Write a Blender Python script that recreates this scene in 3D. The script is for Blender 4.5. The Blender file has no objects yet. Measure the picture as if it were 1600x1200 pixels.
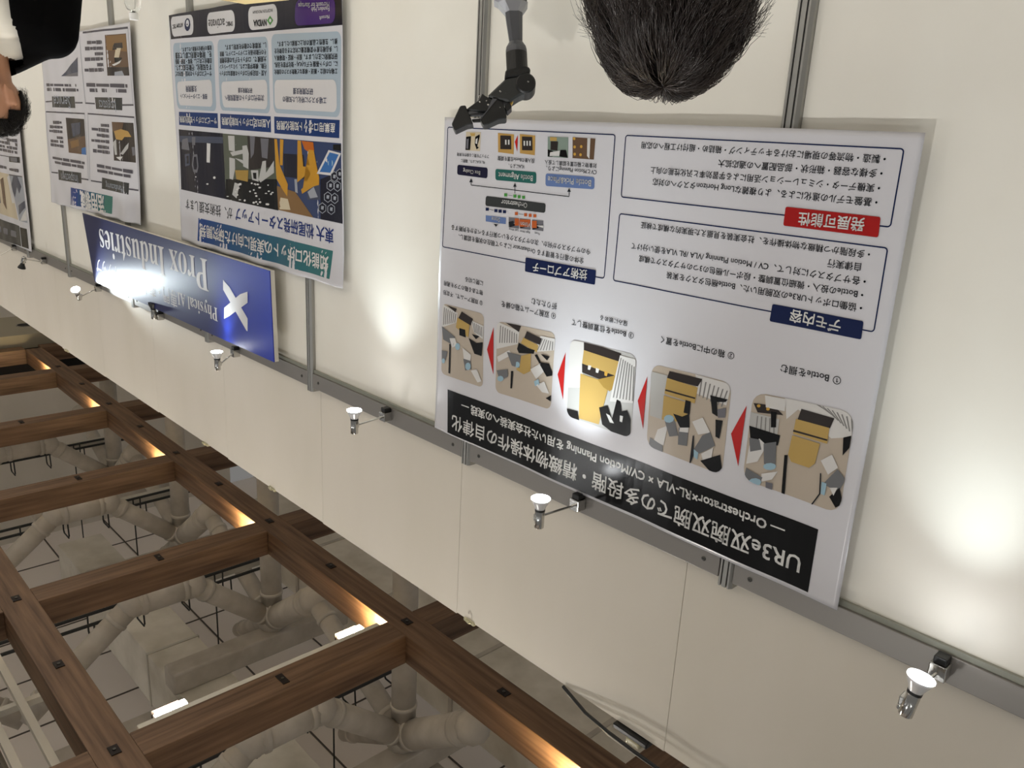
import bpy, bmesh, math, random
from mathutils import Vector, Matrix
random.seed(11)
S = bpy.context.scene
COL = S.collection
PI = math.pi
V = Vector

# ------------------------------------------------------------------ camera (the phone was held upside down)
CAM = V((0, -1.6586, 1.70))
cd = bpy.data.cameras.new('camera'); cam = bpy.data.objects.new('camera', cd); COL.objects.link(cam)
yaw, pit, rol = 0.795414, 0.287436, 0.0533103
fw = V((math.sin(yaw)*math.cos(pit), math.cos(yaw)*math.cos(pit), math.sin(pit)))
rt = V((math.cos(yaw), -math.sin(yaw), 0)); up = rt.cross(fw)
r2 = rt*math.cos(rol)+up*math.sin(rol); u2 = -rt*math.sin(rol)+up*math.cos(rol)
M = Matrix((-r2, -u2, -fw)).transposed().to_4x4(); M.translation = CAM
cam.matrix_world = M
cd.sensor_width = 36; cd.lens = 1273.9/1600*36; cd.clip_start = 0.02
S.camera = cam

# ------------------------------------------------------------------ ambient light of the hall, exposure
w = bpy.data.worlds.new('hall'); S.world = w; w.use_nodes = True
bg = w.node_tree.nodes['Background']
bg.inputs[0].default_value = (1.0, 0.97, 0.93, 1); bg.inputs[1].default_value = 0.13
S.view_settings.view_transform = 'Standard'; S.view_settings.look = 'None'
S.view_settings.exposure = 0.5; S.view_settings.gamma = 1.0

FILL_LAMPS = []          # unseen fill lamps added over the aisle, at the height of the wooden lattice
for y, e in ((-2.7, 205), (-4.9, 235)):
    for x in (-1.5, 1.0, 3.5, 6.0, 8.5, 11.0):
        ld = bpy.data.lights.new('downlight', 'SPOT'); ld.energy = e; ld.spot_size = math.radians(150); ld.spot_blend = 1; ld.shadow_soft_size = .06; ld.color = (1, .975, .945)
        lo = bpy.data.objects.new('down_spot', ld); COL.objects.link(lo); lo.location = (x, y, 3.95); FILL_LAMPS.append(lo)

# ------------------------------------------------------------------ helpers
def lin(c):
    if isinstance(c, str): c = tuple(int(c[i:i+2], 16) for i in (0, 2, 4))
    return tuple(((v/255)/12.92 if v/255 <= .04045 else ((v/255+.055)/1.055)**2.4) for v in c)+(1,)
MATS = {}
def mat(name, c, rough=.6, metal=0, emit=0, spec=.5, noise=None, bump=0, trans=0, coat=0):
    if name in MATS: return MATS[name]
    m = bpy.data.materials.new(name); m.use_nodes = True; nt = m.node_tree; b = nt.nodes['Principled BSDF']
    b.inputs['Base Color'].default_value = lin(c); b.inputs['Roughness'].default_value = rough
    b.inputs['Metallic'].default_value = metal; b.inputs['Specular IOR Level'].default_value = spec
    b.inputs['Coat Weight'].default_value = coat; b.inputs['Coat Roughness'].default_value = .12
    if trans: b.inputs['Transmission Weight'].default_value = trans
    if emit: b.inputs['Emission Color'].default_value = lin(c); b.inputs['Emission Strength'].default_value = emit
    if noise:
        sc, c2, stretch = noise
        tc = nt.nodes.new('ShaderNodeTexCoord'); mp = nt.nodes.new('ShaderNodeMapping'); n = nt.nodes.new('ShaderNodeTexNoise')
        mx = nt.nodes.new('ShaderNodeMix'); mx.data_type = 'RGBA'; rp = nt.nodes.new('ShaderNodeValToRGB')
        mp.inputs['Scale'].default_value = stretch; n.inputs['Scale'].default_value = sc; n.inputs['Detail'].default_value = 6
        rp.color_ramp.elements[0].position = .35; rp.color_ramp.elements[1].position = .68
        nt.links.new(tc.outputs['Object'], mp.inputs[0]); nt.links.new(mp.outputs[0], n.inputs['Vector'])
        nt.links.new(n.outputs['Fac'], rp.inputs[0]); nt.links.new(rp.outputs[0], mx.inputs[0])
        mx.inputs[6].default_value = lin(c); mx.inputs[7].default_value = lin(c2)
        nt.links.new(mx.outputs[2], b.inputs['Base Color'])
        if bump:
            bp = nt.nodes.new('ShaderNodeBump'); bp.inputs['Strength'].default_value = bump; bp.inputs['Distance'].default_value = .004
            nt.links.new(n.outputs['Fac'], bp.inputs['Height']); nt.links.new(bp.outputs[0], b.inputs['Normal'])
    MATS[name] = m; return m

def tag(o, label=None, cat=None, group=None, kind=None):
    if label: o['label'] = label
    if cat: o['category'] = cat
    if group: o['group'] = group
    if kind: o['kind'] = kind
    return o
def empty(name, loc, label, cat, group=None, rz=0):
    o = bpy.data.objects.new(name, None); COL.objects.link(o); o.location = loc; o.rotation_euler = (0, 0, rz)
    o.empty_display_size = .05
    return tag(o, label, cat, group)
def mesh_obj(name, bm, mats, parent=None, smooth=False):
    me = bpy.data.meshes.new(name); bm.normal_update(); bm.to_mesh(me); bm.free()
    for m in (mats if isinstance(mats, (list, tuple)) else [mats]): me.materials.append(m)
    if smooth:
        for p in me.polygons: p.use_smooth = True
    o = bpy.data.objects.new(name, me); COL.objects.link(o)
    if parent:
        o.parent = parent
        o.matrix_parent_inverse = Matrix.Identity(4)
    return o
def local(bm, origin):
    bmesh.ops.translate(bm, verts=bm.verts, vec=-V(origin)); return bm
def box(bm, lo, hi, bev=0):
    vs = [bm.verts.new((x, y, z)) for x in (lo[0], hi[0]) for y in (lo[1], hi[1]) for z in (lo[2], hi[2])]
    fs = [bm.faces.new([vs[i] for i in f]) for f in ((0, 1, 3, 2), (4, 6, 7, 5), (0, 4, 5, 1), (2, 3, 7, 6), (0, 2, 6, 4), (1, 5, 7, 3))]
    if bev:
        es = list({e for f in fs for e in f.edges})
        bmesh.ops.bevel(bm, geom=es, offset=bev, segments=2, affect='EDGES', profile=.5)
    return bm
def newbox(lo, hi, bev=0): return box(bmesh.new(), lo, hi, bev)
def basis(d):
    d = V(d).normalized(); a = V((0, 0, 1)) if abs(d.z) < .9 else V((1, 0, 0))
    x = d.cross(a).normalized(); return x, d.cross(x).normalized()
def lathe(bm, a, d, prof, n=20, cap=True):
    # prof: list of (t along d, radius)
    d = V(d).normalized(); x, y = basis(d); a = V(a); rings = []
    for t, r in prof:
        rings.append([bm.verts.new(a+d*t+(x*math.cos(2*PI*i/n)+y*math.sin(2*PI*i/n))*r) for i in range(n)])
    for p, q in zip(rings, rings[1:]):
        for i in range(n): bm.faces.new((p[i], p[(i+1) % n], q[(i+1) % n], q[i]))
    if cap:
        bm.faces.new(rings[0][::-1]); bm.faces.new(rings[-1])
    bmesh.ops.recalc_face_normals(bm, faces=bm.faces)
    return bm
def tube(bm, a, b, r, n=14, r2=None):
    a = V(a); b = V(b); return lathe(bm, a, b-a, [(0, r), ((b-a).length, r if r2 is None else r2)], n)
def pathtube(bm, pts, r, n=6, taper=1):
    rings = []; pts = [V(p) for p in pts]
    for i, p in enumerate(pts):
        d = (pts[min(i+1, len(pts)-1)]-pts[max(i-1, 0)]); x, y = basis(d)
        rr = r*(1-(1-taper)*i/(len(pts)-1))
        rings.append([bm.verts.new(p+(x*math.cos(2*PI*k/n)+y*math.sin(2*PI*k/n))*rr) for k in range(n)])
    for p, q in zip(rings, rings[1:]):
        # align start index to avoid twist
        for k in range(n): bm.faces.new((p[k], p[(k+1) % n], q[(k+1) % n], q[k]))
    bm.faces.new(rings[0][::-1]); bm.faces.new(rings[-1]); return bm
def capsule(bm, a, ra, b, rb, n=14, sx=1, sy=1):
    a = V(a); b = V(b); d = b-a; L = d.length; d = d.normalized() if L > 1e-6 else V((0, 0, 1))
    x, y = basis(d)
    prof = []
    for k in range(5): t = -PI/2+PI/2*k/4; prof.append((math.sin(t)*ra, max(math.cos(t)*ra, 1e-4)))
    for k in range(5): t = PI/2*k/4; prof.append((L+math.sin(t)*rb, max(math.cos(t)*rb, 1e-4)))
    rings = []
    for t, r in prof:
        ring = []
        for i in range(n):
            o = (x*math.cos(2*PI*i/n)+y*math.sin(2*PI*i/n))*r
            o = V((o.x*sx, o.y*sy, o.z)); ring.append(bm.verts.new(a+d*t+o))
        rings.append(ring)
    for p, q in zip(rings, rings[1:]):
        for i in range(n): bm.faces.new((p[i], p[(i+1) % n], q[(i+1) % n], q[i]))
    bm.faces.new(rings[0][::-1]); bm.faces.new(rings[-1])
    return bm
def prism(bm, pts, a, b, axis='y'):
    # closed outline (2D) extruded between a and b along axis
    def P(p, t):
        return {'y': (p[0], t, p[1]), 'z': (p[0], p[1], t), 'x': (t, p[0], p[1])}[axis]
    A = [bm.verts.new(P(p, a)) for p in pts]; B = [bm.verts.new(P(p, b)) for p in pts]; n = len(pts)
    bm.faces.new(A); bm.faces.new(B[::-1])
    for i in range(n): bm.faces.new((A[i], A[(i+1) % n], B[(i+1) % n], B[i]))
    bmesh.ops.recalc_face_normals(bm, faces=bm.faces)
    return bm
def baked(bm, mods):
    # run modifiers over a mesh, hand back a bmesh of the outcome
    me = bpy.data.meshes.new('tmp'); bmesh.ops.recalc_face_normals(bm, faces=bm.faces); bm.to_mesh(me); bm.free(); o = bpy.data.objects.new('tmp', me); COL.objects.link(o)
    for kind, kw in mods:
        md = o.modifiers.new('m', kind)
        for k, v in kw.items(): setattr(md, k, v)
    dg = bpy.context.evaluated_depsgraph_get(); dg.update()
    r = bpy.data.meshes.new_from_object(o.evaluated_get(dg)); out = bmesh.new(); out.from_mesh(r)
    bpy.data.objects.remove(o); bpy.data.meshes.remove(me); bpy.data.meshes.remove(r)
    return out
def remesh(bm, vox, it=6):
    return baked(bm, [('REMESH', dict(mode='VOXEL', voxel_size=vox, use_smooth_shade=True)), ('SMOOTH', dict(factor=.5, iterations=it))])

# ------------------------------------------------------------------ materials
white_panel = mat('white_panel', 'e7e4da', .5, noise=(3, 'e3dfd4', (1, 1, 1)))
plaster = mat('plaster', 'dbd4c8', .75, noise=(2.2, 'd5cec0', (1, 1, .4)))
alu = mat('brushed_aluminium', 'a9a8a3', .36, .75)
alu_dark = mat('groove', '2c2c2a', .6)
lip_m = mat('rail_lip', '8d8e83', .6)
rail_m = mat('grey_rail', '8b8782', .42, .5)
chrome = mat('chrome', 'c9c8c4', .14, 1)
black_plastic = mat('black_plastic', '0b0c0c', .4)
bulb_rim = mat('bulb_reflector', 'dcdcdc', .25, .3)
lamp_face = mat('lamp_face', 'fbfdff', .4, emit=34)
lamp_off = mat('lamp_face_unlit', '141516', .2)
screw_m = mat('screw_steel', '5c5b57', .35, .9)
bolt_m = mat('bolt_plate', '1c1310', .5, .4)
def wood(name, stretch, a='785c44', b='4c3522'):
    m = mat(name, a, .5, noise=(5, b, stretch), bump=.25)
    nt = m.node_tree; n2 = nt.nodes.new('ShaderNodeTexNoise'); n2.inputs['Scale'].default_value = 1.1
    return m
wood_x = wood('wood_along_x', (.35, 7, 7)); wood_y = wood('wood_along_y', (7, .35, 7))
pipe_m = mat('sprayed_pipe', 'cbc3b7', .7, noise=(6, 'b9b1a4', (1, 1, 1)), bump=.3)
duct_m = mat('duct_board', 'ebe5d8', .7, noise=(2.5, 'cdc6b6', (1, 1, 1)))
ceil_m = mat('ceiling_board', 'f3eae1', .8)
joint_m = mat('ceiling_joint', '5d564f', .8)
tray_m = mat('cable_tray', '3a3c3c', .5, .5)
conduit_m = mat('white_conduit', 'c9c4b8', .6)
led_m = mat('led_bar', 'ffe3b0', .4, emit=330)
led_soft = mat('led_bar_soft', 'fff0d8', .4, emit=60)
corr_m = mat('corrugated_sheet', '6f695d', .7)
bulk_m = mat('bulkhead_board', '96907f', .7)
dark_m = mat('dark_void', '0d0d0e', .8)
floor_m = mat('hall_floor', 'ddd8d0', .55, noise=(8, 'd2ccc2', (1, 1, 1)))

# ------------------------------------------------------------------ hall: floor, ceiling, walls
mesh_obj('floor', newbox((-4, -6, -.1), (15, 5, 0)), floor_m)['kind'] = 'structure'
bm = newbox((-1, -5, 8.7), (15, 8, 8.9))
for i in range(15): x = -.6+i*1.02; box(bm, (x, -5, 8.69), (x+.02, 8, 8.70))
for i in range(12): y = -4.6+i*1.02; box(bm, (-1, y, 8.688), (15, y+.02, 8.70))
o = mesh_obj('ceiling', bm, [ceil_m, joint_m]); o['kind'] = 'structure'
for p in o.data.polygons:
    if p.index >= 6: p.material_index = 1
# the plaster wall behind the booth, in boards with narrow joints
bm = bmesh.new(); x = -2.6
for e in (-.83, 0.125, 1.036, 1.95, 2.86, 3.78, 4.69, 5.6, 6.52, 7.43, 8.35, 9.9):
    box(bm, (x, .036, 0), (e-.0008, .10, 3.33+.004*math.sin(e*5))); x = e+.0008
mesh_obj('wall_back', bm, plaster)['kind'] = 'structure'
# far end of the hall: a bulkhead with a soffit, and the wall beyond it
o = mesh_obj('wall_end', newbox((14.8, -5, 0), (14.95, 5, 8.7)), plaster); o['kind'] = 'structure'
bm = newbox((10.32, -6, 4.075), (11.34, 6, 4.085)); box(bm, (10.30, -6, 4.075), (10.32, 6, 4.235))
o = mesh_obj('ceiling_bulkhead', bm, bulk_m); tag(o, 'grey boxed bulkhead crossing the far end beyond the wooden lattice', 'bulkhead')
o = mesh_obj('void_shade_sheet', newbox((10.34, -6, 4.24), (10.40, 6, 4.62)), dark_m); tag(o, 'dark sheet for the shaded gap above the grey bulkhead at the far end', 'shade sheet')  # black sheet put in for the shade of the open void
o = empty('recessed_downlight', (10.80, .765, 4.07), 'round black recessed downlight in the grey soffit at the far end', 'downlight')
mesh_obj('rim', lathe(bmesh.new(), (0, 0, 0), (0, 0, 1), [(0, .075), (0, .088), (.012, .088)], 24, False), rail_m, o)
mesh_obj('reflector', lathe(bmesh.new(), (0, 0, -.001), (0, 0, 1), [(0, .075), (.003, .073)], 24), dark_m, o)

# ------------------------------------------------------------------ booth: posts, panels, header rails
POSTS = [-.086, .904, 1.894, 2.884, 3.874, 4.864, 6.04, 7.03, 8.02]
where_post = ['right of the large white poster, at the photo edge', 'behind the right end of the large white poster', 'beside the black gripper, under the large poster',
              'between the large poster and the blue sign', 'behind the middle of the robot poster', 'behind the four-panel poster with green banner', 'left of the blue sign, with a bright glint', 'behind the wall poster at the far end', 'at the far end of the booth wall']
prof = [(-.02, .030), (-.02, .004), (-.014, -.004), (-.0095, -.004), (-.0095, .002), (-.0055, .002), (-.0055, -.004), (.0055, -.004), (.0055, .002), (.0095, .002), (.0095, -.004), (.014, -.004), (.02, .004), (.02, .030)]
for i, x in enumerate(POSTS):
    o = empty('booth_post', (x, 0, 0), 'grooved aluminium booth post '+where_post[i], 'post', 'aluminium booth posts')
    mesh_obj('extrusion', prism(bmesh.new(), prof, 0, 2.728, 'z'), alu, o)
    bm = bmesh.new()
    for s in (-.0075, .0075): box(bm, (s-.002, .0005, .002), (s+.002, .0022, 2.724))
    mesh_obj('groove', bm, alu_dark, o)
where_pan = ['right of the large white poster', 'behind the right half of the large poster', 'behind the left half of the large poster', 'between the large poster and the robot poster',
             'behind the robot poster and the blue sign', 'between robot poster and four-panel poster', 'behind the four-panel poster', 'behind the far wall poster']
for i in range(8):
    a, b = POSTS[i]+.0205, POSTS[i+1]-.0205
    r = empty('booth_partition', ((a+b)/2, 0, 2.68), 'white booth partition with grey header rail '+where_pan[i], 'partition', 'white booth partitions')
    h = (b-a)/2
    mesh_obj('panel', newbox((-h, .016, -2.68), (h, .021, -.03)), white_panel, r)
    mesh_obj('header_rail', newbox((-h, 0, -.032), (h, .034, .03), .0015), rail_m, r)
    mesh_obj('rail_lip', newbox((-h, .007, -.046), (h, .0155, -.0325)), lip_m, r)
    for s in (-1, 1):
        bm = lathe(bmesh.new(), (s*(h-.045), .0004, -.001), (0, -1, 0), [(0, .0062), (.0016, .0062), (.0026, .0045)], 14)
        bm2 = mesh_obj('screw', bm, screw_m, r)
        mesh_obj('hex_socket', lathe(bmesh.new(), (s*(h-.045), -.0021, -.001), (0, -1, 0), [(0, .0026), (.0007, .0026)], 6), alu_dark, bm2)

# ------------------------------------------------------------------ spot lamps on arms
def arm_lamp(x, out, zf, zb, label, axis=(0, 0, -1), lit=True, watts=12, aim=(0, .05, -1)):
    # zf: height of the bulb face; zb: height of the bracket on the rail
    t = empty('arm_spotlight', (x, 0, zb), label, 'spotlight', 'spotlights on chrome arms')
    mesh_obj('bracket', newbox((-.017, -.034, -.018), (.017, -.0005, .016), .002), chrome, t)
    mesh_obj('bracket_clip', newbox((-.013, -.03, -.034), (.013, -.001, -.018), .003), black_plastic, t)
    ax = V(axis).normalized(); f = V((0, -out, zf-zb)); base = f-ax*.088
    j = base+ax*.024+V((.013, .012, 0))
    mesh_obj('arm', tube(bmesh.new(), (.0, -.03, 0), j+V((0, .01, 0)), .0035, 10), chrome, t)
    mesh_obj('knuckle', newbox(j-V((.007, .016, .011)), j+V((.007, .012, .009)), .002), chrome, t)
    mesh_obj('knob', lathe(bmesh.new(), j+V((.006, 0, .016)), (0, 0, 1), [(0, .006), (.008, .007), (.011, .004)], 12), chrome, t)
    mesh_obj('socket', lathe(bmesh.new(), base, ax, [(0, .0115), (.002, .0135), (.05, .0135), (.052, .012)], 24), chrome, t, True)
    mesh_obj('collar', lathe(bmesh.new(), base+ax*.05, ax, [(0, .0142), (.006, .0142)], 24), black_plastic, t)
    b = mesh_obj('bulb', lathe(bmesh.new(), base+ax*.056, ax, [(0, .0135), (.006, .0155), (.02, .0225), (.031, .0265), (.032, .0262)], 28, False), bulb_rim if lit else black_plastic, t, True)
    mesh_obj('lens', lathe(bmesh.new(), base+ax*.0855, ax, [(0, .0262), (.0015, .024), (.0022, .012)], 28), lamp_face if lit else lamp_off, b)
    if lit:
        ld = bpy.data.lights.new('beam', 'SPOT'); ld.energy = watts; ld.spot_size = math.radians(86); ld.spot_blend = 1; ld.shadow_soft_size = .022; ld.color = (.86, .96, 1)
        lo = bpy.data.objects.new('beam', ld); COL.objects.link(lo); lo.parent = t
        lo.location = f+ax*.004
        lo.rotation_euler = V(aim).to_track_quat('-Z', 'Y').to_euler()
arm_lamp(.396, .129, 2.642, 2.678, 'lit chrome arm spotlight nearest the camera, right of the large poster', (-.12, .16, -1), watts=9, aim=(0, .0, -1))
arm_lamp(1.382, .172, 2.616, 2.678, 'lit chrome arm spotlight above the black title of the large poster', watts=14, aim=(0, .16, -1))
arm_lamp(2.323, .150, 2.628, 2.678, 'lit chrome arm spotlight on the rail between the large poster and the blue sign')
arm_lamp(3.527, .105, 2.686, 2.706, 'lit chrome arm spotlight at the white emblem end of the blue sign', watts=6)
arm_lamp(5.409, .146, 2.699, 2.706, 'glaring arm spotlight at the far end of the blue sign', (-.45, -.35, -.8), watts=44, aim=(-1, .13, -.42))
arm_lamp(6.553, .162, 2.730, 2.694, 'unlit black-faced arm spotlight tipped upward near the far poster', (.25, -.2, .9), False)
arm_lamp(7.35, .17, 2.70, 2.70, 'unlit arm spotlight at the far end, its thin arm reaching left', (0, 0, -1), False)
arm_lamp(4.42, .05, 2.62, 2.70, 'arm spotlight hidden behind the middle of the blue sign', (0, 0, -1), False)

# ------------------------------------------------------------------ clips and cable on top of the plaster wall
clip_m = mat('clear_clip', 'cfc9a8', .3, trans=.3)
for x, n in ((1.879, 'above the large poster'), (3.311, 'above the near end of the blue sign'), (4.044, 'above the middle of the blue sign'), (6.40, 'at the far end of the wall')):
    o = empty('wall_clip', (x, .06, 3.328), 'small clear clip on the plaster wall top, '+n, 'clip', 'clips on the plaster wall')
    mesh_obj('clip_body', newbox((-.028, -.03, -.004), (.028, .035, .010), .004), clip_m, o)
    mesh_obj('hook', pathtube(bmesh.new(), [(-.01, -.03, .004), (-.012, -.042, -.004), (.0, -.044, -.010), (.008, -.034, -.012)], .003), clip_m, o)
o = empty('cable_adapter', (1.16, .05, 3.335), 'black cable adapter with a clear clip on the wall top beside the wooden beams', 'adapter')
mesh_obj('housing', newbox((-.075, -.03, -.004), (.05, .03, .014), .004), black_plastic, o)
mesh_obj('clear_clip', newbox((-.05, -.03, .012), (.0, .02, .034), .006), clip_m, o)
o = empty('power_cable', (1.1, .03, 3.335), 'thin black and white cable pair lying along the wall top', 'cable')
mesh_obj('black_cable', pathtube(bmesh.new(), [(.32, .0, -.002), (.2, -.03, .006), (.1, -.045, .004), (0, -.05, .004), (-.1, -.05, .006), (-.25, -.055, .004), (-.6, -.05, .004)], .0055, 8), black_plastic, o)
mesh_obj('white_cable', pathtube(bmesh.new(), [(.3, .0, .012), (.1, -.036, .02), (0, -.04, .018), (-.1, -.04, .018), (-.25, -.04, .017), (-.6, -.04, .017)], .004, 8), conduit_m, o)

# ------------------------------------------------------------------ wooden lattice ceiling
ZB, ZT = 4.2, 4.365
def bolts(t, pts):
    for p in pts:
        b = mesh_obj('bolt_plate', newbox((p[0]-.04, p[1]-.017, -.004), (p[0]+.04, p[1]+.017, .001)) if p[2] else newbox((p[0]-.03, p[1]-.02, -.004), (p[0]+.03, p[1]+.02, .001)), bolt_m, t)
        mesh_obj('bolt', lathe(bmesh.new(), (p[0], p[1], -.003), (0, 0, -1), [(0, .008), (.005, .008)], 6), screw_m, b)
for y, n in ((.675, 'running beside the plaster wall'), (-.825, 'farther from the plaster wall, at the left edge')):
    t = empty('lattice_beam', (3.09, y, ZB), 'long brown wooden lattice beam '+n, 'beam', 'wooden ceiling beams')
    lo = newbox((-4.6, -.0825, 0), (7.03, .0825, ZT-ZB), .003)
    mesh_obj('timber', lo, wood_x, t)
    bolts(t, [(k*.765 if y > 0 else k*.75, .0, 0) for k in range(-3, 9)])
ordinal = ['zeroth', 'nearest', 'second nearest', 'third nearest', 'fourth nearest', 'fifth nearest', 'sixth nearest', 'last, by the far bulkhead']
CX = [2.986+1.502*k for k in range(-2, 5)]+[10.1]
for i, x in enumerate(CX):
    for a, b, n in ((-2.4, -.908, 'left of both long beams'), (-.742, .592, 'between the two long beams'), (.758, 2.6, 'passing over the plaster wall')):
        if i < 2 and a < 0 and i == 0: continue
        xc = x+.085
        t = empty('lattice_crossbeam', (xc, (a+b)/2, ZB), 'wooden cross beam %s, %s of its row' % (n, ordinal[i]), 'beam', 'wooden ceiling beams')
        h = (b-a)/2
        mesh_obj('timber', newbox((-.085, -h, 0), (.085, h, ZT-ZB), .003), wood_y, t)
        if a == -.742: bolts(t, [(0, .005, 1)])
# LED bars and conduit on the far side of each rung
for i, x in enumerate(CX[1:7]):
    nm = ordinal[i+1]
    o = mesh_obj('light_conduit', newbox((x+.172, -.70, 4.204 if i == 1 else 4.245), (x+.205, .55, 4.226 if i == 1 else 4.285), .004), conduit_m)
    tag(o, 'white conduit behind the wooden rung between the long beams, %s rung' % nm, 'conduit', 'white conduits')
    for y, n in ((.45, 'beside the wall-side long beam'), (-.515, 'beside the left long beam')):
        t = empty('led_bar', (x+.30, y, 4.256 if i == 1 else 4.30), 'bright LED bar %s, behind the %s rung' % (n, nm), 'lamp', 'LED bars on the lattice')
        mesh_obj('housing', newbox((-.13, -.075, .03), (.03, .075, .05), .002), conduit_m, t)
        mesh_obj('added_baffle', newbox((.034, -.078, .010), (.037, .045, .05)), bolt_m, t)  # plate added to keep the bar's light off the next rung
        mesh_obj('diffuser', newbox((-.02, -.07, .008), (.025, .07, .03), .004), led_m if y > 0 else led_soft, t)

    ld = bpy.data.lights.new('downlight', 'SPOT'); ld.energy = 16; ld.spot_size = math.radians(150); ld.spot_blend = 1; ld.shadow_soft_size = .03; ld.color = (1, .975, .945)
    lo = bpy.data.objects.new('down_spot', ld); COL.objects.link(lo); lo.parent = t; lo.location = (.06, -.09, 4.185-t.location.z)
for lo in FILL_LAMPS:  # bodies for the added fill lamps
    t = empty('fill_lamp', lo.location, 'added round fill lamp over the aisle, out of view', 'lamp', 'added fill lamps')
    mesh_obj('can', lathe(bmesh.new(), (0, 0, .012), (0, 0, 1), [(0, .10), (.12, .10), (.13, .06)], 24), conduit_m, t)
    mesh_obj('lens', lathe(bmesh.new(), (0, 0, .006), (0, 0, 1), [(0, .085), (.005, .09)], 24), lamp_face, t)
    mesh_obj('stem', tube(bmesh.new(), (0, 0, .14), (0, 0, 4.75), .012, 8), tray_m, t)

# ------------------------------------------------------------------ services above the lattice
def truss(k):
    x = 4.45+2.2*k
    t = empty('roof_truss', (x, 1.0, 5.7), ['white tubular roof truss above the lattice, nearest the camera', 'white tubular roof truss above the lattice, second from the camera', 'white tubular roof truss above the lattice, third from the camera', 'white tubular roof truss above the lattice, farthest from the camera'][k], 'truss', 'white tubular trusses')
    P = V((0, -.08, 0)); Q = V((0, -.6, 0)); N = V((.05, .72, .7)); Rn = V((-.82, .69, .05)); Rf = V((1.38, .69, .05))
    N2 = V((.05, -1.5, .75)); D = V((.05, .72, -1.2))
    def seg(a, b, r, n='tube'):
        o = mesh_obj(n, tube(bmesh.new(), a, b, r, 18), pipe_m, t, True)
        d = (b-a).normalized(); L = (b-a).length
        for s in (.16, .84):
            mesh_obj('weld_collar', lathe(bmesh.new(), a+d*(L*s-.02), d, [(0, r), (.004, r+.010), (.036, r+.010), (.04, r)], 18), pipe_m, o, True)
    seg(Q, P, .115); seg(P, N, .095); seg(N, Rn, .12); seg(N, Rf, .085); seg(N, D, .10); seg(Q, N2, .095)
    seg(N, N+V((1.1, .15, .75)), .08); seg(N2, N2+V((.5, -.9, -.7)), .09)
    for c, r in ((P, .13), (Q, .125), (N, .15), (Rn, .135)):
        b = bmesh.new(); bmesh.ops.create_icosphere(b, subdivisions=2, radius=r, matrix=Matrix.Translation(c)); mesh_obj('node', b, pipe_m, t, True)
    b = bmesh.new(); box(b, (-.12, -.35, .78), (.10, 1.5, 1.0), .02); mesh_obj('cross_strut', b, pipe_m, t)
for k in range(4): truss(k)
def tray(k):
    x = 4.84+2.2*k
    t = empty('cable_tray', (x, 0, 5.95), 'dark ladder cable tray under the ceiling, '+['nearest the camera', 'second from the camera', 'third from the camera', 'farthest from the camera'][k], 'cable tray', 'dark cable trays')
    for s in (-.09, .09): mesh_obj('side_rail', tube(bmesh.new(), (s, -2, 0), (s, 2.4, 0), .016, 8), tray_m, t)
    for j in range(9):
        y = -1.1+j*.42; mesh_obj('rung_loop', pathtube(bmesh.new(), [(-.09, y, 0), (-.1, y, .17), (-.08, y, .2), (.08, y, .2), (.1, y, .17), (.09, y, 0)], .008), tray_m, t)
    for y in (-1.2, 1.35): mesh_obj('hanger_rod', tube(bmesh.new(), (.12, y, 0), (.12, y, 2.7), .008, 6), tray_m, t)
    mesh_obj('strip_light', newbox((.16, .9, .02), (.26, 2.3, .12), .01), conduit_m, t)
for k in range(4): tray(k)
o = empty('air_duct', (6, .95, 6.7), 'long rectangular grey air duct above the lattice between the two long beams', 'duct', 'rectangular ducts')
mesh_obj('duct_shell', newbox((-5, -.25, 0), (4.2, .25, .58), .006), duct_m, o)
for k in range(5): mesh_obj('flange', newbox((-3.8+k*1.7, -.262, -.010), (-3.77+k*1.7, .262, .59)), conduit_m if k % 2 else duct_m, o)
mesh_obj('branch_duct', newbox((.3, -1.3, .1), (.62, -.25, .42), .02), pipe_m, o)
mesh_obj('branch_duct', newbox((-1.9, .25, .1), (-1.55, 1.1, .42), .02), pipe_m, o)
mesh_obj('branch_duct', newbox((-1.9, -1.3, .1), (-1.55, -.25, .42), .02), pipe_m, o)
o = empty('air_duct', (5, 3.6, 6.7), 'wide grey concrete-like duct seen in the gap between beam and wall top', 'duct', 'rectangular ducts')
mesh_obj('duct_shell', newbox((-5, -.75, 0), (5, .75, .6), .006), duct_m, o)
for k in range(6): mesh_obj('flange', newbox((-4.3+k*1.5, -.77, -.012), (-4.25+k*1.5, .77, .61)), pipe_m, o)
o = empty('corrugated_grille', (4.75, -1.6, 5.05), 'grey corrugated ceiling sheet in a pale frame at the left edge', 'ceiling sheet')
bm = bmesh.new(); pts = []
for k in range(46): pts += [(-.78+k*.03, 0), (-.78+k*.03+.012, 0), (-.78+k*.03+.015, .018), (-.78+k*.03+.027, .018)]
sheet = [(p[0], p[1]) for p in pts]
A = [bm.verts.new((1.4, p[0], p[1])) for p in sheet]; B = [bm.verts.new((-2.2, p[0], p[1])) for p in sheet]
for q in range(len(sheet)-1): bm.faces.new((A[q], A[q+1], B[q+1], B[q]))
mesh_obj('corrugated_sheet', baked(bm, [('SOLIDIFY', dict(thickness=.004))]), corr_m, o)
for y in (.74, .59): mesh_obj('frame_bar', newbox((-2.2, y-.02, -.19), (1.4, y+.02, -.15)), conduit_m, o)
mesh_obj('frame_bar', newbox((-.07, -.78, -.14), (-.03, .95, -.10)), conduit_m, o)
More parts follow.
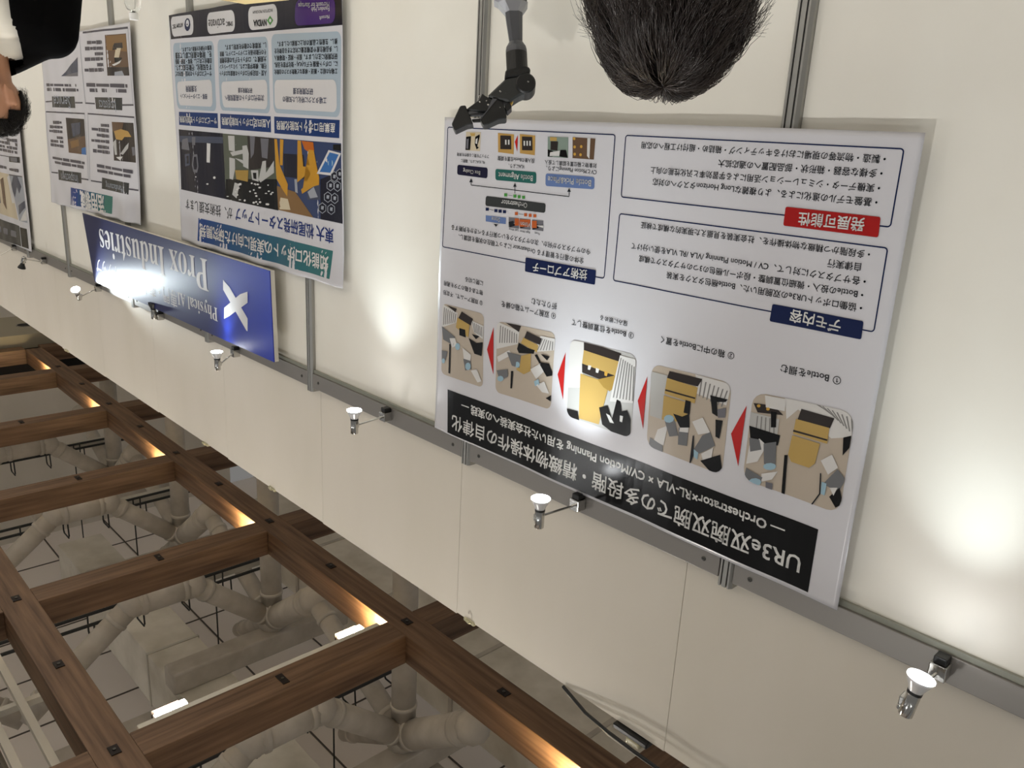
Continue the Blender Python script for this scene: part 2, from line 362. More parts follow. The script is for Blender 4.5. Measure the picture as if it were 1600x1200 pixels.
# ------------------------------------------------------------------ what is printed on the posters and the sign: metres along the wall and above the floor
PRINT = {
 'main': [
  ('p','title_banner','black',1,[0.6898,2.6407,1.9725,2.637,1.9793,2.4879,0.6901,2.4828]),
  ('t','title_banner','white',3,'UR3e双腕双腕での多段階・精緻物体操作の自律化',[0.7175,2.5849,1.9496,2.5909],0.012,0),
  ('t','title_banner','white',3,'— Orchestrator×RL-VLA × CV/Motion Planning を用いた社会実装への実践 —',[0.7659,2.5195,1.9056,2.5255],0.02,0),
  ('p','heading_plate@デモ内容','navy',2,[0.6761,2.0105,0.6746,2.0108,0.6732,2.0116,0.6723,2.0129,0.6719,2.0144,0.6708,2.0445,0.671,2.046,0.6718,2.0473,0.6731,2.0481,0.6746,2.0484,0.8737,2.0497,0.8752,2.0494,0.8765,2.0485,0.8773,2.0472,0.8776,2.0457,0.8768,2.0147,0.8765,2.0132,0.8756,2.0119,0.8742,2.011,0.8727,2.0107]),
  ('t','heading_plate@デモ内容','white',4,'デモ内容',[0.7169,2.0299,0.8321,2.0269],0.015,0),
  ('p','heading_plate@発展可能性','red',2,[0.6777,1.8024,0.6762,1.8027,0.6748,1.8036,0.6739,1.8049,0.6735,1.8064,0.6719,1.8379,0.6721,1.8394,0.6729,1.8407,0.6742,1.8416,0.6757,1.8419,0.8733,1.8405,0.8748,1.8402,0.8761,1.8393,0.877,1.838,0.8774,1.8365,0.8777,1.8048,0.8775,1.8033,0.8766,1.802,0.8753,1.8011,0.8738,1.8008]),
  ('t','heading_plate@発展可能性','white',4,'発展可能性',[0.7024,1.8202,0.8445,1.8217],0.015,0),
  ('p','heading_plate@技術アプローチ','navy',2,[1.3909,2.0095,1.3894,2.0098,1.3881,2.0106,1.3872,2.0119,1.3869,2.0134,1.3864,2.0445,1.3867,2.046,1.3876,2.0473,1.3889,2.0481,1.3904,2.0484,1.6466,2.0512,1.6481,2.0509,1.6494,2.05,1.6503,2.0487,1.6507,2.0472,1.6511,2.015,1.6509,2.0135,1.65,2.0122,1.6487,2.0113,1.6472,2.011]),
  ('t','heading_plate@技術アプローチ','white',4,'技術アプローチ',[1.4156,2.0267,1.6174,2.0329],0.015,0),
  ('p','frame_line','navy',1,[0.6566,1.8586,0.6535,1.8592,0.6546,1.8618,0.6566,1.8614]),
  ('p','frame_line','navy',1,[0.6535,1.8592,0.6509,1.8609,0.6529,1.8629,0.6546,1.8618]),
  ('p','frame_line','navy',1,[0.6509,1.8609,0.6492,1.8635,0.6518,1.8646,0.6529,1.8629]),
  ('p','frame_line','navy',1,[0.6492,1.8635,0.6485,1.8665,0.6514,1.8665,0.6518,1.8646]),
  ('p','frame_line','navy',1,[0.6485,1.8665,0.6472,2.0216,0.6499,2.0216,0.6514,1.8665]),
  ('p','frame_line','navy',1,[0.6472,2.0216,0.6478,2.0246,0.6503,2.0235,0.6499,2.0216]),
  ('p','frame_line','navy',1,[0.6478,2.0246,0.6495,2.0272,0.6514,2.0252,0.6503,2.0235]),
  ('p','frame_line','navy',1,[0.6495,2.0272,0.6521,2.0289,0.6531,2.0263,0.6514,2.0252]),
  ('p','frame_line','navy',1,[0.6521,2.0289,0.6551,2.0295,0.6551,2.0267,0.6531,2.0263]),
  ('p','frame_line','navy',1,[0.6551,2.0295,1.3214,2.0294,1.3214,2.0266,0.6551,2.0267]),
  ('p','frame_line','navy',1,[1.3214,2.0294,1.3244,2.0288,1.3234,2.0262,1.3214,2.0266]),
  ('p','frame_line','navy',1,[1.3244,2.0288,1.327,2.0271,1.3251,2.0251,1.3234,2.0262]),
  ('p','frame_line','navy',1,[1.327,2.0271,1.3288,2.0245,1.3262,2.0234,1.3251,2.0251]),
  ('p','frame_line','navy',1,[1.3288,2.0245,1.3294,2.0214,1.3266,2.0214,1.3262,2.0234]),
  ('p','frame_line','navy',1,[1.3294,2.0214,1.3286,1.8647,1.3258,1.8647,1.3266,2.0214]),
  ('p','frame_line','navy',1,[1.3286,1.8647,1.328,1.8616,1.3254,1.8627,1.3258,1.8647]),
  ('p','frame_line','navy',1,[1.328,1.8616,1.3263,1.859,1.3243,1.861,1.3254,1.8627]),
  ('p','frame_line','navy',1,[1.3263,1.859,1.3237,1.8573,1.3226,1.8599,1.3243,1.861]),
  ('p','frame_line','navy',1,[1.3237,1.8573,1.3206,1.8567,1.3206,1.8595,1.3226,1.8599]),
  ('p','frame_line','navy',1,[1.3206,1.8567,0.6566,1.8586,0.6566,1.8614,1.3206,1.8595]),
  ('p','frame_line','navy',1,[0.6591,1.672,0.656,1.6727,0.6571,1.6752,0.6591,1.6748]),
  ('p','frame_line','navy',1,[0.656,1.6727,0.6534,1.6744,0.6554,1.6763,0.6571,1.6752]),
  ('p','frame_line','navy',1,[0.6534,1.6744,0.6517,1.677,0.6543,1.678,0.6554,1.6763]),
  ('p','frame_line','navy',1,[0.6517,1.677,0.6511,1.68,0.6539,1.6799,0.6543,1.678]),
  ('p','frame_line','navy',1,[0.6511,1.68,0.6505,1.813,0.6533,1.813,0.6539,1.6799]),
  ('p','frame_line','navy',1,[0.6505,1.813,0.6511,1.816,0.6537,1.8149,0.6533,1.813]),
  ('p','frame_line','navy',1,[0.6511,1.816,0.6529,1.8186,0.6548,1.8166,0.6537,1.8149]),
  ('p','frame_line','navy',1,[0.6529,1.8186,0.6554,1.8203,0.6565,1.8177,0.6548,1.8166]),
  ('p','frame_line','navy',1,[0.6554,1.8203,0.6585,1.8209,0.6585,1.8181,0.6565,1.8177]),
  ('p','frame_line','navy',1,[0.6585,1.8209,1.32,1.8181,1.32,1.8153,0.6585,1.8181]),
  ('p','frame_line','navy',1,[1.32,1.8181,1.3231,1.8175,1.322,1.8149,1.32,1.8153]),
  ('p','frame_line','navy',1,[1.3231,1.8175,1.3257,1.8158,1.3237,1.8138,1.322,1.8149]),
  ('p','frame_line','navy',1,[1.3257,1.8158,1.3274,1.8132,1.3248,1.8121,1.3237,1.8138]),
  ('p','frame_line','navy',1,[1.3274,1.8132,1.3281,1.8101,1.3252,1.8101,1.3248,1.8121]),
  ('p','frame_line','navy',1,[1.3281,1.8101,1.3289,1.6751,1.3262,1.6751,1.3252,1.8101]),
  ('p','frame_line','navy',1,[1.3289,1.6751,1.3284,1.672,1.3258,1.6731,1.3262,1.6751]),
  ('p','frame_line','navy',1,[1.3284,1.672,1.3266,1.6695,1.3247,1.6714,1.3258,1.6731]),
  ('p','frame_line','navy',1,[1.3266,1.6695,1.3241,1.6677,1.323,1.6703,1.3247,1.6714]),
  ('p','frame_line','navy',1,[1.3241,1.6677,1.321,1.6672,1.321,1.6699,1.323,1.6703]),
  ('p','frame_line','navy',1,[1.321,1.6672,0.6591,1.672,0.6591,1.6748,1.321,1.6699]),
  ('p','frame_line','navy',1,[1.3675,1.6666,1.3644,1.6672,1.3655,1.6698,1.3675,1.6694]),
  ('p','frame_line','navy',1,[1.3644,1.6672,1.3618,1.6689,1.3638,1.6709,1.3655,1.6698]),
  ('p','frame_line','navy',1,[1.3618,1.6689,1.3601,1.6715,1.3627,1.6726,1.3638,1.6709]),
  ('p','frame_line','navy',1,[1.3601,1.6715,1.3594,1.6745,1.3623,1.6746,1.3627,1.6726]),
  ('p','frame_line','navy',1,[1.3594,1.6745,1.3568,2.0207,1.3596,2.0206,1.3623,1.6746]),
  ('p','frame_line','navy',1,[1.3568,2.0207,1.3574,2.0237,1.36,2.0226,1.3596,2.0206]),
  ('p','frame_line','navy',1,[1.3574,2.0237,1.3591,2.0263,1.3612,2.0243,1.36,2.0226]),
  ('p','frame_line','navy',1,[1.3591,2.0263,1.3617,2.028,1.3629,2.0254,1.3612,2.0243]),
  ('p','frame_line','navy',1,[1.3617,2.028,1.3648,2.0286,1.3649,2.0258,1.3629,2.0254]),
  ('p','frame_line','navy',1,[1.3648,2.0286,2.0154,2.028,2.0153,2.0252,1.3649,2.0258]),
  ('p','frame_line','navy',1,[2.0154,2.028,2.0185,2.0274,2.0173,2.0248,2.0153,2.0252]),
  ('p','frame_line','navy',1,[2.0185,2.0274,2.0211,2.0257,2.019,2.0237,2.0173,2.0248]),
  ('p','frame_line','navy',1,[2.0211,2.0257,2.0228,2.0231,2.0201,2.022,2.019,2.0237]),
  ('p','frame_line','navy',1,[2.0228,2.0231,2.0234,2.02,2.0205,2.02,2.0201,2.022]),
  ('p','frame_line','navy',1,[2.0234,2.02,2.0168,1.6716,2.0141,1.6716,2.0205,2.02]),
  ('p','frame_line','navy',1,[2.0168,1.6716,2.0162,1.6685,2.0137,1.6696,2.0141,1.6716]),
  ('p','frame_line','navy',1,[2.0162,1.6685,2.0144,1.666,2.0125,1.6679,2.0137,1.6696]),
  ('p','frame_line','navy',1,[2.0144,1.666,2.0118,1.6642,2.0108,1.6668,2.0125,1.6679]),
  ('p','frame_line','navy',1,[2.0118,1.6642,2.0087,1.6636,2.0088,1.6664,2.0108,1.6668]),
  ('p','frame_line','navy',1,[2.0087,1.6636,1.3675,1.6666,1.3675,1.6694,2.0088,1.6664]),
  ('t','body_text','ink',2,'• 協働ロボットUR3eの双腕用いた、Bottle梱包タスクを実装',[0.6798,1.9855,1.1632,1.9889],0.006,0),
  ('t','body_text','ink',2,'• Bottleの投入・微細位置調整・段ボール梱包の3つのサブタスクで構成',[0.6818,1.959,1.2532,1.9605],0.006,0),
  ('t','body_text','ink',2,'• 各サブタスクに対して、CV / Motion Planning /VLA /RL VLAを使い分けて',[0.6814,1.9316,1.2808,1.9329],0.006,0),
  ('t','body_text','ink',2,'自律実行',[0.6959,1.904,0.7667,1.9054],0.006,0),
  ('t','body_text','ink',2,'• 多段階かつ精緻な物体操作を、社会実装を見据えた現実的な構成で検証',[0.682,1.8772,1.2565,1.8787],0.006,0),
  ('t','body_text','ink',2,'• 基盤モデルの進化による、より複雑なLong Horizonタスクへの対応',[0.6848,1.7759,1.2319,1.7731],0.006,0),
  ('t','body_text','ink',2,'• 実機データ・シミュレーション活用による学習効率と汎化性能の向上',[0.6846,1.7489,1.241,1.7462],0.006,0),
  ('t','body_text','ink',2,'• 多様な容器・箱形状・部品配置への適応拡大',[0.6846,1.721,1.0529,1.7204],0.006,0),
  ('t','body_text','ink',2,'• 製造・物流等の現場におけるキッティング・箱詰め・組付け工程への応用',[0.6833,1.694,1.2755,1.6896],0.006,0),
  ('t','body_text','ink',2,'① Bottleを掴む',[0.6974,2.1436,0.8359,2.1474],0.006,0),
  ('t','body_text','ink',2,'② 箱の中にBottleを置く',[0.951,2.146,1.1588,2.1488],0.006,0),
  ('t','body_text','ink',2,'③ Bottleを位置調整して',[1.2457,2.1584,1.4553,2.1617],0.006,0),
  ('t','body_text','ink',2,'窪みに嵌める',[1.2691,2.1311,1.3582,2.131],0.006,0),
  ('t','body_text','ink',2,'④ 双腕アームで箱の縁を',[1.5162,2.1569,1.7417,2.1614],0.006,0),
  ('t','body_text','ink',2,'折りたたむ',[1.5148,2.1295,1.6157,2.1306],0.006,0),
  ('t','body_text','ink',2,'⑤ 双腕アームで、不定形',[1.8241,2.174,2.0112,2.1695],0.006,0),
  ('t','body_text','ink',2,'物である箱のフタを適用',[1.8249,2.1425,2.008,2.14],0.006,0),
  ('t','body_text','ink',2,'に閉じ切る',[1.8268,2.1128,1.9075,2.1124],0.006,0),
  ('t','body_text','ink',2,'全体の進行を管理する Orchestrator によって現在の状態を認識し、',[1.4316,1.992,1.9475,1.9859],0.006,0),
  ('t','body_text','ink',2,'今のサブタスクが何か、次のサブタスクをいつ実行するべきかを判断する',[1.4107,1.9652,1.9812,1.9614],0.006,0),
  ('t','body_text','ink',2,'CVとMotion Planningにより、',[1.4106,1.7623,1.5899,1.7611],0.006,0),
  ('t','body_text','ink',2,'対象物と箱位置を認識して投入',[1.4124,1.7457,1.5958,1.7456],0.006,0),
  ('t','body_text','ink',2,'VLAにより、',[1.6759,1.7633,1.7433,1.7631],0.006,0),
  ('t','body_text','ink',2,'投入後のBottle位置を調整',[1.6363,1.7452,1.7899,1.7446],0.006,0),
  ('t','body_text','ink',2,'RL VLAにより、箱閉じ',[1.8445,1.7601,1.9506,1.7596],0.006,0),
  ('t','body_text','ink',2,'フラップを閉じる操作を実現',[1.8262,1.7423,1.9695,1.742],0.006,0),
  ('t','body_text','ink',2,'Front',[1.5998,1.9395,1.6202,1.9384],0.006,0),
  ('t','body_text','ink',2,'Right Wrist',[1.6402,1.939,1.6815,1.9392],0.006,0),
  ('t','body_text','ink',2,'Left Wrist',[1.6889,1.9393,1.7289,1.9395],0.006,0),
  ('p','diagram','steel',1,[1.4237,1.7738,1.421,1.7742,1.4186,1.7756,1.417,1.7777,1.4163,1.7802,1.4151,1.7981,1.4155,1.8006,1.4169,1.8027,1.4191,1.8042,1.4217,1.8048,1.5823,1.8084,1.585,1.808,1.5873,1.8065,1.589,1.8043,1.5896,1.8016,1.5906,1.7823,1.5902,1.7796,1.5888,1.7773,1.5866,1.7758,1.5839,1.7752]),
  ('t','diagram','white',3,'Bottle Pick&Place',[1.426,1.7903,1.5805,1.7899],0.01,0),
  ('p','diagram','teal',1,[1.6339,1.7743,1.6312,1.7748,1.6288,1.7763,1.6272,1.7786,1.6265,1.7812,1.6256,1.7984,1.626,1.801,1.6274,1.8033,1.6295,1.8048,1.6322,1.8053,1.789,1.8064,1.7917,1.8058,1.7941,1.8043,1.7958,1.8021,1.7965,1.7994,1.7976,1.7821,1.7973,1.7794,1.7959,1.7771,1.7937,1.7756,1.7911,1.7751]),
  ('t','diagram','white',3,'Bottle Alignment',[1.6392,1.7895,1.7828,1.7887],0.01,0),
  ('p','diagram','nightblue',1,[1.8374,1.7738,1.8347,1.7744,1.8324,1.776,1.8309,1.7784,1.8303,1.7811,1.8302,1.797,1.8307,1.7997,1.8322,1.802,1.8344,1.8036,1.8371,1.8041,1.9595,1.8018,1.9622,1.8012,1.9645,1.7997,1.966,1.7974,1.9666,1.7947,1.9667,1.7794,1.9662,1.7767,1.9647,1.7745,1.9625,1.773,1.9598,1.7725]),
  ('t','diagram','white',3,'Box Closing',[1.8613,1.7893,1.938,1.7869],0.01,0),
  ('p','diagram','darkgrey',1,[1.5909,1.8546,1.5882,1.8551,1.586,1.8564,1.5844,1.8585,1.5839,1.8609,1.584,1.8742,1.5845,1.8766,1.586,1.8787,1.5883,1.8801,1.591,1.8806,1.8271,1.883,1.8298,1.8825,1.832,1.881,1.8334,1.8788,1.8339,1.8761,1.8335,1.8612,1.8329,1.8585,1.8313,1.8563,1.829,1.8547,1.8263,1.8542]),
  ('t','diagram','white',3,'Orchestrator',[1.6566,1.8665,1.7657,1.8669],0.01,0),
  ('p','diagram','steel',1,[1.7448,1.9092,1.7444,1.9093,1.7441,1.9095,1.7439,1.9098,1.7438,1.9102,1.7435,1.9264,1.7436,1.9268,1.7438,1.9271,1.7441,1.9273,1.7445,1.9274,1.8276,1.9281,1.828,1.928,1.8283,1.9278,1.8286,1.9275,1.8287,1.9271,1.8297,1.911,1.8297,1.9106,1.8295,1.9103,1.8292,1.9101,1.8288,1.91]),
  ('t','diagram','white',3,'State',[1.7678,1.9181,1.8027,1.9182],0.01,0),
  ('p','diagram','ink',2,[1.9008,1.8269,1.5002,1.8285,1.5002,1.8307,1.9008,1.8291]),
  ('p','diagram','ink',2,[1.9019,1.8281,1.9027,1.8134,1.9005,1.8132,1.8997,1.8279]),
  ('p','diagram','ink',2,[1.7126,1.8373,1.7142,1.8158,1.712,1.8156,1.7104,1.8371]),
  ('p','diagram','ink',2,[1.5013,1.8297,1.5027,1.8149,1.5005,1.8147,1.4991,1.8295]),
  ('p','diagram','ink',2,[1.9019,1.8088,1.8931,1.8194,1.9095,1.8205]),
  ('p','diagram','ink',2,[1.7136,1.8092,1.7055,1.8192,1.7202,1.8202]),
  ('p','diagram','ink',2,[1.5023,1.8077,1.4949,1.817,1.5078,1.818]),
  ('p','diagram','paper2',2,[1.8031,1.9283,1.7681,1.9282,1.7838,1.942]),
  ('p','diagram','ink',2.4,[1.7929,1.9314,1.7746,1.9313,1.783,1.9391]),
  ('p','diagram','green',2,[1.7563,1.841,1.7432,1.84,1.7426,1.8487,1.7556,1.8498]),
  ('p','diagram','green',2,[1.7176,1.8414,1.7048,1.8404,1.7042,1.849,1.717,1.85]),
  ('p','diagram','green',2,[1.6993,1.8419,1.6867,1.8409,1.686,1.8495,1.6987,1.8505]),
  ('p','diagram','green',2,[1.6808,1.8418,1.6683,1.8408,1.6676,1.8493,1.6801,1.8503]),
  ('p','diagram','ink',2,[1.7403,1.8443,1.7198,1.8447,1.7198,1.8457,1.7403,1.8453]),
  ('p','diagram','navy',2,[1.8311,1.8881,1.8174,1.8869,1.8168,1.8958,1.8306,1.8971]),
  ('p','diagram','navy',2,[1.7942,1.8889,1.7807,1.8877,1.7801,1.8966,1.7936,1.8978]),
  ('p','diagram','navy',2,[1.776,1.889,1.7627,1.8878,1.7621,1.8966,1.7754,1.8979]),
  ('p','diagram','navy',2,[1.758,1.8887,1.7448,1.8875,1.7442,1.8963,1.7574,1.8975]),
  ('p','diagram','ink',2,[1.8144,1.8913,1.7965,1.8924,1.7965,1.8934,1.8144,1.8923]),
  ('p','diagram','orange',2,[1.7076,1.8895,1.6948,1.8883,1.6941,1.8969,1.7069,1.8982]),
  ('p','diagram','orange',2,[1.6683,1.8891,1.6558,1.8879,1.6552,1.8965,1.6676,1.8977]),
  ('p','diagram','orange',2,[1.649,1.889,1.6367,1.8878,1.636,1.8963,1.6483,1.8975]),
  ('p','diagram','orange',2,[1.63,1.8881,1.6178,1.887,1.6171,1.8955,1.6293,1.8966]),
  ('p','diagram','ink',2,[1.692,1.8925,1.6704,1.8925,1.6704,1.8935,1.692,1.8935]),
  ('p','wrist_photograph@0','phgrey',1,[1.7328,1.9064,1.6891,1.9052,1.6868,1.9343,1.7308,1.9349]),
  ('p','wrist_photograph@0','ink',2,[1.7318,1.92,1.7121,1.9146,1.7012,1.927,1.7258,1.9344,1.7318,1.9202]),
  ('p','wrist_photograph@0','phwhite',2.07,[1.7116,1.9213,1.688,1.9189,1.6877,1.9228,1.6875,1.9256]),
  ('p','wrist_photograph@0','orange',2.14,[1.7062,1.9072,1.6891,1.9055,1.6877,1.9228,1.6875,1.9256,1.7047,1.9274]),
  ('p','wrist_photograph@1','phgrey',1,[1.6866,1.905,1.6407,1.9035,1.6383,1.9322,1.6844,1.9331]),
  ('p','wrist_photograph@1','ink',2,[1.6856,1.9184,1.6664,1.9131,1.6557,1.9254,1.6796,1.9326,1.6855,1.9185]),
  ('p','wrist_photograph@1','phwhite',2.07,[1.6659,1.9197,1.6396,1.917,1.6392,1.921,1.639,1.9236]),
  ('p','wrist_photograph@1','orange',2.14,[1.6863,1.9084,1.6407,1.9038,1.639,1.9236,1.6848,1.9285,1.6856,1.9176]),
  ('p','wrist_photograph@2','phgrey',1,[1.6345,1.9035,1.589,1.9019,1.5866,1.9301,1.6322,1.9311]),
  ('p','wrist_photograph@2','ink',2,[1.6334,1.9166,1.6148,1.9114,1.6044,1.9235,1.6275,1.9306]),
  ('p','wrist_photograph@2','phwhite',2.07,[1.6143,1.9179,1.5879,1.9152,1.5875,1.9196,1.5873,1.9217]),
  ('p','wrist_photograph@2','orange',2.14,[1.6342,1.9068,1.6145,1.9048,1.6128,1.9244,1.6326,1.9265,1.6332,1.9186]),
  ('t','diagram','white',4,'Vision',[1.637,1.9196,1.6796,1.9197],0.01,0),
  ('p','robot_photograph@a','phgreen',1,[1.5903,1.6794,1.516,1.6792,1.5131,1.7313,1.5871,1.7317]),
  ('p','robot_photograph@a','yellow',2,[1.5813,1.6803,1.557,1.6805,1.5561,1.6896,1.5804,1.6905]),
  ('p','robot_photograph@a','phdark',2.07,[1.5781,1.6913,1.5516,1.691,1.5517,1.714,1.577,1.7135]),
  ('p','robot_photograph@a','black',2.14,[1.5874,1.7124,1.567,1.7162,1.5679,1.7302,1.5858,1.731]),
  ('p','robot_photograph@a','phwhite',2.21,[1.5778,1.7198,1.543,1.7137,1.5439,1.7275,1.5792,1.7292]),
  ('p','robot_photograph@a','black',2.28,[1.5409,1.712,1.5215,1.7112,1.5132,1.7307,1.5437,1.7291]),
  ('p','robot_photograph@b','phbrown',1,[1.5012,1.6782,1.4227,1.6792,1.4233,1.7309,1.4969,1.7308]),
  ('p','robot_photograph@b','phwhite',2,[1.4389,1.679,1.4376,1.7301,1.4466,1.723,1.4491,1.6789]),
  ('p','robot_photograph@b','gold',2.07,[1.4866,1.7023,1.4874,1.7048,1.49,1.7063,1.4932,1.7059,1.4954,1.704,1.4957,1.7013,1.4938,1.6992,1.4908,1.6986,1.4879,1.6998]),
  ('p','robot_photograph@b','gold',2.14,[1.4638,1.7005,1.4646,1.703,1.4671,1.7044,1.4702,1.7041,1.4725,1.7022,1.4727,1.6995,1.4709,1.6974,1.4679,1.6968,1.4651,1.698]),
  ('p','robot_photograph@b','gold',2.21,[1.4848,1.7203,1.4856,1.7228,1.4882,1.7243,1.4914,1.724,1.4936,1.722,1.4939,1.7193,1.4921,1.7172,1.489,1.7166,1.4861,1.7178]),
  ('p','robot_photograph@b','gold',2.28,[1.4642,1.7208,1.465,1.7234,1.4676,1.7248,1.4707,1.7245,1.4729,1.7226,1.4732,1.7199,1.4714,1.7178,1.4683,1.7172,1.4655,1.7184]),
  ('p','robot_photograph@b','gold',2.35,[1.4899,1.6814,1.4907,1.6839,1.4933,1.6853,1.4965,1.685,1.4987,1.683,1.499,1.6804,1.4972,1.6783,1.497,1.6783,1.4926,1.6783,1.4912,1.6789]),
  ('p','robot_photograph@c','kraft',1,[1.7931,1.6757,1.7259,1.6777,1.7244,1.731,1.7895,1.7283]),
  ('p','robot_photograph@c','phdark',2,[1.7826,1.6819,1.7378,1.6819,1.7341,1.7184,1.78,1.7193]),
  ('p','robot_photograph@c','phwhite',2.07,[1.7742,1.6938,1.7682,1.6936,1.7673,1.7066,1.7733,1.7068]),
  ('p','robot_photograph@c','phwhite',2.14,[1.7617,1.6933,1.7558,1.6931,1.7548,1.7062,1.7608,1.7064]),
  ('p','robot_photograph@c','phwhite',2.21,[1.7493,1.6929,1.7434,1.6927,1.7425,1.7057,1.7484,1.7059]),
  ('p','robot_photograph@d','kraft',1,[1.7019,1.6761,1.6382,1.6781,1.6362,1.73,1.6979,1.7273]),
  ('p','robot_photograph@d','phdark',2,[1.6918,1.6822,1.6494,1.6822,1.6456,1.7177,1.689,1.7186]),
  ('p','robot_photograph@d','phwhite',2.07,[1.6838,1.6937,1.6781,1.6935,1.6771,1.7062,1.6828,1.7065]),
  ('p','robot_photograph@d','phwhite',2.14,[1.672,1.6933,1.6663,1.6931,1.6653,1.7058,1.6709,1.706]),
  ('p','robot_photograph@d','phwhite',2.21,[1.6602,1.6929,1.6546,1.6927,1.6536,1.7054,1.6592,1.7056]),
  ('p','arrow_mark@0','redarrow',2,[1.721,1.6975,1.7089,1.6788,1.7093,1.7238]),
  ('p','robot_photograph@e','phcream',1,[1.9312,1.676,1.8655,1.6756,1.8665,1.7289,1.9316,1.7289]),
  ('p','robot_photograph@e','black',2,[1.9304,1.6903,1.9076,1.6879,1.9108,1.7273,1.9316,1.7282,1.9316,1.7243]),
  ('p','robot_photograph@e','phgrey',2.07,[1.9278,1.6971,1.9181,1.6951,1.9192,1.7242,1.9274,1.7246]),
  ('p','robot_photograph@e','yellow',2.14,[1.9135,1.6796,1.8893,1.679,1.8914,1.6875,1.9076,1.6879]),
  ('p','robot_photograph@e','black',2.21,[1.8887,1.6891,1.8704,1.6818,1.869,1.6885,1.8791,1.7158,1.8709,1.7189,1.8812,1.7244,1.8902,1.7094]),
  ('p','robot_photograph@e','phwhite',2.28,[1.8856,1.6957,1.8778,1.6921,1.8795,1.7091,1.8876,1.7077]),
  ('p','step_photograph@1','phbeige',1,[0.6857,2.2037,0.6742,2.2054,0.6643,2.2118,0.6576,2.2218,0.655,2.234,0.6507,2.3984,0.6527,2.4107,0.659,2.4211,0.6686,2.428,0.68,2.4304,0.8559,2.43,0.8674,2.4277,0.8774,2.4211,0.8841,2.4114,0.8866,2.3999,0.8898,2.2461,0.8877,2.2345,0.8814,2.2244,0.8719,2.2173,0.8605,2.2143]),
  ('p','step_photograph@1','phwhite',2,[0.6857,2.2037,0.6742,2.2054,0.6643,2.2118,0.6576,2.2218,0.6553,2.2326,0.655,2.2557,0.6964,2.2705,0.7076,2.2307,0.7793,2.2279,0.8032,2.2579,0.8145,2.2115]),
  ('p','step_photograph@1','stripe',2.07,[0.7106,2.2165,0.7076,2.2157,0.7369,2.2068,0.7417,2.2071]),
  ('p','step_photograph@1','stripe',2.14,[0.7035,2.2206,0.7005,2.2197,0.7327,2.2065,0.7371,2.2068]),
  ('p','step_photograph@1','stripe',2.21,[0.6964,2.2245,0.6935,2.2237,0.7254,2.2063,0.7284,2.2072]),
  ('p','step_photograph@1','stripe',2.28,[0.6894,2.2285,0.6864,2.2277,0.7142,2.2078,0.7172,2.2086]),
  ('p','step_photograph@1','stripe',2.35,[0.6823,2.2325,0.6794,2.2316,0.7031,2.2092,0.706,2.21]),
  ('p','step_photograph@1','stripe',2.42,[0.6753,2.2364,0.6724,2.2356,0.692,2.2106,0.695,2.2114]),
  ('p','step_photograph@1','stripe',2.49,[0.6684,2.2403,0.6655,2.2395,0.6811,2.212,0.684,2.2129]),
  ('p','step_photograph@1','stripe',2.56,[0.6614,2.2442,0.6586,2.2434,0.6702,2.2134,0.6731,2.2142]),
  ('p','step_photograph@1','stripe',2.63,[0.6559,2.23,0.6579,2.2213,0.6618,2.2155,0.6623,2.2156,0.6546,2.2475,0.655,2.234]),
  ('p','step_photograph@1','phlight',2.7,[0.8894,2.2638,0.8195,2.2626,0.8165,2.3287,0.8868,2.3013,0.8889,2.2872]),
  ('p','step_photograph@1','stripe',2.77,[0.8726,2.269,0.8697,2.2682,0.8681,2.3089,0.871,2.3098]),
  ('p','step_photograph@1','stripe',2.84,[0.8626,2.2681,0.8597,2.2673,0.8563,2.3123,0.8592,2.3131]),
  ('p','step_photograph@1','stripe',2.91,[0.8526,2.2672,0.8497,2.2664,0.8446,2.3155,0.8475,2.3164]),
  ('p','step_photograph@1','stripe',2.98,[0.8427,2.2663,0.8399,2.2655,0.8331,2.3188,0.8359,2.3197]),
  ('p','step_photograph@1','stripe',3.05,[0.8329,2.2654,0.8301,2.2646,0.8216,2.322,0.8244,2.3229]),
  ('p','step_photograph@1','phdark',3.12,[0.8855,2.2417,0.8362,2.235,0.8116,2.2509,0.8724,2.2607]),
  ('p','step_photograph@1','phwhite',3.19,[0.8614,2.2171,0.8113,2.2134,0.8098,2.241,0.8547,2.2439]),
  ('p','step_photograph@1','gold',3.26,[0.8679,2.2436,0.8685,2.2463,0.8709,2.2482,0.874,2.2486,0.8762,2.2472,0.8766,2.2447,0.8749,2.2422,0.8721,2.241,0.8693,2.2415]),
  ('p','step_photograph@1','gold',3.33,[0.845,2.245,0.8457,2.2477,0.848,2.2496,0.851,2.25,0.8532,2.2486,0.8536,2.2461,0.852,2.2436,0.8492,2.2424,0.8464,2.243]),
  ('p','step_photograph@1','phdark',3.4,[0.7727,2.2252,0.6965,2.2253,0.7022,2.2495,0.7774,2.2515]),
  ('p','step_photograph@1','yellow',3.47,[0.7813,2.2508,0.7036,2.249,0.7026,2.2848,0.7824,2.2858]),
  ('p','step_photograph@1','phdark',3.54,[0.7829,2.2765,0.7033,2.2749,0.7036,2.2787,0.7831,2.2813]),
  ('p','step_photograph@1','yellow',3.61,[0.7836,2.2899,0.7181,2.2896,0.7218,2.3364,0.7334,2.3506,0.7763,2.3505,0.7859,2.3358]),
  ('p','step_photograph@1','black',3.68,[0.7941,2.3399,0.7866,2.3375,0.7792,2.4302,0.7871,2.4302]),
  ('p','step_photograph@1','black',3.75,[0.8413,2.2497,0.8282,2.2484,0.8237,2.2828,0.8356,2.2863]),
  ('p','step_photograph@1','black',3.82,[0.8875,2.2966,0.8114,2.2983,0.8125,2.3226,0.846,2.333,0.8808,2.324]),
  ('p','step_photograph@1','phwhite',3.89,[0.8804,2.3437,0.8582,2.3197,0.8388,2.3307,0.8549,2.3752,0.8815,2.3889]),
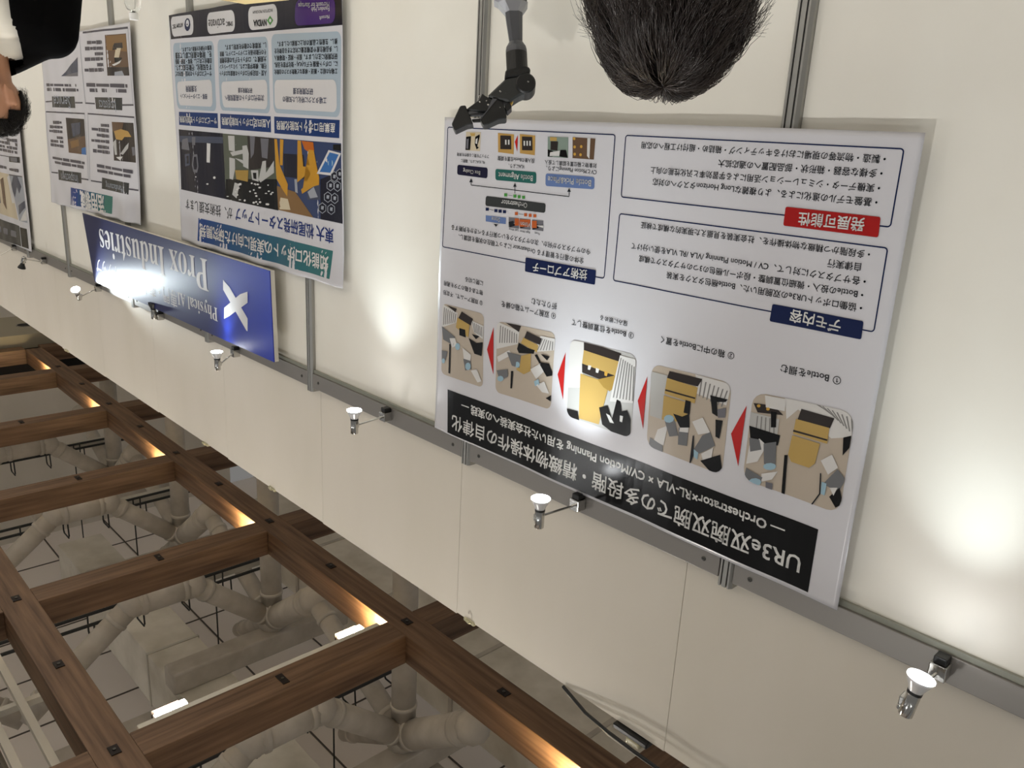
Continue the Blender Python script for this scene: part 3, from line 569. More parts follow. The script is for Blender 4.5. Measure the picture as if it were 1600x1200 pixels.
  ('p','step_photograph@1','robotgrey',3.96,[0.8467,2.3283,0.8176,2.3155,0.811,2.3706,0.8384,2.3757]),
  ('p','step_photograph@1','lightblue',4.03,[0.8087,2.3723,0.8114,2.3789,0.82,2.3848,0.8305,2.3872,0.838,2.3851,0.8389,2.3793,0.8328,2.3726,0.8226,2.3682,0.8131,2.3681]),
  ('p','step_photograph@1','robotgrey',4.1,[0.8833,2.3248,0.8579,2.322,0.8494,2.3439,0.8758,2.3571]),
  ('p','step_photograph@1','phwhite',4.17,[0.8407,2.4003,0.8031,2.3826,0.8144,2.4062,0.8378,2.4193]),
  ('p','step_photograph@1','robotgrey',4.24,[0.88,2.3985,0.8369,2.4089,0.8433,2.43,0.8559,2.43,0.8674,2.4277,0.8774,2.4211,0.8813,2.4155]),
  ('p','step_photograph@1','lightblue',4.31,[0.8377,2.4202,0.8404,2.4276,0.8437,2.43,0.8559,2.43,0.8674,2.4277,0.8684,2.427,0.8626,2.4201,0.8521,2.4153,0.8423,2.4154]),
  ('p','step_photograph@1','phgrey',4.38,[0.8281,2.4159,0.8106,2.4147,0.8098,2.4301,0.8259,2.4301]),
  ('p','step_photograph@1','phwhite',4.45,[0.7098,2.3254,0.6876,2.3044,0.6701,2.3286,0.6887,2.351]),
  ('p','step_photograph@1','robotgrey',4.52,[0.6703,2.3323,0.6521,2.3465,0.6518,2.3574,0.6607,2.3833,0.6956,2.3745]),
  ('p','step_photograph@1','lightblue',4.59,[0.6998,2.3713,0.6883,2.372,0.6881,2.4002,0.6975,2.3989]),
  ('p','step_photograph@1','black',4.66,[0.6778,2.3989,0.6592,2.3711,0.6509,2.391,0.6507,2.3984,0.6527,2.4107,0.6601,2.4183]),
  ('p','step_photograph@1','phwhite',4.73,[0.6804,2.3786,0.6634,2.3726,0.6689,2.3932]),
  ('p','step_photograph@1','ink',4.8,[0.7064,2.3538,0.7038,2.3529,0.6978,2.3999,0.7113,2.4303,0.7146,2.4303,0.701,2.4001]),
  ('p','step_photograph@1','black',4.87,[0.6703,2.2604,0.6545,2.2515,0.6538,2.2785,0.6649,2.2994]),
  ('p','step_photograph@2','phbeige',1,[0.9728,2.21,0.9628,2.2118,0.9542,2.2174,0.9483,2.2261,0.9461,2.2366,0.9415,2.411,0.9432,2.4215,0.9486,2.4302,0.9568,2.436,0.9666,2.4379,1.1447,2.4343,1.1546,2.4321,1.1632,2.4263,1.1691,2.4178,1.1714,2.4078,1.1773,2.2421,1.1757,2.2321,1.1703,2.2235,1.1621,2.2176,1.1522,2.2153]),
  ('p','step_photograph@2','phwhite',2,[1.0469,2.2124,0.9615,2.2127,0.9542,2.2174,0.9488,2.2254,0.9531,2.2657,1.0378,2.2581]),
  ('p','step_photograph@2','stripe',2.07,[1.0299,2.223,1.0261,2.222,1.027,2.2625,1.0309,2.2635]),
  ('p','step_photograph@2','stripe',2.14,[1.0177,2.2242,1.0139,2.2233,1.0162,2.264,1.0201,2.265]),
  ('p','step_photograph@2','stripe',2.21,[1.0055,2.2255,1.0017,2.2245,1.0056,2.2655,1.0094,2.2665]),
  ('p','step_photograph@2','stripe',2.28,[0.9934,2.2267,0.9897,2.2258,0.995,2.267,0.9987,2.268]),
  ('p','step_photograph@2','stripe',2.35,[0.9815,2.2279,0.9778,2.227,0.9844,2.2685,0.9882,2.2695]),
  ('p','step_photograph@2','stripe',2.42,[0.9696,2.2291,0.9659,2.2282,0.974,2.27,0.9777,2.271]),
  ('p','step_photograph@2','stripe',2.49,[0.9578,2.2304,0.9542,2.2294,0.9636,2.2714,0.9673,2.2724]),
  ('p','step_photograph@2','phlight',2.56,[1.1763,2.2361,1.1265,2.2342,1.13,2.3509,1.1678,2.3509,1.1767,2.2576,1.1773,2.2421]),
  ('p','step_photograph@2','phdark',2.63,[1.1221,2.2217,1.0261,2.2189,1.0363,2.24,1.1268,2.242]),
  ('p','step_photograph@2','yellow',2.7,[1.127,2.2405,1.0359,2.2424,1.0389,2.2838,1.1296,2.2819]),
  ('p','step_photograph@2','phdark',2.77,[1.128,2.2699,1.0392,2.2686,1.0398,2.2729,1.1287,2.2743]),
  ('p','step_photograph@2','yellow',2.84,[1.1307,2.2874,1.0512,2.2872,1.0543,2.3294,1.0822,2.3426,1.1289,2.3506]),
  ('p','step_photograph@2','phwhite',2.91,[1.1388,2.3804,1.109,2.3609,1.1155,2.4167,1.1474,2.4129]),
  ('p','step_photograph@2','robotgrey',2.98,[1.1607,2.4087,1.1185,2.4176,1.1163,2.4349,1.1447,2.4343,1.1546,2.4321,1.1617,2.4273]),
  ('p','step_photograph@2','robotgrey',3.05,[1.1211,2.3484,1.0919,2.3375,1.0746,2.3774,1.1006,2.3879]),
  ('p','step_photograph@2','lightblue',3.12,[1.0925,2.3381,1.0952,2.3457,1.1037,2.3518,1.1143,2.3536,1.1217,2.3501,1.1226,2.3431,1.1165,2.3358,1.1064,2.3316,1.0969,2.3326]),
  ('p','step_photograph@2','robotgrey',3.19,[1.0756,2.3565,1.0473,2.3508,1.0464,2.3963,1.0728,2.4008]),
  ('p','step_photograph@2','phwhite',3.26,[1.0719,2.3528,1.0476,2.3483,1.047,2.3612,1.0731,2.3663]),
  ('p','step_photograph@2','black',3.33,[1.0965,2.3256,1.0695,2.3259,1.0506,2.3128,1.0448,2.3475,1.0716,2.3553]),
  ('p','step_photograph@2','black',3.4,[1.0654,2.2817,1.0502,2.2817,1.0492,2.315,1.0668,2.3147]),
  ('p','step_photograph@2','phwhite',3.47,[1.0395,2.3304,1.0115,2.3121,0.9862,2.3431,1.0183,2.3579]),
  ('p','step_photograph@2','robotgrey',3.54,[1.007,2.357,0.9864,2.3416,0.9682,2.371,1.009,2.4046,1.026,2.3994]),
  ('p','step_photograph@2','lightblue',3.61,[1.0275,2.3973,1.0121,2.4029,1.0125,2.4215,1.0236,2.4171]),
  ('p','step_photograph@2','phwhite',3.68,[1.0035,2.4028,0.9729,2.3776,0.9741,2.409,0.9952,2.4211]),
  ('p','step_photograph@2','black',3.75,[1.0038,2.4213,0.9518,2.3889,0.9429,2.4196,0.9432,2.4215,0.9486,2.4302,0.9568,2.436,0.9666,2.4379,0.9765,2.4377]),
  ('p','step_photograph@2','black',3.82,[0.999,2.2521,0.951,2.2504,0.9559,2.2576,0.9791,2.2638,0.9719,2.2984,0.9875,2.2942]),
  ('p','step_photograph@2','black',3.89,[0.9762,2.3072,0.9568,2.3041,0.959,2.3502,0.9703,2.3486]),
  ('p','step_photograph@2','phgrey',3.96,[0.9754,2.2818,0.9524,2.2705,0.9515,2.2951,0.97,2.3004]),
  ('p','step_photograph@2','ink',4.03,[1.033,2.3649,1.0297,2.3639,1.0239,2.4146,1.0304,2.4366,1.0333,2.4366,1.0275,2.4147]),
  ('p','step_photograph@3','phlight',1,[1.2523,2.2061,1.2438,2.2077,1.2365,2.2124,1.2315,2.2196,1.2295,2.228,1.2231,2.408,1.2245,2.4165,1.229,2.4237,1.236,2.4286,1.2445,2.4303,1.4275,2.431,1.4361,2.4294,1.4434,2.4246,1.4484,2.4175,1.4503,2.4091,1.4553,2.2313,1.4538,2.2229,1.4493,2.2156,1.4423,2.2108,1.4339,2.209]),
  ('p','step_photograph@3','phwhite',2,[1.4425,2.2109,1.4105,2.2086,1.4046,2.2085,1.399,2.3344,1.452,2.3478,1.4553,2.2313,1.4538,2.2229,1.4493,2.2156]),
  ('p','step_photograph@3','phdark',2.07,[1.3448,2.2076,1.2789,2.2123,1.2816,2.2362,1.4044,2.2316,1.4067,2.2086]),
  ('p','step_photograph@3','yellow',2.14,[1.4046,2.2294,1.2818,2.2346,1.2872,2.2757,1.4071,2.2695]),
  ('p','step_photograph@3','phdark',2.21,[1.4072,2.2678,1.2942,2.2747,1.3066,2.2987,1.4047,2.2928]),
  ('p','step_photograph@3','phwhite',2.28,[1.3848,2.2671,1.3733,2.2667,1.377,2.2794,1.3849,2.2796]),
  ('p','step_photograph@3','phwhite',2.35,[1.3574,2.2686,1.3454,2.2691,1.3483,2.281,1.3561,2.2812]),
  ('p','step_photograph@3','gold',2.42,[1.327,2.2704,1.3152,2.2703,1.3187,2.2833,1.3264,2.2824]),
  ('p','step_photograph@3','yellow',2.49,[1.4102,2.297,1.3065,2.2998,1.3214,2.3541,1.3318,2.4228,1.4046,2.4261]),
  ('p','step_photograph@3','phgold',2.56,[1.3485,2.299,1.2889,2.2734,1.2805,2.2988,1.3041,2.3215,1.3256,2.3158]),
  ('p','step_photograph@3','phwhite',2.63,[1.2817,2.2173,1.2332,2.2172,1.2315,2.2196,1.2295,2.228,1.2257,2.3338,1.3011,2.3487,1.2974,2.3197]),
  ('p','step_photograph@3','stripe',2.7,[1.2794,2.2241,1.2754,2.2232,1.2882,2.3349,1.2922,2.3359]),
  ('p','step_photograph@3','stripe',2.77,[1.2719,2.2263,1.268,2.2254,1.2776,2.3337,1.2816,2.3347]),
  ('p','step_photograph@3','stripe',2.84,[1.2646,2.2284,1.2607,2.2275,1.267,2.3325,1.271,2.3335]),
  ('p','step_photograph@3','stripe',2.91,[1.2572,2.2306,1.2533,2.2297,1.2566,2.3313,1.2605,2.3323]),
  ('p','step_photograph@3','stripe',2.98,[1.2499,2.2327,1.246,2.2319,1.2462,2.3301,1.2501,2.3311]),
  ('p','step_photograph@3','stripe',3.05,[1.2426,2.2349,1.2388,2.234,1.2358,2.3289,1.2397,2.33]),
  ('p','step_photograph@3','stripe',3.12,[1.2353,2.237,1.2315,2.2361,1.2264,2.3156,1.2259,2.3279,1.2294,2.3288]),
  ('p','step_photograph@3','black',3.19,[1.3348,2.3748,1.3066,2.3615,1.2889,2.3961,1.2783,2.337,1.2664,2.3395,1.2594,2.3654,1.2421,2.3578,1.2283,2.3789,1.2257,2.4184,1.229,2.4237,1.236,2.4286,1.2445,2.4303,1.2876,2.4305,1.32,2.4194]),
  ('p','step_photograph@3','phwhite',3.26,[1.3096,2.385,1.2968,2.387,1.2809,2.4052,1.2947,2.4063]),
  ('p','step_photograph@3','phwhite',3.33,[1.2634,2.3777,1.2533,2.3776,1.2547,2.3948,1.2629,2.3944]),
  ('p','step_photograph@3','black',3.4,[1.4502,2.4096,1.4103,2.4071,1.402,2.4309,1.4275,2.431,1.4361,2.4294,1.4434,2.4246,1.4484,2.4175]),
  ('p','step_photograph@4','phbeige',1,[1.5325,2.2043,1.5248,2.2054,1.5183,2.2095,1.514,2.2159,1.5125,2.2237,1.5126,2.4105,1.5141,2.4184,1.5183,2.4252,1.5247,2.4299,1.5321,2.4317,1.7325,2.4385,1.74,2.4373,1.7464,2.4331,1.7508,2.4268,1.7525,2.4192,1.7568,2.2365,1.7555,2.2288,1.7513,2.222,1.7449,2.2174,1.7373,2.2154]),
  ('p','step_photograph@4','phwhite',2,[1.747,2.2189,1.6591,2.2291,1.6637,2.2681,1.7531,2.302,1.7564,2.2529,1.7568,2.2365,1.7555,2.2288,1.7513,2.222]),
  ('p','step_photograph@4','stripe',2.07,[1.742,2.2272,1.7378,2.2264,1.739,2.2803,1.7432,2.2812]),
  ('p','step_photograph@4','stripe',2.14,[1.7319,2.2289,1.7278,2.2281,1.7285,2.2781,1.7327,2.279]),
  ('p','step_photograph@4','stripe',2.21,[1.7219,2.2306,1.7178,2.2298,1.7181,2.2759,1.7223,2.2768]),
  ('p','step_photograph@4','stripe',2.28,[1.712,2.2323,1.7079,2.2315,1.7077,2.2737,1.7119,2.2746]),
  ('p','step_photograph@4','stripe',2.35,[1.7021,2.234,1.698,2.2332,1.6975,2.2716,1.7016,2.2724]),
  ('p','step_photograph@4','stripe',2.42,[1.6923,2.2357,1.6882,2.2349,1.6872,2.2694,1.6913,2.2703]),
  ('p','step_photograph@4','stripe',2.49,[1.6825,2.2374,1.6784,2.2366,1.6771,2.2673,1.6811,2.2681]),
  ('p','step_photograph@4','stripe',2.56,[1.6727,2.2391,1.6687,2.2382,1.667,2.2651,1.671,2.266]),
  ('p','step_photograph@4','phdark',2.63,[1.6744,2.212,1.6528,2.2116,1.6614,2.2313,1.7194,2.2144]),
  ('p','step_photograph@4','phwhite',2.7,[1.5683,2.2232,1.5132,2.2202,1.5125,2.2237,1.5125,2.2517,1.5126,2.2535,1.5905,2.2758]),
  ('p','step_photograph@4','stripe',2.77,[1.5609,2.2296,1.5571,2.2288,1.5758,2.2672,1.5797,2.2681]),
  ('p','step_photograph@4','stripe',2.84,[1.5529,2.2297,1.5491,2.2289,1.564,2.2647,1.5678,2.2655]),
  ('p','step_photograph@4','stripe',2.91,[1.545,2.2298,1.5412,2.229,1.5522,2.2621,1.556,2.2629]),
  ('p','step_photograph@4','stripe',2.98,[1.5371,2.2299,1.5334,2.2291,1.5405,2.2596,1.5442,2.2604]),
  ('p','step_photograph@4','stripe',3.05,[1.5292,2.23,1.5255,2.2292,1.5289,2.257,1.5326,2.2578]),
  ('p','step_photograph@4','stripe',3.12,[1.5214,2.2301,1.5177,2.2293,1.5174,2.2545,1.5211,2.2553]),
  ('p','step_photograph@4','phdark',3.19,[1.627,2.2219,1.5619,2.23,1.5698,2.25,1.6363,2.2435]),
  ('p','step_photograph@4','yellow',3.26,[1.6403,2.2433,1.5744,2.2527,1.5798,2.2752,1.6499,2.2623]),
  ('p','step_photograph@4','yellow',3.33,[1.6459,2.3007,1.6047,2.2825,1.6028,2.3364,1.6316,2.3532,1.6638,2.3472]),
  ('p','step_photograph@4','black',3.4,[1.659,2.2627,1.6207,2.2698,1.5885,2.27,1.5925,2.2816,1.6566,2.2939,1.6651,2.283]),
  ('p','step_photograph@4','phwhite',3.47,[1.7488,2.3256,1.6979,2.2938,1.6866,2.3061,1.7423,2.3411]),
  ('p','step_photograph@4','robotgrey',3.54,[1.7078,2.3015,1.646,2.2989,1.6506,2.3385,1.6841,2.339]),
  ('p','step_photograph@4','lightblue',3.61,[1.6499,2.328,1.652,2.3345,1.6583,2.3391,1.6659,2.3398,1.6712,2.3362,1.6717,2.3299,1.6671,2.324,1.6597,2.3212,1.6529,2.3228]),
  ('p','step_photograph@4','robotgrey',3.68,[1.7485,2.3691,1.7014,2.3542,1.6982,2.376,1.7329,2.3997]),
  ('p','step_photograph@4','lightblue',3.75,[1.7171,2.3874,1.7199,2.394,1.7278,2.3991,1.7372,2.4003,1.7436,2.3971,1.744,2.3909,1.7383,2.3847,1.729,2.3814,1.7207,2.3825]),
  ('p','step_photograph@4','black',3.82,[1.6865,2.3563,1.6768,2.354,1.6789,2.409,1.6862,2.4108]),
  ('p','step_photograph@4','phwhite',3.89,[1.6032,2.3311,1.5637,2.3038,1.543,2.3204,1.5766,2.3538]),
  ('p','step_photograph@4','black',3.96,[1.5883,2.2843,1.5779,2.2802,1.5607,2.2995,1.5285,2.2957,1.5126,2.3181,1.5126,2.3281,1.5344,2.3363]),
  ('p','step_photograph@4','black',4.03,[1.5638,2.2753,1.5266,2.2748,1.5363,2.2886]),
  ('p','step_photograph@4','lightblue',4.1,[1.5856,2.3633,1.567,2.3514,1.5607,2.368,1.5796,2.3764]),
  ('p','step_photograph@4','phwhite',4.17,[1.5751,2.3716,1.5426,2.3526,1.5207,2.3832,1.5493,2.3869]),
  ('p','step_photograph@4','black',4.24,[1.5335,2.401,1.5126,2.3864,1.5126,2.4048]),
  ('p','step_photograph@5','phbeige',1,[1.8346,2.2061,1.8277,2.2075,1.8217,2.2113,1.8177,2.2171,1.8161,2.2239,1.811,2.4227,1.8122,2.4295,1.8161,2.4353,1.8221,2.4393,1.8293,2.4407,1.9967,2.4425,2.0039,2.4412,2.01,2.4374,2.014,2.4316,2.0153,2.4247,2.0134,2.224,2.0119,2.2171,2.008,2.2113,2.0021,2.2074,1.9952,2.206]),
  ('p','step_photograph@5','phwhite',2,[2.0067,2.2105,1.9383,2.2246,1.9426,2.2565,2.014,2.2861,2.0134,2.224,2.0119,2.2171,2.008,2.2113]),
  ('p','step_photograph@5','stripe',2.07,[2.0051,2.2188,2.0008,2.2181,2.0044,2.2757,2.0087,2.2765]),
  ('p','step_photograph@5','stripe',2.14,[1.9954,2.2205,1.9912,2.2197,1.9949,2.2727,1.9991,2.2735]),
  ('p','step_photograph@5','stripe',2.21,[1.9858,2.2221,1.9816,2.2213,1.9854,2.2698,1.9897,2.2706]),
  ('p','step_photograph@5','stripe',2.28,[1.9762,2.2237,1.9721,2.223,1.976,2.2668,1.9802,2.2676]),
  ('p','step_photograph@5','stripe',2.35,[1.9667,2.2253,1.9626,2.2246,1.9667,2.2639,1.9709,2.2647]),
  ('p','step_photograph@5','stripe',2.42,[1.9572,2.2269,1.9531,2.2262,1.9574,2.261,1.9615,2.2618]),
  ('p','step_photograph@5','stripe',2.49,[1.9478,2.2286,1.9437,2.2278,1.9481,2.2581,1.9523,2.2589]),
  ('p','step_photograph@5','phwhite',2.56,[1.8767,2.2362,1.8156,2.2431,1.8151,2.2616,1.8162,2.2852,1.8575,2.2726]),
  ('p','step_photograph@5','stripe',2.63,[1.8684,2.24,1.8645,2.2393,1.8522,2.2709,1.8562,2.2717]),
  ('p','step_photograph@5','stripe',2.7,[1.8598,2.2415,1.8559,2.2408,1.8456,2.2721,1.8495,2.2729]),
  ('p','step_photograph@5','stripe',2.77,[1.8512,2.2431,1.8473,2.2423,1.8389,2.2733,1.8428,2.2741]),
  ('p','step_photograph@5','stripe',2.84,[1.8427,2.2446,1.8388,2.2438,1.8323,2.2745,1.8362,2.2753]),
  ('p','step_photograph@5','stripe',2.91,[1.8342,2.2461,1.8303,2.2453,1.8257,2.2757,1.8295,2.2765]),
  ('p','step_photograph@5','stripe',2.98,[1.8257,2.2476,1.8219,2.2468,1.8191,2.2769,1.8229,2.2777]),
  ('p','step_photograph@5','phdark',3.05,[1.9899,2.2086,1.9419,2.2117,1.9472,2.2243]),
  ('p','step_photograph@5','phdark',3.12,[1.9182,2.2163,1.8645,2.2301,1.8746,2.253,1.9328,2.2398]),
  ('p','step_photograph@5','yellow',3.19,[1.9376,2.2392,1.8798,2.2521,1.8838,2.2934,1.943,2.2722]),
  ('p','step_photograph@5','black',3.26,[1.9271,2.271,1.8989,2.2713,1.8953,2.2957,1.9259,2.2942]),
  ('p','step_photograph@5','black',3.33,[1.8685,2.2787,1.8316,2.2788,1.8478,2.2917]),
  ('p','step_photograph@5','black',3.4,[1.882,2.2949,1.8443,2.3025,1.8156,2.2946,1.8195,2.3395,1.8536,2.3393]),
  ('p','step_photograph@5','robotgrey',3.47,[2.014,2.2823,1.9462,2.3042,1.9538,2.3335,2.0062,2.3246,2.014,2.2835]),
  ('p','step_photograph@5','phwhite',3.54,[1.9729,2.3137,1.946,2.3081,1.936,2.3297,1.9594,2.3427]),
  ('p','step_photograph@5','lightblue',3.61,[1.9211,2.3305,1.9234,2.3386,1.9302,2.3442,1.9382,2.3445,1.9438,2.3394,1.9442,2.3314,1.9393,2.3241,1.9314,2.321,1.9242,2.3236]),
  ('p','step_photograph@5','phwhite',3.68,[1.9092,2.3319,1.8676,2.3463,1.8744,2.3792,1.9015,2.3657]),
  ('p','step_photograph@5','robotgrey',3.75,[1.9044,2.3663,1.8693,2.3663,1.8649,2.3928,1.8936,2.4035]),
  ('p','step_photograph@5','lightblue',3.82,[1.8683,2.3837,1.8708,2.3924,1.8781,2.3985,1.8867,2.399,1.8927,2.3938,1.8932,2.3852,1.8879,2.3773,1.8795,2.3739,1.8717,2.3764]),
  ('p','step_photograph@5','phwhite',3.89,[1.8676,2.3974,1.8393,2.3868,1.8157,2.4202,1.834,2.4287]),
  ('p','step_photograph@5','robotgrey',3.96,[2.0126,2.3623,1.9818,2.3596,1.9909,2.3899,2.0109,2.4026]),
  ('p','step_photograph@5','lightblue',4.03,[1.9944,2.3948,1.9962,2.4009,2.0012,2.4051,2.007,2.4054,2.0111,2.4016,2.0113,2.3955,2.0077,2.39,2.0019,2.3877,1.9967,2.3895]),
  ('p','step_photograph@5','black',4.1,[1.9733,2.3329,1.966,2.3314,1.9668,2.431,1.9748,2.4309]),
  ('p','arrow_mark@1','redarrow',2,[0.931,2.3294,0.9018,2.2517,0.9013,2.4023]),
  ('p','arrow_mark@2','redarrow',2,[1.2117,2.3233,1.1886,2.2521,1.1857,2.3942]),
  ('p','arrow_mark@3','redarrow',2,[1.4937,2.3199,1.4694,2.2498,1.4676,2.3871]),
  ('p','arrow_mark@4','redarrow',2,[1.7962,2.3134,1.7705,2.2378,1.7636,2.3855]),
 ],
 'robotics': [
  ('p','logo_strip','deepnavy',1,[2.603,1.2196,4.066,1.2196,4.0548,1.3225,2.6005,1.3446,2.6004,1.3214]),
  ('p','logo_strip','paper',2,[3.8281,1.2323,3.8166,1.2347,3.8071,1.2411,3.8009,1.2505,3.7989,1.2615,3.7996,1.2862,3.8021,1.2972,3.8085,1.3065,3.8178,1.3127,3.8287,1.3148,4.006,1.3142,4.0171,1.3119,4.0272,1.3054,4.0347,1.2958,4.0385,1.2844,4.0422,1.2587,4.0415,1.2474,4.0364,1.2378,4.0276,1.2315,4.0164,1.2295]),
  ('p','logo_strip','paper',2,[3.4295,1.241,3.418,1.2435,3.4082,1.2499,3.4016,1.2593,3.3991,1.2703,3.3988,1.2943,3.401,1.3052,3.4074,1.3144,3.4172,1.3206,3.4289,1.3226,3.6359,1.3209,3.6475,1.3185,3.6572,1.3119,3.6634,1.3021,3.6653,1.2906,3.6643,1.2656,3.6616,1.2542,3.6547,1.2446,3.6448,1.2383,3.6332,1.2363]),
  ('p','logo_strip','paper',2,[3.0779,1.2441,3.0664,1.2465,3.0567,1.2529,3.0502,1.2623,3.0479,1.2733,3.048,1.2979,3.0503,1.3088,3.0567,1.3181,3.0664,1.3243,3.0778,1.3264,3.2515,1.3259,3.2629,1.3236,3.2727,1.3171,3.2793,1.3073,3.2818,1.2958,3.2821,1.27,3.28,1.2586,3.2737,1.2489,3.2641,1.2426,3.2526,1.2406]),
  ('p','logo_strip','purple',2,[2.6726,1.2521,2.6612,1.2547,2.6517,1.2612,2.6456,1.2706,2.6437,1.2815,2.6447,1.3076,2.6475,1.3184,2.6546,1.3274,2.6649,1.3333,2.6769,1.3352,2.8878,1.3305,2.8993,1.328,2.9085,1.3213,2.9137,1.3116,2.9143,1.3002,2.9101,1.2728,2.906,1.2616,2.898,1.2522,2.8873,1.2462,2.8755,1.2443]),
  ('t','logo_strip','ink',4,'activate',[3.4878,1.2863,3.6525,1.2807],0,0),
  ('t','logo_strip','ink',4,'SMBC',[3.4161,1.293,3.4741,1.291],0.01,0),
  ('t','logo_strip','ink',4,'NVIDIA',[3.137,1.3047,3.2415,1.3018],0.03,0),
  ('t','logo_strip','ink',4,'INCEPTION PROGRAM',[3.0818,1.2654,3.2435,1.2613],0,0),
  ('p','logo_strip','green',3,[3.0801,1.3013,3.1073,1.3169,3.1324,1.2982,3.105,1.2827]),
  ('p','logo_strip','paper',3.4,[3.0941,1.3005,3.0963,1.3041,3.1014,1.3061,3.1077,1.3057,3.1125,1.3031,3.1142,1.2993,3.112,1.2957,3.1068,1.2937,3.1006,1.2941,3.0958,1.2967]),
  ('t','logo_strip','ink',4,'ATOM TEC',[3.9031,1.2698,4.0214,1.2712],0.02,0),
  ('p','logo_strip','navy',3,[3.8281,1.2731,3.836,1.2887,3.8523,1.2977,3.8709,1.2968,3.8844,1.286,3.8878,1.2697,3.8796,1.254,3.8632,1.2451,3.8448,1.2463,3.8314,1.2569]),
  ('p','logo_strip','paper',3.3,[3.8407,1.2666,3.845,1.275,3.8539,1.2798,3.864,1.2793,3.8714,1.2735,3.8732,1.2647,3.8688,1.2563,3.8599,1.2515,3.8498,1.2521,3.8425,1.2579]),
  ('p','logo_strip','ink',3.6,[3.8536,1.2711,3.8552,1.2732,3.8588,1.2743,3.863,1.2741,3.8662,1.2725,3.8672,1.2703,3.8656,1.2683,3.862,1.2671,3.8578,1.2674,3.8546,1.2689]),
  ('t','logo_strip','paper',4,'Microsoft for Startups',[2.6799,1.2718,2.8835,1.2619],0.01,0),
  ('t','logo_strip','paper',4,'Founders Hub',[2.6802,1.288,2.7994,1.2826],0,0),
  ('t','logo_strip','paper',4,'Microsoft',[2.6808,1.3133,2.7484,1.314],0,0),
  ('p','text_panel','palebluepanel',1,[2.6381,1.3627,2.6267,1.3653,2.6172,1.372,2.6111,1.3817,2.6092,1.3931,2.618,1.6164,2.6206,1.6276,2.6272,1.6371,2.6369,1.6433,2.648,1.6453,3.069,1.6364,3.0801,1.6339,3.0896,1.6272,3.0961,1.6173,3.0986,1.6058,3.1037,1.3788,3.1017,1.3674,3.0954,1.3578,3.0858,1.3516,3.0744,1.3497]),
  ('p','text_panel','paper',2,[2.6685,1.5192,2.6589,1.5213,2.6506,1.527,2.6449,1.5354,2.6426,1.5452,2.6406,1.6032,2.6422,1.613,2.6474,1.6212,2.6554,1.6266,2.665,1.6284,3.0613,1.6209,3.0709,1.6188,3.0791,1.6132,3.0844,1.605,3.0862,1.5954,3.0853,1.5392,3.0832,1.5297,3.0777,1.5216,3.0695,1.5163,3.0599,1.5145]),
  ('p','column_heading@産業用ロボット知能化開発','barblue',1,[3.0956,1.6492,2.6209,1.6542,2.6244,1.7164,3.0977,1.7129]),
  ('t','column_heading@産業用ロボット知能化開発','white',3,'産業用ロボット知能化開発',[2.6508,1.6821,3.0751,1.6815],0.015,0),
  ('t','body_text','navyink',3,'工場タスクに特化した知能の',[2.7087,1.589,3.0188,1.5848],0.01,0),
  ('t','body_text','navyink',3,'研究開発支援',[2.7958,1.5581,2.9393,1.5559],0.01,0),
  ('t','body_text','ink',3,'工場内の組立・搬送・検査など複数タスクの自動化',[2.6347,1.4915,3.083,1.4849],0.012,0),
  ('t','body_text','ink',3,'に、ロボット基盤モデル(VLA)・強化学習を活用。',[2.6343,1.4671,3.0814,1.4598],0.012,0),
  ('t','body_text','ink',3,'研究開発に注力します。設計・検証・現場導入',[2.6339,1.4429,3.0798,1.4348],0.012,0),
  ('t','body_text','ink',3,'し、多品種生産や変種変量に対応できる自律化を',[2.6334,1.4187,3.0782,1.41],0.012,0),
  ('t','body_text','ink',3,'推し、生産性と品質の向上に貢献いたします。',[2.633,1.3947,3.0517,1.3863],0.012,0),
  ('p','text_panel','palebluepanel',1,[3.1623,1.3538,3.1508,1.3563,3.1409,1.3629,3.1343,1.3728,3.1318,1.3844,3.1277,1.6089,3.1298,1.6204,3.1362,1.63,3.1459,1.6364,3.1575,1.6384,3.542,1.6311,3.5536,1.6286,3.5635,1.6219,3.57,1.612,3.5724,1.6005,3.573,1.3764,3.5708,1.365,3.5643,1.3553,3.5546,1.349,3.5431,1.3469]),
  ('p','text_panel','paper',2,[3.1715,1.5121,3.162,1.5141,3.154,1.5199,3.1488,1.5286,3.1472,1.539,3.1485,1.5962,3.1507,1.6066,3.1562,1.6153,3.1642,1.621,3.1736,1.623,3.5179,1.618,3.5274,1.616,3.5356,1.6105,3.5415,1.6023,3.544,1.5928,3.5476,1.5399,3.5464,1.5304,3.5415,1.5223,3.5337,1.5168,3.5243,1.5148]),
  ('p','column_heading@人型四足ロボット知能化開発','barblue',1,[3.5763,1.6438,3.1247,1.6486,3.1257,1.7103,3.5797,1.7065]),
  ('t','column_heading@人型四足ロボット知能化開発','white',3,'人型四足ロボット知能化開発',[3.1297,1.6763,3.561,1.6742],0.015,0),
  ('t','body_text','navyink',3,'次世代ロボットの高度知能へ',[3.1725,1.58,3.5136,1.5797],0.01,0),
  ('t','body_text','navyink',3,'研究開発支援',[3.2643,1.552,3.3882,1.5501],0.01,0),
  ('t','body_text','ink',3,'人型・四足歩行ロボットの高度なロボット',[3.15,1.4872,3.5579,1.4815],0.012,0),
  ('t','body_text','ink',3,'行動、模倣学習により、シミュレーション',[3.1495,1.4614,3.5549,1.4556],0.012,0),
  ('t','body_text','ink',3,'大規模で、ロボットモデルの統合開発',[3.1489,1.4356,3.552,1.4298],0.012,0),
  ('t','body_text','ink',3,'その行動計画をエンドツーエンドで、開発',[3.1484,1.41,3.5491,1.4042],0.012,0),
  ('t','body_text','ink',3,'し、実環境での動作を実現します。',[3.1479,1.3845,3.4921,1.3809],0.012,0),
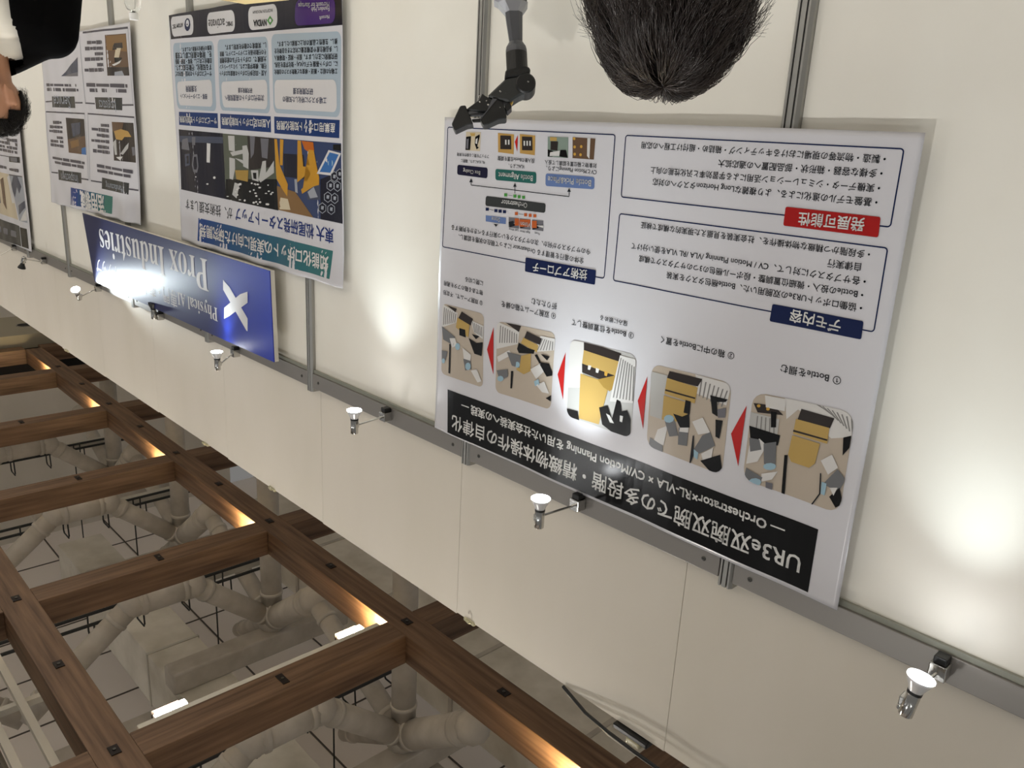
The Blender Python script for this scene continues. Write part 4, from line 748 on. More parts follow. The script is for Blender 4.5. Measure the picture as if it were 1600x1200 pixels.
  ('p','text_panel','palebluepanel',1,[3.6406,1.3481,3.6291,1.3506,3.6194,1.3573,3.6129,1.3671,3.6106,1.3786,3.6107,1.6052,3.613,1.6166,3.6194,1.6262,3.629,1.6325,3.6403,1.6346,4.0014,1.6283,4.0127,1.6258,4.0225,1.6192,4.0291,1.6093,4.0315,1.5978,4.0353,1.3704,4.0332,1.359,4.0269,1.3494,4.0172,1.343,4.0058,1.341]),
  ('p','text_panel','paper',2,[3.6671,1.5046,3.6575,1.5066,3.6495,1.5124,3.6441,1.5212,3.6423,1.5316,3.6428,1.5895,3.6447,1.5999,3.6501,1.6087,3.6581,1.6145,3.6676,1.6165,3.9817,1.612,3.9912,1.61,3.9995,1.6045,4.0053,1.5963,4.0077,1.5867,4.0105,1.5338,4.0092,1.5242,4.0042,1.516,3.9964,1.5105,3.9869,1.5085]),
  ('p','column_heading@サービスロボット知能化開発','barblue',1,[4.0153,1.6409,3.6014,1.643,3.6049,1.7055,4.0247,1.6997]),
  ('t','column_heading@サービスロボット知能化開発','white',3,'サービスロボット知能化開発',[3.6115,1.6751,4.0087,1.6735],0.015,0),
  ('t','body_text','navyink',3,'接客・エンターテイメント',[3.6895,1.5742,3.978,1.5709],0.01,0),
  ('t','body_text','navyink',3,'支援開発',[3.7915,1.5415,3.9061,1.5406],0.01,0),
  ('t','body_text','ink',3,'サービスロボットの対話・案内など',[3.6391,1.4798,4.021,1.4739],0.012,0),
  ('t','body_text','ink',3,'する知能化、行動生成により、',[3.6375,1.4535,4.0167,1.4478],0.012,0),
  ('t','body_text','ink',3,'自動化と向上し、接客・清掃・施設',[3.6359,1.4273,4.0125,1.4218],0.012,0),
  ('t','body_text','ink',3,'を、現場の運用に即して支援',[3.6342,1.4012,4.0083,1.3959],0.012,0),
  ('t','body_text','ink',3,'配置の円滑化を推進いたします。',[3.6326,1.3752,3.9259,1.3732],0.012,0),
  ('p','strip_photograph@service','phnight',1,[4.0339,1.7202,3.5605,1.7257,3.566,2.0061,4.0449,1.9998]),
  ('p','strip_photograph@service','phslate',2,[4.028,1.7492,3.5621,1.7408,3.5651,1.7677,4.0252,1.7783]),
  ('p','strip_photograph@service','phwhite',2.07,[3.7238,1.7723,3.6868,1.7731,3.7051,1.8572,3.7386,1.8567]),
  ('p','strip_photograph@service','phgrey',2.14,[4.001,1.7658,3.9296,1.7566,3.9133,1.8118,4.0153,1.8102]),
  ('p','strip_photograph@service','phgrey',2.21,[3.876,1.7504,3.838,1.7492,3.8459,1.7863,3.881,1.7859]),
  ('p','strip_photograph@service','phgrey',2.28,[3.8771,1.8275,3.8304,1.8254,3.8238,1.8794,3.8419,1.9092,3.8843,1.9089,3.8984,1.8777]),
  ('p','strip_photograph@service','phnight',2.35,[3.8673,1.8386,3.8418,1.8374,3.8393,1.8803,3.8498,1.8953,3.8752,1.895,3.8822,1.8739]),
  ('p','strip_photograph@service','phslate',2.42,[3.9817,1.8322,3.9154,1.8263,3.9231,1.879,3.9828,1.8881]),
  ('p','strip_photograph@service','phnight',2.49,[3.9683,1.8404,3.9315,1.8375,3.9364,1.871,3.9706,1.8757]),
  ('p','strip_photograph@service','phwhite',2.56,[3.6531,1.9191,3.6567,1.9229,3.6647,1.9254,3.6736,1.9253,3.6791,1.9227,3.6787,1.9188,3.6724,1.9155,3.6634,1.9142,3.6558,1.9157]),
  ('p','strip_photograph@service','phwhite',2.63,[3.7291,1.9524,3.7322,1.9549,3.7397,1.9565,3.7479,1.9567,3.7531,1.9553,3.7528,1.9529,3.7472,1.9507,3.7388,1.9497,3.7317,1.9504]),
  ('p','strip_photograph@service','phwhite',2.7,[3.8501,1.9283,3.8524,1.9303,3.8576,1.9316,3.8633,1.9316,3.8669,1.9303,3.8666,1.9283,3.8626,1.9266,3.8568,1.9258,3.8519,1.9265]),
  ('p','strip_photograph@humanoid','phmoss',1,[3.5668,1.7259,3.0937,1.7313,3.0904,2.0127,3.5686,2.0063]),
  ('p','strip_photograph@humanoid','phblack',2,[3.5566,1.9195,3.0919,1.889,3.0904,2.0122,3.0904,2.0127,3.5686,2.0063,3.5685,1.9853]),
  ('p','strip_photograph@humanoid','phdark',2.07,[3.1628,1.7305,3.0989,1.7314,3.1059,1.84,3.3224,1.8675,3.3218,1.7287]),
  ('p','strip_photograph@humanoid','phgrey',2.14,[3.2801,1.7292,3.2546,1.7313,3.2711,1.7978,3.3011,1.8197,3.299,1.729]),
  ('p','strip_photograph@humanoid','phgrey',2.21,[3.2109,1.735,3.1464,1.7354,3.1625,1.813,3.2056,1.81]),
  ('p','strip_photograph@humanoid','phlight',2.28,[3.5056,1.7337,3.4389,1.7328,3.4453,1.7976,3.5059,1.7949]),
  ('p','strip_photograph@humanoid','phlight',2.35,[3.4944,1.8024,3.3732,1.7867,3.3687,1.8021,3.4715,1.8173]),
  ('p','strip_photograph@humanoid','phlight',2.42,[3.5065,1.8243,3.4482,1.8269,3.4524,1.8697,3.4816,1.9173,3.5184,1.9143]),
  ('p','strip_photograph@humanoid','phlight',2.49,[3.4479,1.8242,3.377,1.8286,3.3554,1.8485,3.3898,1.8398]),
  ('p','strip_photograph@humanoid','phlight',2.56,[3.3717,1.7711,3.3309,1.767,3.3166,1.7998,3.3277,1.8626,3.3735,1.8547,3.3512,1.8014]),
  ('p','strip_photograph@humanoid','phlight',2.63,[3.4642,1.9269,3.4162,1.9317,3.4525,1.994,3.498,1.9812]),
  ('p','strip_photograph@humanoid','phlight',2.7,[3.3051,1.8665,3.2405,1.8628,3.2408,1.9091,3.2969,1.9051]),
  ('p','strip_photograph@humanoid','phblack',2.77,[3.2888,1.8759,3.257,1.874,3.2591,1.9,3.285,1.8991]),
  ('p','strip_photograph@humanoid','phlight',2.84,[3.2013,1.825,3.1738,1.8211,3.1773,1.8692,3.1097,1.8179,3.1128,1.8653,3.2242,1.9106,3.2402,1.9013]),
  ('p','strip_photograph@humanoid','phgold',2.91,[3.453,1.8751,3.3282,1.8679,3.3381,1.9157,3.4445,1.9121]),
  ('p','strip_photograph@humanoid','phwhite',2.98,[3.4314,1.9774,3.4366,1.9811,3.4463,1.9818,3.4509,1.9789,3.4457,1.9752,3.4359,1.9744]),
  ('p','strip_photograph@humanoid','phwhite',3.05,[3.2623,1.9216,3.2655,1.9255,3.2713,1.9259,3.2739,1.9224,3.2707,1.9185,3.2649,1.9181]),
  ('p','strip_photograph@humanoid','phwhite',3.12,[3.413,1.9475,3.4211,1.9511,3.4369,1.9522,3.4445,1.9498,3.4363,1.9463,3.4206,1.9451]),
  ('p','strip_photograph@humanoid','phwhite',3.19,[3.1726,1.951,3.1783,1.9536,3.1894,1.9545,3.1949,1.9528,3.1891,1.9502,3.178,1.9493]),
  ('p','strip_photograph@humanoid','phwhite',3.26,[3.2595,1.9927,3.2651,1.9967,3.2756,1.9976,3.2806,1.9945,3.275,1.9905,3.2645,1.9896]),
  ('p','strip_photograph@humanoid','phwhite',3.33,[3.2366,1.9196,3.243,1.9232,3.2555,1.9241,3.2615,1.9214,3.255,1.9178,3.2425,1.9169]),
  ('p','strip_photograph@humanoid','phwhite',3.4,[3.3939,1.9276,3.4013,1.9311,3.4157,1.9321,3.4226,1.9296,3.4151,1.9262,3.4008,1.9252]),
  ('p','strip_photograph@humanoid','phwhite',3.47,[3.2228,1.9905,3.2291,1.995,3.2412,1.996,3.2469,1.9926,3.2406,1.9882,3.2285,1.9871]),
  ('p','strip_photograph@humanoid','phwhite',3.54,[3.363,1.9953,3.3684,1.9998,3.3787,2.0007,3.3834,1.9971,3.3779,1.9925,3.3677,1.9917]),
  ('p','strip_photograph@humanoid','phwhite',3.61,[3.1576,1.917,3.161,1.9195,3.1677,1.92,3.1708,1.9179,3.1674,1.9154,3.1607,1.915]),
  ('p','strip_photograph@humanoid','phwhite',3.68,[3.1208,1.9436,3.1263,1.9464,3.1371,1.9472,3.1423,1.9452,3.1368,1.9424,3.126,1.9415]),
  ('p','strip_photograph@humanoid','phwhite',3.75,[3.3119,1.9537,3.3167,1.9572,3.3257,1.9579,3.33,1.9551,3.3252,1.9516,3.3161,1.9509]),
  ('p','strip_photograph@humanoid','phwhite',3.82,[3.2798,1.9977,3.2861,2.0022,3.2982,2.0032,3.3039,1.9997,3.2975,1.9952,3.2855,1.9942]),
  ('p','strip_photograph@humanoid','phwhite',3.89,[3.1674,1.9957,3.1733,1.9984,3.1847,1.9994,3.1903,1.9977,3.1844,1.995,3.1729,1.994]),
  ('p','strip_photograph@humanoid','phwhite',3.96,[3.1635,1.993,3.1704,1.9967,3.1839,1.9979,3.1904,1.9954,3.1834,1.9917,3.17,1.9905]),
  ('p','strip_photograph@humanoid','phwhite',4.03,[3.2193,1.9313,3.2261,1.9349,3.2391,1.9359,3.2455,1.9332,3.2387,1.9296,3.2256,1.9287]),
  ('p','strip_photograph@humanoid','phwhite',4.1,[3.4015,1.9311,3.409,1.9358,3.4233,1.9368,3.4301,1.9331,3.4225,1.9284,3.4082,1.9274]),
  ('p','strip_photograph@humanoid','phwhite',4.17,[3.5018,2.0069,3.5024,2.0072,3.5193,2.007,3.5172,2.0059,3.5068,2.0051]),
  ('p','strip_photograph@humanoid','phwhite',4.24,[3.4034,1.9958,3.4108,1.9984,3.4254,1.9996,3.4325,1.9982,3.425,1.9956,3.4105,1.9944]),
  ('p','strip_photograph@humanoid','phwhite',4.31,[3.2605,1.9196,3.2668,1.9226,3.279,1.9235,3.285,1.9213,3.2786,1.9183,3.2664,1.9175]),
  ('p','strip_photograph@humanoid','phwhite',4.38,[3.1589,1.994,3.1641,1.9985,3.174,1.9994,3.1787,1.9958,3.1735,1.9913,3.1635,1.9904]),
  ('p','strip_photograph@humanoid','phwhite',4.45,[3.3931,1.9318,3.3992,1.9341,3.4109,1.9349,3.4167,1.9334,3.4106,1.931,3.3988,1.9302]),
  ('p','strip_photograph@humanoid','phwhite',4.52,[3.4462,1.9659,3.4525,1.9687,3.4646,1.9696,3.4705,1.9678,3.4642,1.9651,3.452,1.9641]),
  ('p','strip_photograph@humanoid','phwhite',4.66,[3.1493,1.9407,3.1542,1.944,3.1637,1.9447,3.1682,1.9421,3.1633,1.9388,3.1538,1.9381]),
  ('p','strip_photograph@humanoid','phwhite',4.73,[3.2535,1.9679,3.2591,1.9716,3.2699,1.9725,3.2751,1.9696,3.2694,1.966,3.2586,1.9651]),
  ('p','strip_photograph@humanoid','phwhite',4.8,[3.1327,1.9506,3.1375,1.9543,3.1467,1.9551,3.151,1.952,3.1462,1.9483,3.1371,1.9476]),
  ('p','strip_photograph@humanoid','phwhite',4.87,[3.4235,1.9544,3.4316,1.9581,3.4472,1.9593,3.4548,1.9567,3.4466,1.953,3.431,1.9519]),
  ('p','strip_photograph@humanoid','phwhite',4.94,[3.2909,1.9188,3.2959,1.9222,3.3055,1.9229,3.31,1.9201,3.305,1.9166,3.2954,1.9159]),
  ('p','strip_photograph@humanoid','phwhite',5.01,[3.5297,1.9918,3.5363,1.9944,3.5491,1.9955,3.5553,1.9939,3.5487,1.9913,3.5359,1.9903]),
  ('p','strip_photograph@humanoid','phwhite',5.08,[3.2584,1.9568,3.2646,1.9599,3.2765,1.9608,3.2823,1.9586,3.2761,1.9555,3.2642,1.9546]),
  ('p','strip_photograph@humanoid','phwhite',5.15,[3.233,1.9789,3.236,1.9811,3.2419,1.9816,3.2447,1.9799,3.2416,1.9777,3.2357,1.9772]),
  ('p','strip_photograph@humanoid','phwhite',5.22,[3.2454,2,3.2496,2.0032,3.2575,2.0039,3.2613,2.0014,3.2571,1.9982,3.2491,1.9975]),
  ('p','strip_photograph@humanoid','phwhite',5.29,[3.2749,1.945,3.2796,1.9479,3.2887,1.9486,3.293,1.9464,3.2883,1.9435,3.2792,1.9428]),
  ('p','strip_photograph@industrial','phblue',1,[3.0988,1.7305,2.6113,1.7335,2.6095,2.0158,3.0924,2.0103]),
  ('p','strip_photograph@industrial','phnight',2,[3.0253,1.7869,2.8687,1.7847,2.8534,1.8734,3.0303,1.8751]),
  ('p','strip_photograph@industrial','phgolddark',2.07,[3.0946,1.9152,2.9427,1.9279,2.8082,2.0135,3.0906,2.0103,3.0929,1.9871]),
  ('p','strip_photograph@industrial','phcream',2.14,[3.0818,1.9586,3.0044,1.9599,2.9863,2.0006,3.0795,2.0066]),
  ('p','strip_photograph@industrial','phslate',2.21,[2.853,1.8639,2.7606,1.8673,2.7537,1.9416,2.8468,1.9493]),
  ('p','strip_photograph@industrial','phsilver',2.28,[3.0965,1.8313,3.0796,1.8386,3.0624,1.897,3.0833,1.8985,3.0962,1.8456]),
  ('p','strip_photograph@industrial','phsilver',2.35,[2.9453,1.8794,2.9256,1.8781,2.9232,1.9312,2.9427,1.9279]),
  ('p','strip_photograph@industrial','phsilver',2.42,[2.8457,1.9205,2.7982,1.898,2.7717,1.9336,2.8277,1.9429]),
  ('p','strip_photograph@industrial','armyellow',2.49,[3.0987,1.7341,3.0763,1.7346,3.0636,1.8303,2.9993,1.9026,3.009,1.9503,3.0535,1.9213,3.0932,1.8891,3.0955,1.8736]),
  ('p','strip_photograph@industrial','armyellow',2.56,[3.0496,1.7337,3.0203,1.7347,3.036,1.8323,3.0606,1.8326]),
  ('p','strip_photograph@industrial','armyellow',2.63,[2.9113,1.7339,2.8856,1.734,2.8752,1.8274,2.8375,1.8276,2.8673,1.8648,2.9233,1.89,2.8994,1.8334]),
  ('p','strip_photograph@industrial','armorange',2.7,[2.8808,1.7338,2.7955,1.7364,2.7892,1.7673,2.8262,1.7735,2.8585,1.7632]),
  ('p','strip_photograph@industrial','armyellow',2.77,[2.8286,1.7643,2.7919,1.7651,2.7754,1.8173,2.7586,1.8625,2.7612,1.8883,2.7962,1.8955,2.8891,1.931,2.8952,1.9146,2.8065,1.8703,2.8141,1.824]),
  ('p','strip_photograph@industrial','phnight',2.84,[2.7515,1.8667,2.6107,1.8276,2.6095,2.0158,2.7558,2.0141]),
  ('p','strip_photograph@industrial','phblack',2.91,[2.6648,1.7398,2.6113,1.7379,2.6111,1.7598,2.6651,1.7576]),
  ('p','strip_photograph@industrial','paper',2.98,[2.6955,1.7598,2.6111,1.7676,2.6111,1.7689,2.6783,1.8492,2.7745,1.8482]),
  ('p','strip_photograph@industrial','screenblue',3.05,[2.6887,1.7676,2.627,1.7729,2.6859,1.8397,2.7553,1.8406]),
  ('p','strip_photograph@industrial','lightblue',3.12,[2.6661,1.8046,2.6703,1.8135,2.6807,1.8187,2.6924,1.8178,2.7,1.8111,2.6998,1.8018,2.6919,1.7943,2.6801,1.7921,2.6699,1.7962]),
  ('p','strip_photograph@industrial','phsilver',3.19,[2.6588,1.8715,2.6347,1.86,2.6344,1.8401,2.658,1.8317,2.6823,1.8431,2.6827,1.8631]),
  ('p','strip_photograph@industrial','phnight',3.26,[2.6587,1.8688,2.6384,1.8589,2.6381,1.8417,2.658,1.8344,2.6785,1.8442,2.6789,1.8615]),
  ('p','strip_photograph@industrial','phsilver',3.33,[2.6652,1.8447,2.6479,1.8446,2.6516,1.8575,2.6671,1.8566]),
  ('p','strip_photograph@industrial','phsilver',3.4,[2.6857,1.9055,2.6612,1.8936,2.6608,1.8735,2.6848,1.8651,2.7095,1.8768,2.71,1.8971]),
  ('p','strip_photograph@industrial','phnight',3.47,[2.6856,1.9027,2.6649,1.8925,2.6646,1.8751,2.6848,1.8678,2.7056,1.8779,2.7061,1.8955]),
  ('p','strip_photograph@industrial','phsilver',3.54,[2.6921,1.8784,2.6745,1.8781,2.6783,1.8912,2.6941,1.8905]),
  ('p','strip_photograph@industrial','phsilver',3.61,[2.6378,1.9041,2.6139,1.8924,2.6136,1.8725,2.6371,1.8642,2.6612,1.8758,2.6616,1.8959]),
  ('p','strip_photograph@industrial','phnight',3.68,[2.6377,1.9014,2.6176,1.8913,2.6173,1.8741,2.6371,1.8669,2.6575,1.8769,2.6578,1.8942]),
  ('p','strip_photograph@industrial','phsilver',3.75,[2.6442,1.8773,2.627,1.877,2.6307,1.89,2.6461,1.8893]),
  ('p','strip_photograph@industrial','phsilver',3.82,[2.7043,1.9486,2.6795,1.9364,2.6791,1.916,2.7034,1.9077,2.7284,1.9199,2.7289,1.9405]),
  ('p','strip_photograph@industrial','phnight',3.89,[2.7043,1.9459,2.6833,1.9353,2.6829,1.9177,2.7034,1.9105,2.7245,1.921,2.725,1.9387]),
  ('p','strip_photograph@industrial','phsilver',3.96,[2.7108,1.9213,2.6931,1.9208,2.6969,1.9341,2.7129,1.9335]),
  ('p','strip_photograph@industrial','phsilver',4.03,[2.6585,1.9493,2.6343,1.9372,2.634,1.917,2.6578,1.9089,2.6822,1.9209,2.6827,1.9412]),
  ('p','strip_photograph@industrial','phnight',4.1,[2.6585,1.9466,2.638,1.9361,2.6377,1.9187,2.6578,1.9116,2.6784,1.922,2.6788,1.9395]),
  ('p','strip_photograph@industrial','phsilver',4.17,[2.665,1.9223,2.6476,1.9218,2.6513,1.9349,2.667,1.9344]),
  ('p','strip_photograph@industrial','phsilver',4.24,[2.6831,1.991,2.6585,1.9785,2.6581,1.9581,2.6822,1.95,2.7071,1.9624,2.7076,1.9831]),
  ('p','strip_photograph@industrial','phnight',4.31,[2.6831,1.9882,2.6623,1.9774,2.6619,1.9598,2.6823,1.9528,2.7033,1.9635,2.7037,1.9813]),
  ('p','strip_photograph@industrial','phsilver',4.38,[2.6896,1.9637,2.6719,1.963,2.6757,1.9764,2.6916,1.976]),
  ('p','strip_photograph@industrial','phsilver',4.45,[2.7414,1.9919,2.7161,1.9792,2.7156,1.9585,2.7403,1.9503,2.7659,1.9629,2.7665,1.9838]),
  ('p','strip_photograph@industrial','phnight',4.52,[2.7414,1.9891,2.7199,1.9781,2.7195,1.9602,2.7404,1.9531,2.762,1.964,2.7625,1.982]),
  ('p','strip_photograph@industrial','phsilver',4.59,[2.7479,1.9642,2.7298,1.9635,2.7338,1.977,2.7501,1.9766]),
  ('p','strip_photograph@industrial','phsilver',4.66,[2.62,1.8599,2.6105,1.8553,2.6107,1.8236,2.6193,1.8205,2.6431,1.8317,2.6435,1.8515]),
  ('p','strip_photograph@industrial','phnight',4.73,[2.6199,1.8572,2.6105,1.8526,2.6107,1.8264,2.6194,1.8231,2.6394,1.8328,2.6397,1.8499]),
  ('p','strip_photograph@industrial','phsilver',4.8,[2.6263,1.8334,2.6107,1.8333,2.6106,1.8377,2.613,1.846,2.6282,1.8452]),
  ('t','body_text','navyblue',3,'東大 松尾研発スタートアップ',[2.6715,2.0679,3.4711,2.0588],0.015,0),
  ('t','body_text','ink',3,'が、技術支援します',[3.5064,2.0638,4.0018,2.0632],0,0),
  ('p','title_banner','grad0',1,[3.8489,2.1165,3.7651,2.117,3.7771,2.2255,3.8607,2.225]),
  ('p','title_banner','grad1',1,[3.7651,2.117,3.6812,2.1174,3.6935,2.2259,3.7771,2.2255]),
  ('p','title_banner','grad2',1,[3.6812,2.1174,3.5974,2.1179,3.6099,2.2264,3.6935,2.2259]),
  ('p','title_banner','grad3',1,[3.5974,2.1179,3.5136,2.1184,3.5263,2.2269,3.6099,2.2264]),
  ('p','title_banner','grad4',1,[3.5136,2.1184,3.4298,2.1188,3.4427,2.2273,3.5263,2.2269]),
  ('p','title_banner','grad5',1,[3.4298,2.1188,3.3459,2.1193,3.3591,2.2278,3.4427,2.2273]),
  ('p','title_banner','grad6',1,[3.3459,2.1193,3.2621,2.1197,3.2755,2.2282,3.3591,2.2278]),
  ('p','title_banner','grad7',1,[3.2621,2.1197,3.1783,2.1202,3.1918,2.2287,3.2755,2.2282]),
  ('p','title_banner','grad8',1,[3.1783,2.1202,3.0944,2.1207,3.1082,2.2292,3.1918,2.2287]),
  ('p','title_banner','grad9',1,[3.0944,2.1207,3.0106,2.1211,3.0246,2.2296,3.1082,2.2292]),
  ('p','title_banner','grad10',1,[3.0106,2.1211,2.9268,2.1216,2.941,2.2301,3.0246,2.2296]),
  ('p','title_banner','grad11',1,[2.9268,2.1216,2.843,2.1221,2.8574,2.2306,2.941,2.2301]),
  ('p','title_banner','grad12',1,[2.843,2.1221,2.7591,2.1225,2.7738,2.231,2.8574,2.2306]),
  ('p','title_banner','grad13',1,[2.7591,2.1225,2.6753,2.123,2.6902,2.2315,2.7738,2.231]),
  ('t','title_banner','white',3,'知能化ロボットの実現に向けた研究開発',[2.7034,2.1749,3.8305,2.1702],0.015,0),
 ],
 'usecase': [
  ('p','title_banner','gradb0',1,[5.7559,2.1139,5.6306,2.1133,5.6522,2.2214,5.7753,2.2234]),
  ('p','title_banner','gradb1',1,[5.6306,2.1133,5.5053,2.1128,5.529,2.2195,5.6522,2.2214]),
  ('p','title_banner','gradb2',1,[5.5053,2.1128,5.3799,2.1122,5.4058,2.2175,5.529,2.2195]),
  ('p','title_banner','gradb3',1,[5.3799,2.1122,5.2546,2.1116,5.2827,2.2155,5.4058,2.2175]),
  ('p','title_banner','gradb4',1,[5.2546,2.1116,5.1293,2.1111,5.1596,2.2136,5.2827,2.2155]),
  ('p','title_banner','gradb5',1,[5.1293,2.1111,5.004,2.1105,5.0364,2.2116,5.1596,2.2136]),
  ('t','title_banner','white',3,'活用領域',[5.152,2.1691,5.5944,2.1701],0.03,0),
  ('p','heading_plate@m','darkgrey',1,[5.1644,2.0153,4.7342,2.0174,4.7499,2.0799,5.1777,2.0797]),
  ('t','heading_plate@m','phsilver',3,'Manufacturing',[4.8144,2.0518,5.1063,2.0511],0,0),
  ('p','heading_plate@n','darkgrey',1,[6.0005,2.0194,5.5335,2.0111,5.5488,2.0754,6.0085,2.0837]),
  ('t','heading_plate@n','phsilver',3,'Inspection',[5.6083,2.0478,5.9366,2.0529],0,0),
  ('p','heading_plate@l','darkgrey',1,[5.1763,1.5745,4.7412,1.5779,4.756,1.6412,5.1751,1.6377]),
  ('t','heading_plate@l','phsilver',3,'Logistics',[4.8335,1.6149,5.1053,1.6073],0,0),
  ('p','heading_plate@s','darkgrey',1,[5.9636,1.5688,5.5247,1.5696,5.5308,1.6355,5.9777,1.634]),
  ('t','heading_plate@s','phsilver',3,'Service',[5.6259,1.6027,5.9236,1.6002],0,0),
  ('p','case_photograph@arm','phdark',1,[4.9239,1.7029,4.608,1.7027,4.6198,1.9042,4.9399,1.9087]),
  ('p','case_photograph@arm','phbrown',2,[4.9239,1.7029,4.9239,1.7029,4.7538,1.7028,4.7799,1.7434,4.9189,1.7528]),
  ('p','case_photograph@arm','kraft',2.07,[4.9014,1.7523,4.7954,1.738,4.6982,1.747,4.6557,1.7743,4.7712,1.7778,4.7922,1.7959,4.8766,1.7928]),
  ('p','case_photograph@arm','phlight',2.14,[4.9324,1.812,4.8766,1.7928,4.8795,1.8758,4.9146,1.8774,4.9327,1.8159]),
  ('p','case_photograph@arm','phlight',2.21,[4.7485,1.8234,4.7029,1.8044,4.7178,1.8337,4.7931,1.8719,4.826,1.8675]),
  ('p','case_photograph@arm','phwhite',2.28,[4.8999,1.8887,4.7952,1.8808,4.8344,1.9034]),
  ('p','case_photograph@arm','phgrey',2.35,[4.6671,1.826,4.6185,1.8241,4.6191,1.864,4.661,1.8717]),
  ('p','case_photograph@hall','phdark',1,[5.7317,1.6933,5.3858,1.6957,5.3975,1.8993,5.727,1.9008]),
  ('p','case_photograph@hall','phslate',2,[5.6486,1.726,5.4565,1.7158,5.476,1.7801,5.6306,1.8041]),
  ('p','case_photograph@hall','phbrown',2.07,[5.7228,1.8203,5.3913,1.7912,5.3967,1.8848,5.3996,1.8993,5.727,1.9008,5.727,1.9008]),
  ('p','case_photograph@hall','phgolddark',2.14,[5.6829,1.8322,5.5278,1.8139,5.5188,1.8526,5.6738,1.8718]),
  ('p','case_photograph@hall','screenblue',2.21,[5.4704,1.8637,5.395,1.855,5.397,1.8905,5.3996,1.8993,5.4812,1.8997]),
  ('p','case_photograph@worker','phbrown',1,[4.9106,1.2616,4.6168,1.2683,4.6053,1.4702,4.9169,1.4657]),
  ('p','case_photograph@worker','phgolddark',2,[4.8936,1.2672,4.6177,1.2722,4.6163,1.3548,4.8936,1.3385]),
  ('p','case_photograph@worker','phdark',2.07,[4.8041,1.3067,4.6738,1.3095,4.6713,1.3354,4.8216,1.3412]),
  ('p','case_photograph@worker','phcream',2.14,[4.7746,1.3313,4.6968,1.3344,4.7436,1.3851,4.8037,1.3773]),
  ('p','case_photograph@worker','phblack',2.21,[4.8037,1.3773,4.6905,1.381,4.7304,1.4031,4.8006,1.4011]),
  ('p','case_photograph@worker','phwhite',2.28,[4.8392,1.4119,4.7018,1.3923,4.7311,1.406,4.8138,1.4186]),
  ('p','case_photograph@worker','phdark',2.35,[4.9058,1.4222,4.6076,1.4297,4.606,1.4583,4.6086,1.4701,4.9166,1.4645]),
  ('p','case_photograph@worker','phsilver',2.42,[4.8122,1.4484,4.7054,1.4448,4.6764,1.4689,4.8166,1.4663]),
  ('p','case_photograph@ware','phgrey',1,[5.7401,1.4528,5.3832,1.3553,5.4149,1.4586,5.5352,1.4578]),
  ('p','case_photograph@ware','phslate',2,[5.7401,1.4528,5.3842,1.3585,5.4042,1.4239,5.4079,1.4358]),
  ('p','body_text@r0','inkgrey',2,[5.2271,1.9426,5.1093,1.9434,5.1095,1.961,5.2273,1.9602]),
  ('p','body_text@r0','inkgrey',2,[5.0972,1.9442,4.9937,1.9449,4.9939,1.9611,5.0974,1.9604]),
  ('p','body_text@r0','inkgrey',2,[4.9822,1.9462,4.8163,1.9473,4.8163,1.9611,4.9822,1.96]),
  ('p','body_text@r0','inkgrey',2,[4.8051,1.945,4.6745,1.9459,4.6747,1.9645,4.8053,1.9636]),
  ('p','body_text@r0','inkgrey',2,[4.664,1.9628,4.6655,1.9628,4.6655,1.9476,4.664,1.9476]),
  ('p','body_text@r0','inkgrey',2,[5.2254,1.9722,5.0562,1.9726,5.0562,1.9878,5.2254,1.9874]),
  ('p','body_text@r0','inkgrey',2,[5.0452,1.9719,4.9658,1.9721,4.9658,1.9887,5.0452,1.9885]),
  ('p','body_text@r0','inkgrey',2,[4.9552,1.9733,4.8121,1.9736,4.8121,1.9878,4.9552,1.9875]),
  ('p','body_text@r0','inkgrey',2,[4.802,1.9729,4.7115,1.9731,4.7115,1.9889,4.802,1.9887]),
  ('p','body_text@r0','inkgrey',2,[4.7016,1.9893,4.703,1.9893,4.703,1.9727,4.7016,1.9727]),
  ('p','body_text@r1','inkgrey',2,[6.0857,1.9408,5.8653,1.9411,5.8653,1.9559,6.0857,1.9556]),
  ('p','body_text@r1','inkgrey',2,[5.8517,1.9395,5.7285,1.9397,5.7285,1.9577,5.8517,1.9575]),
  ('p','body_text@r1','inkgrey',2,[5.7153,1.9404,5.5105,1.9407,5.5105,1.9573,5.7153,1.957]),
  ('p','body_text@r1','inkgrey',2,[5.4981,1.9418,5.4364,1.9419,5.4364,1.9563,5.4981,1.9562]),
  ('p','body_text@r1','inkgrey',2,[6.0518,1.9674,5.9036,1.9674,5.9036,1.9822,6.0518,1.9822]),
  ('p','body_text@r1','inkgrey',2,[5.8912,1.9651,5.7077,1.9651,5.7077,1.9845,5.8912,1.9845]),
  ('p','body_text@r1','inkgrey',2,[5.6959,1.9671,5.6105,1.9671,5.6105,1.9825,5.6959,1.9825]),
  ('p','body_text@r1','inkgrey',2,[5.599,1.9658,5.4633,1.9657,5.4633,1.9837,5.599,1.9838]),
  ('p','body_text@r2','inkgrey',2,[5.1185,1.7166,5.0741,1.7166,5.0741,1.7326,5.1185,1.7326]),
  ('p','body_text@r2','inkgrey',2,[5.0712,1.7168,5.0518,1.7168,5.0518,1.7324,5.0712,1.7324]),
  ('p','body_text@r2','inkgrey',2,[5.0489,1.7169,5.0059,1.7168,5.0059,1.7322,5.0489,1.7323]),
  ('p','body_text@r2','inkgrey',2,[5.003,1.7163,4.9764,1.7163,4.9764,1.7327,5.003,1.7327]),
  ('p','body_text@r2','inkgrey',2,[4.9735,1.7327,4.9763,1.7327,4.9763,1.7163,4.9735,1.7163]),
  ('p','body_text@r2','inkgrey',2,[5.267,1.7409,5.1696,1.742,5.1698,1.7566,5.2672,1.7555]),
  ('p','body_text@r2','inkgrey',2,[5.1638,1.7393,5.1345,1.7397,5.1347,1.7597,5.164,1.7593]),
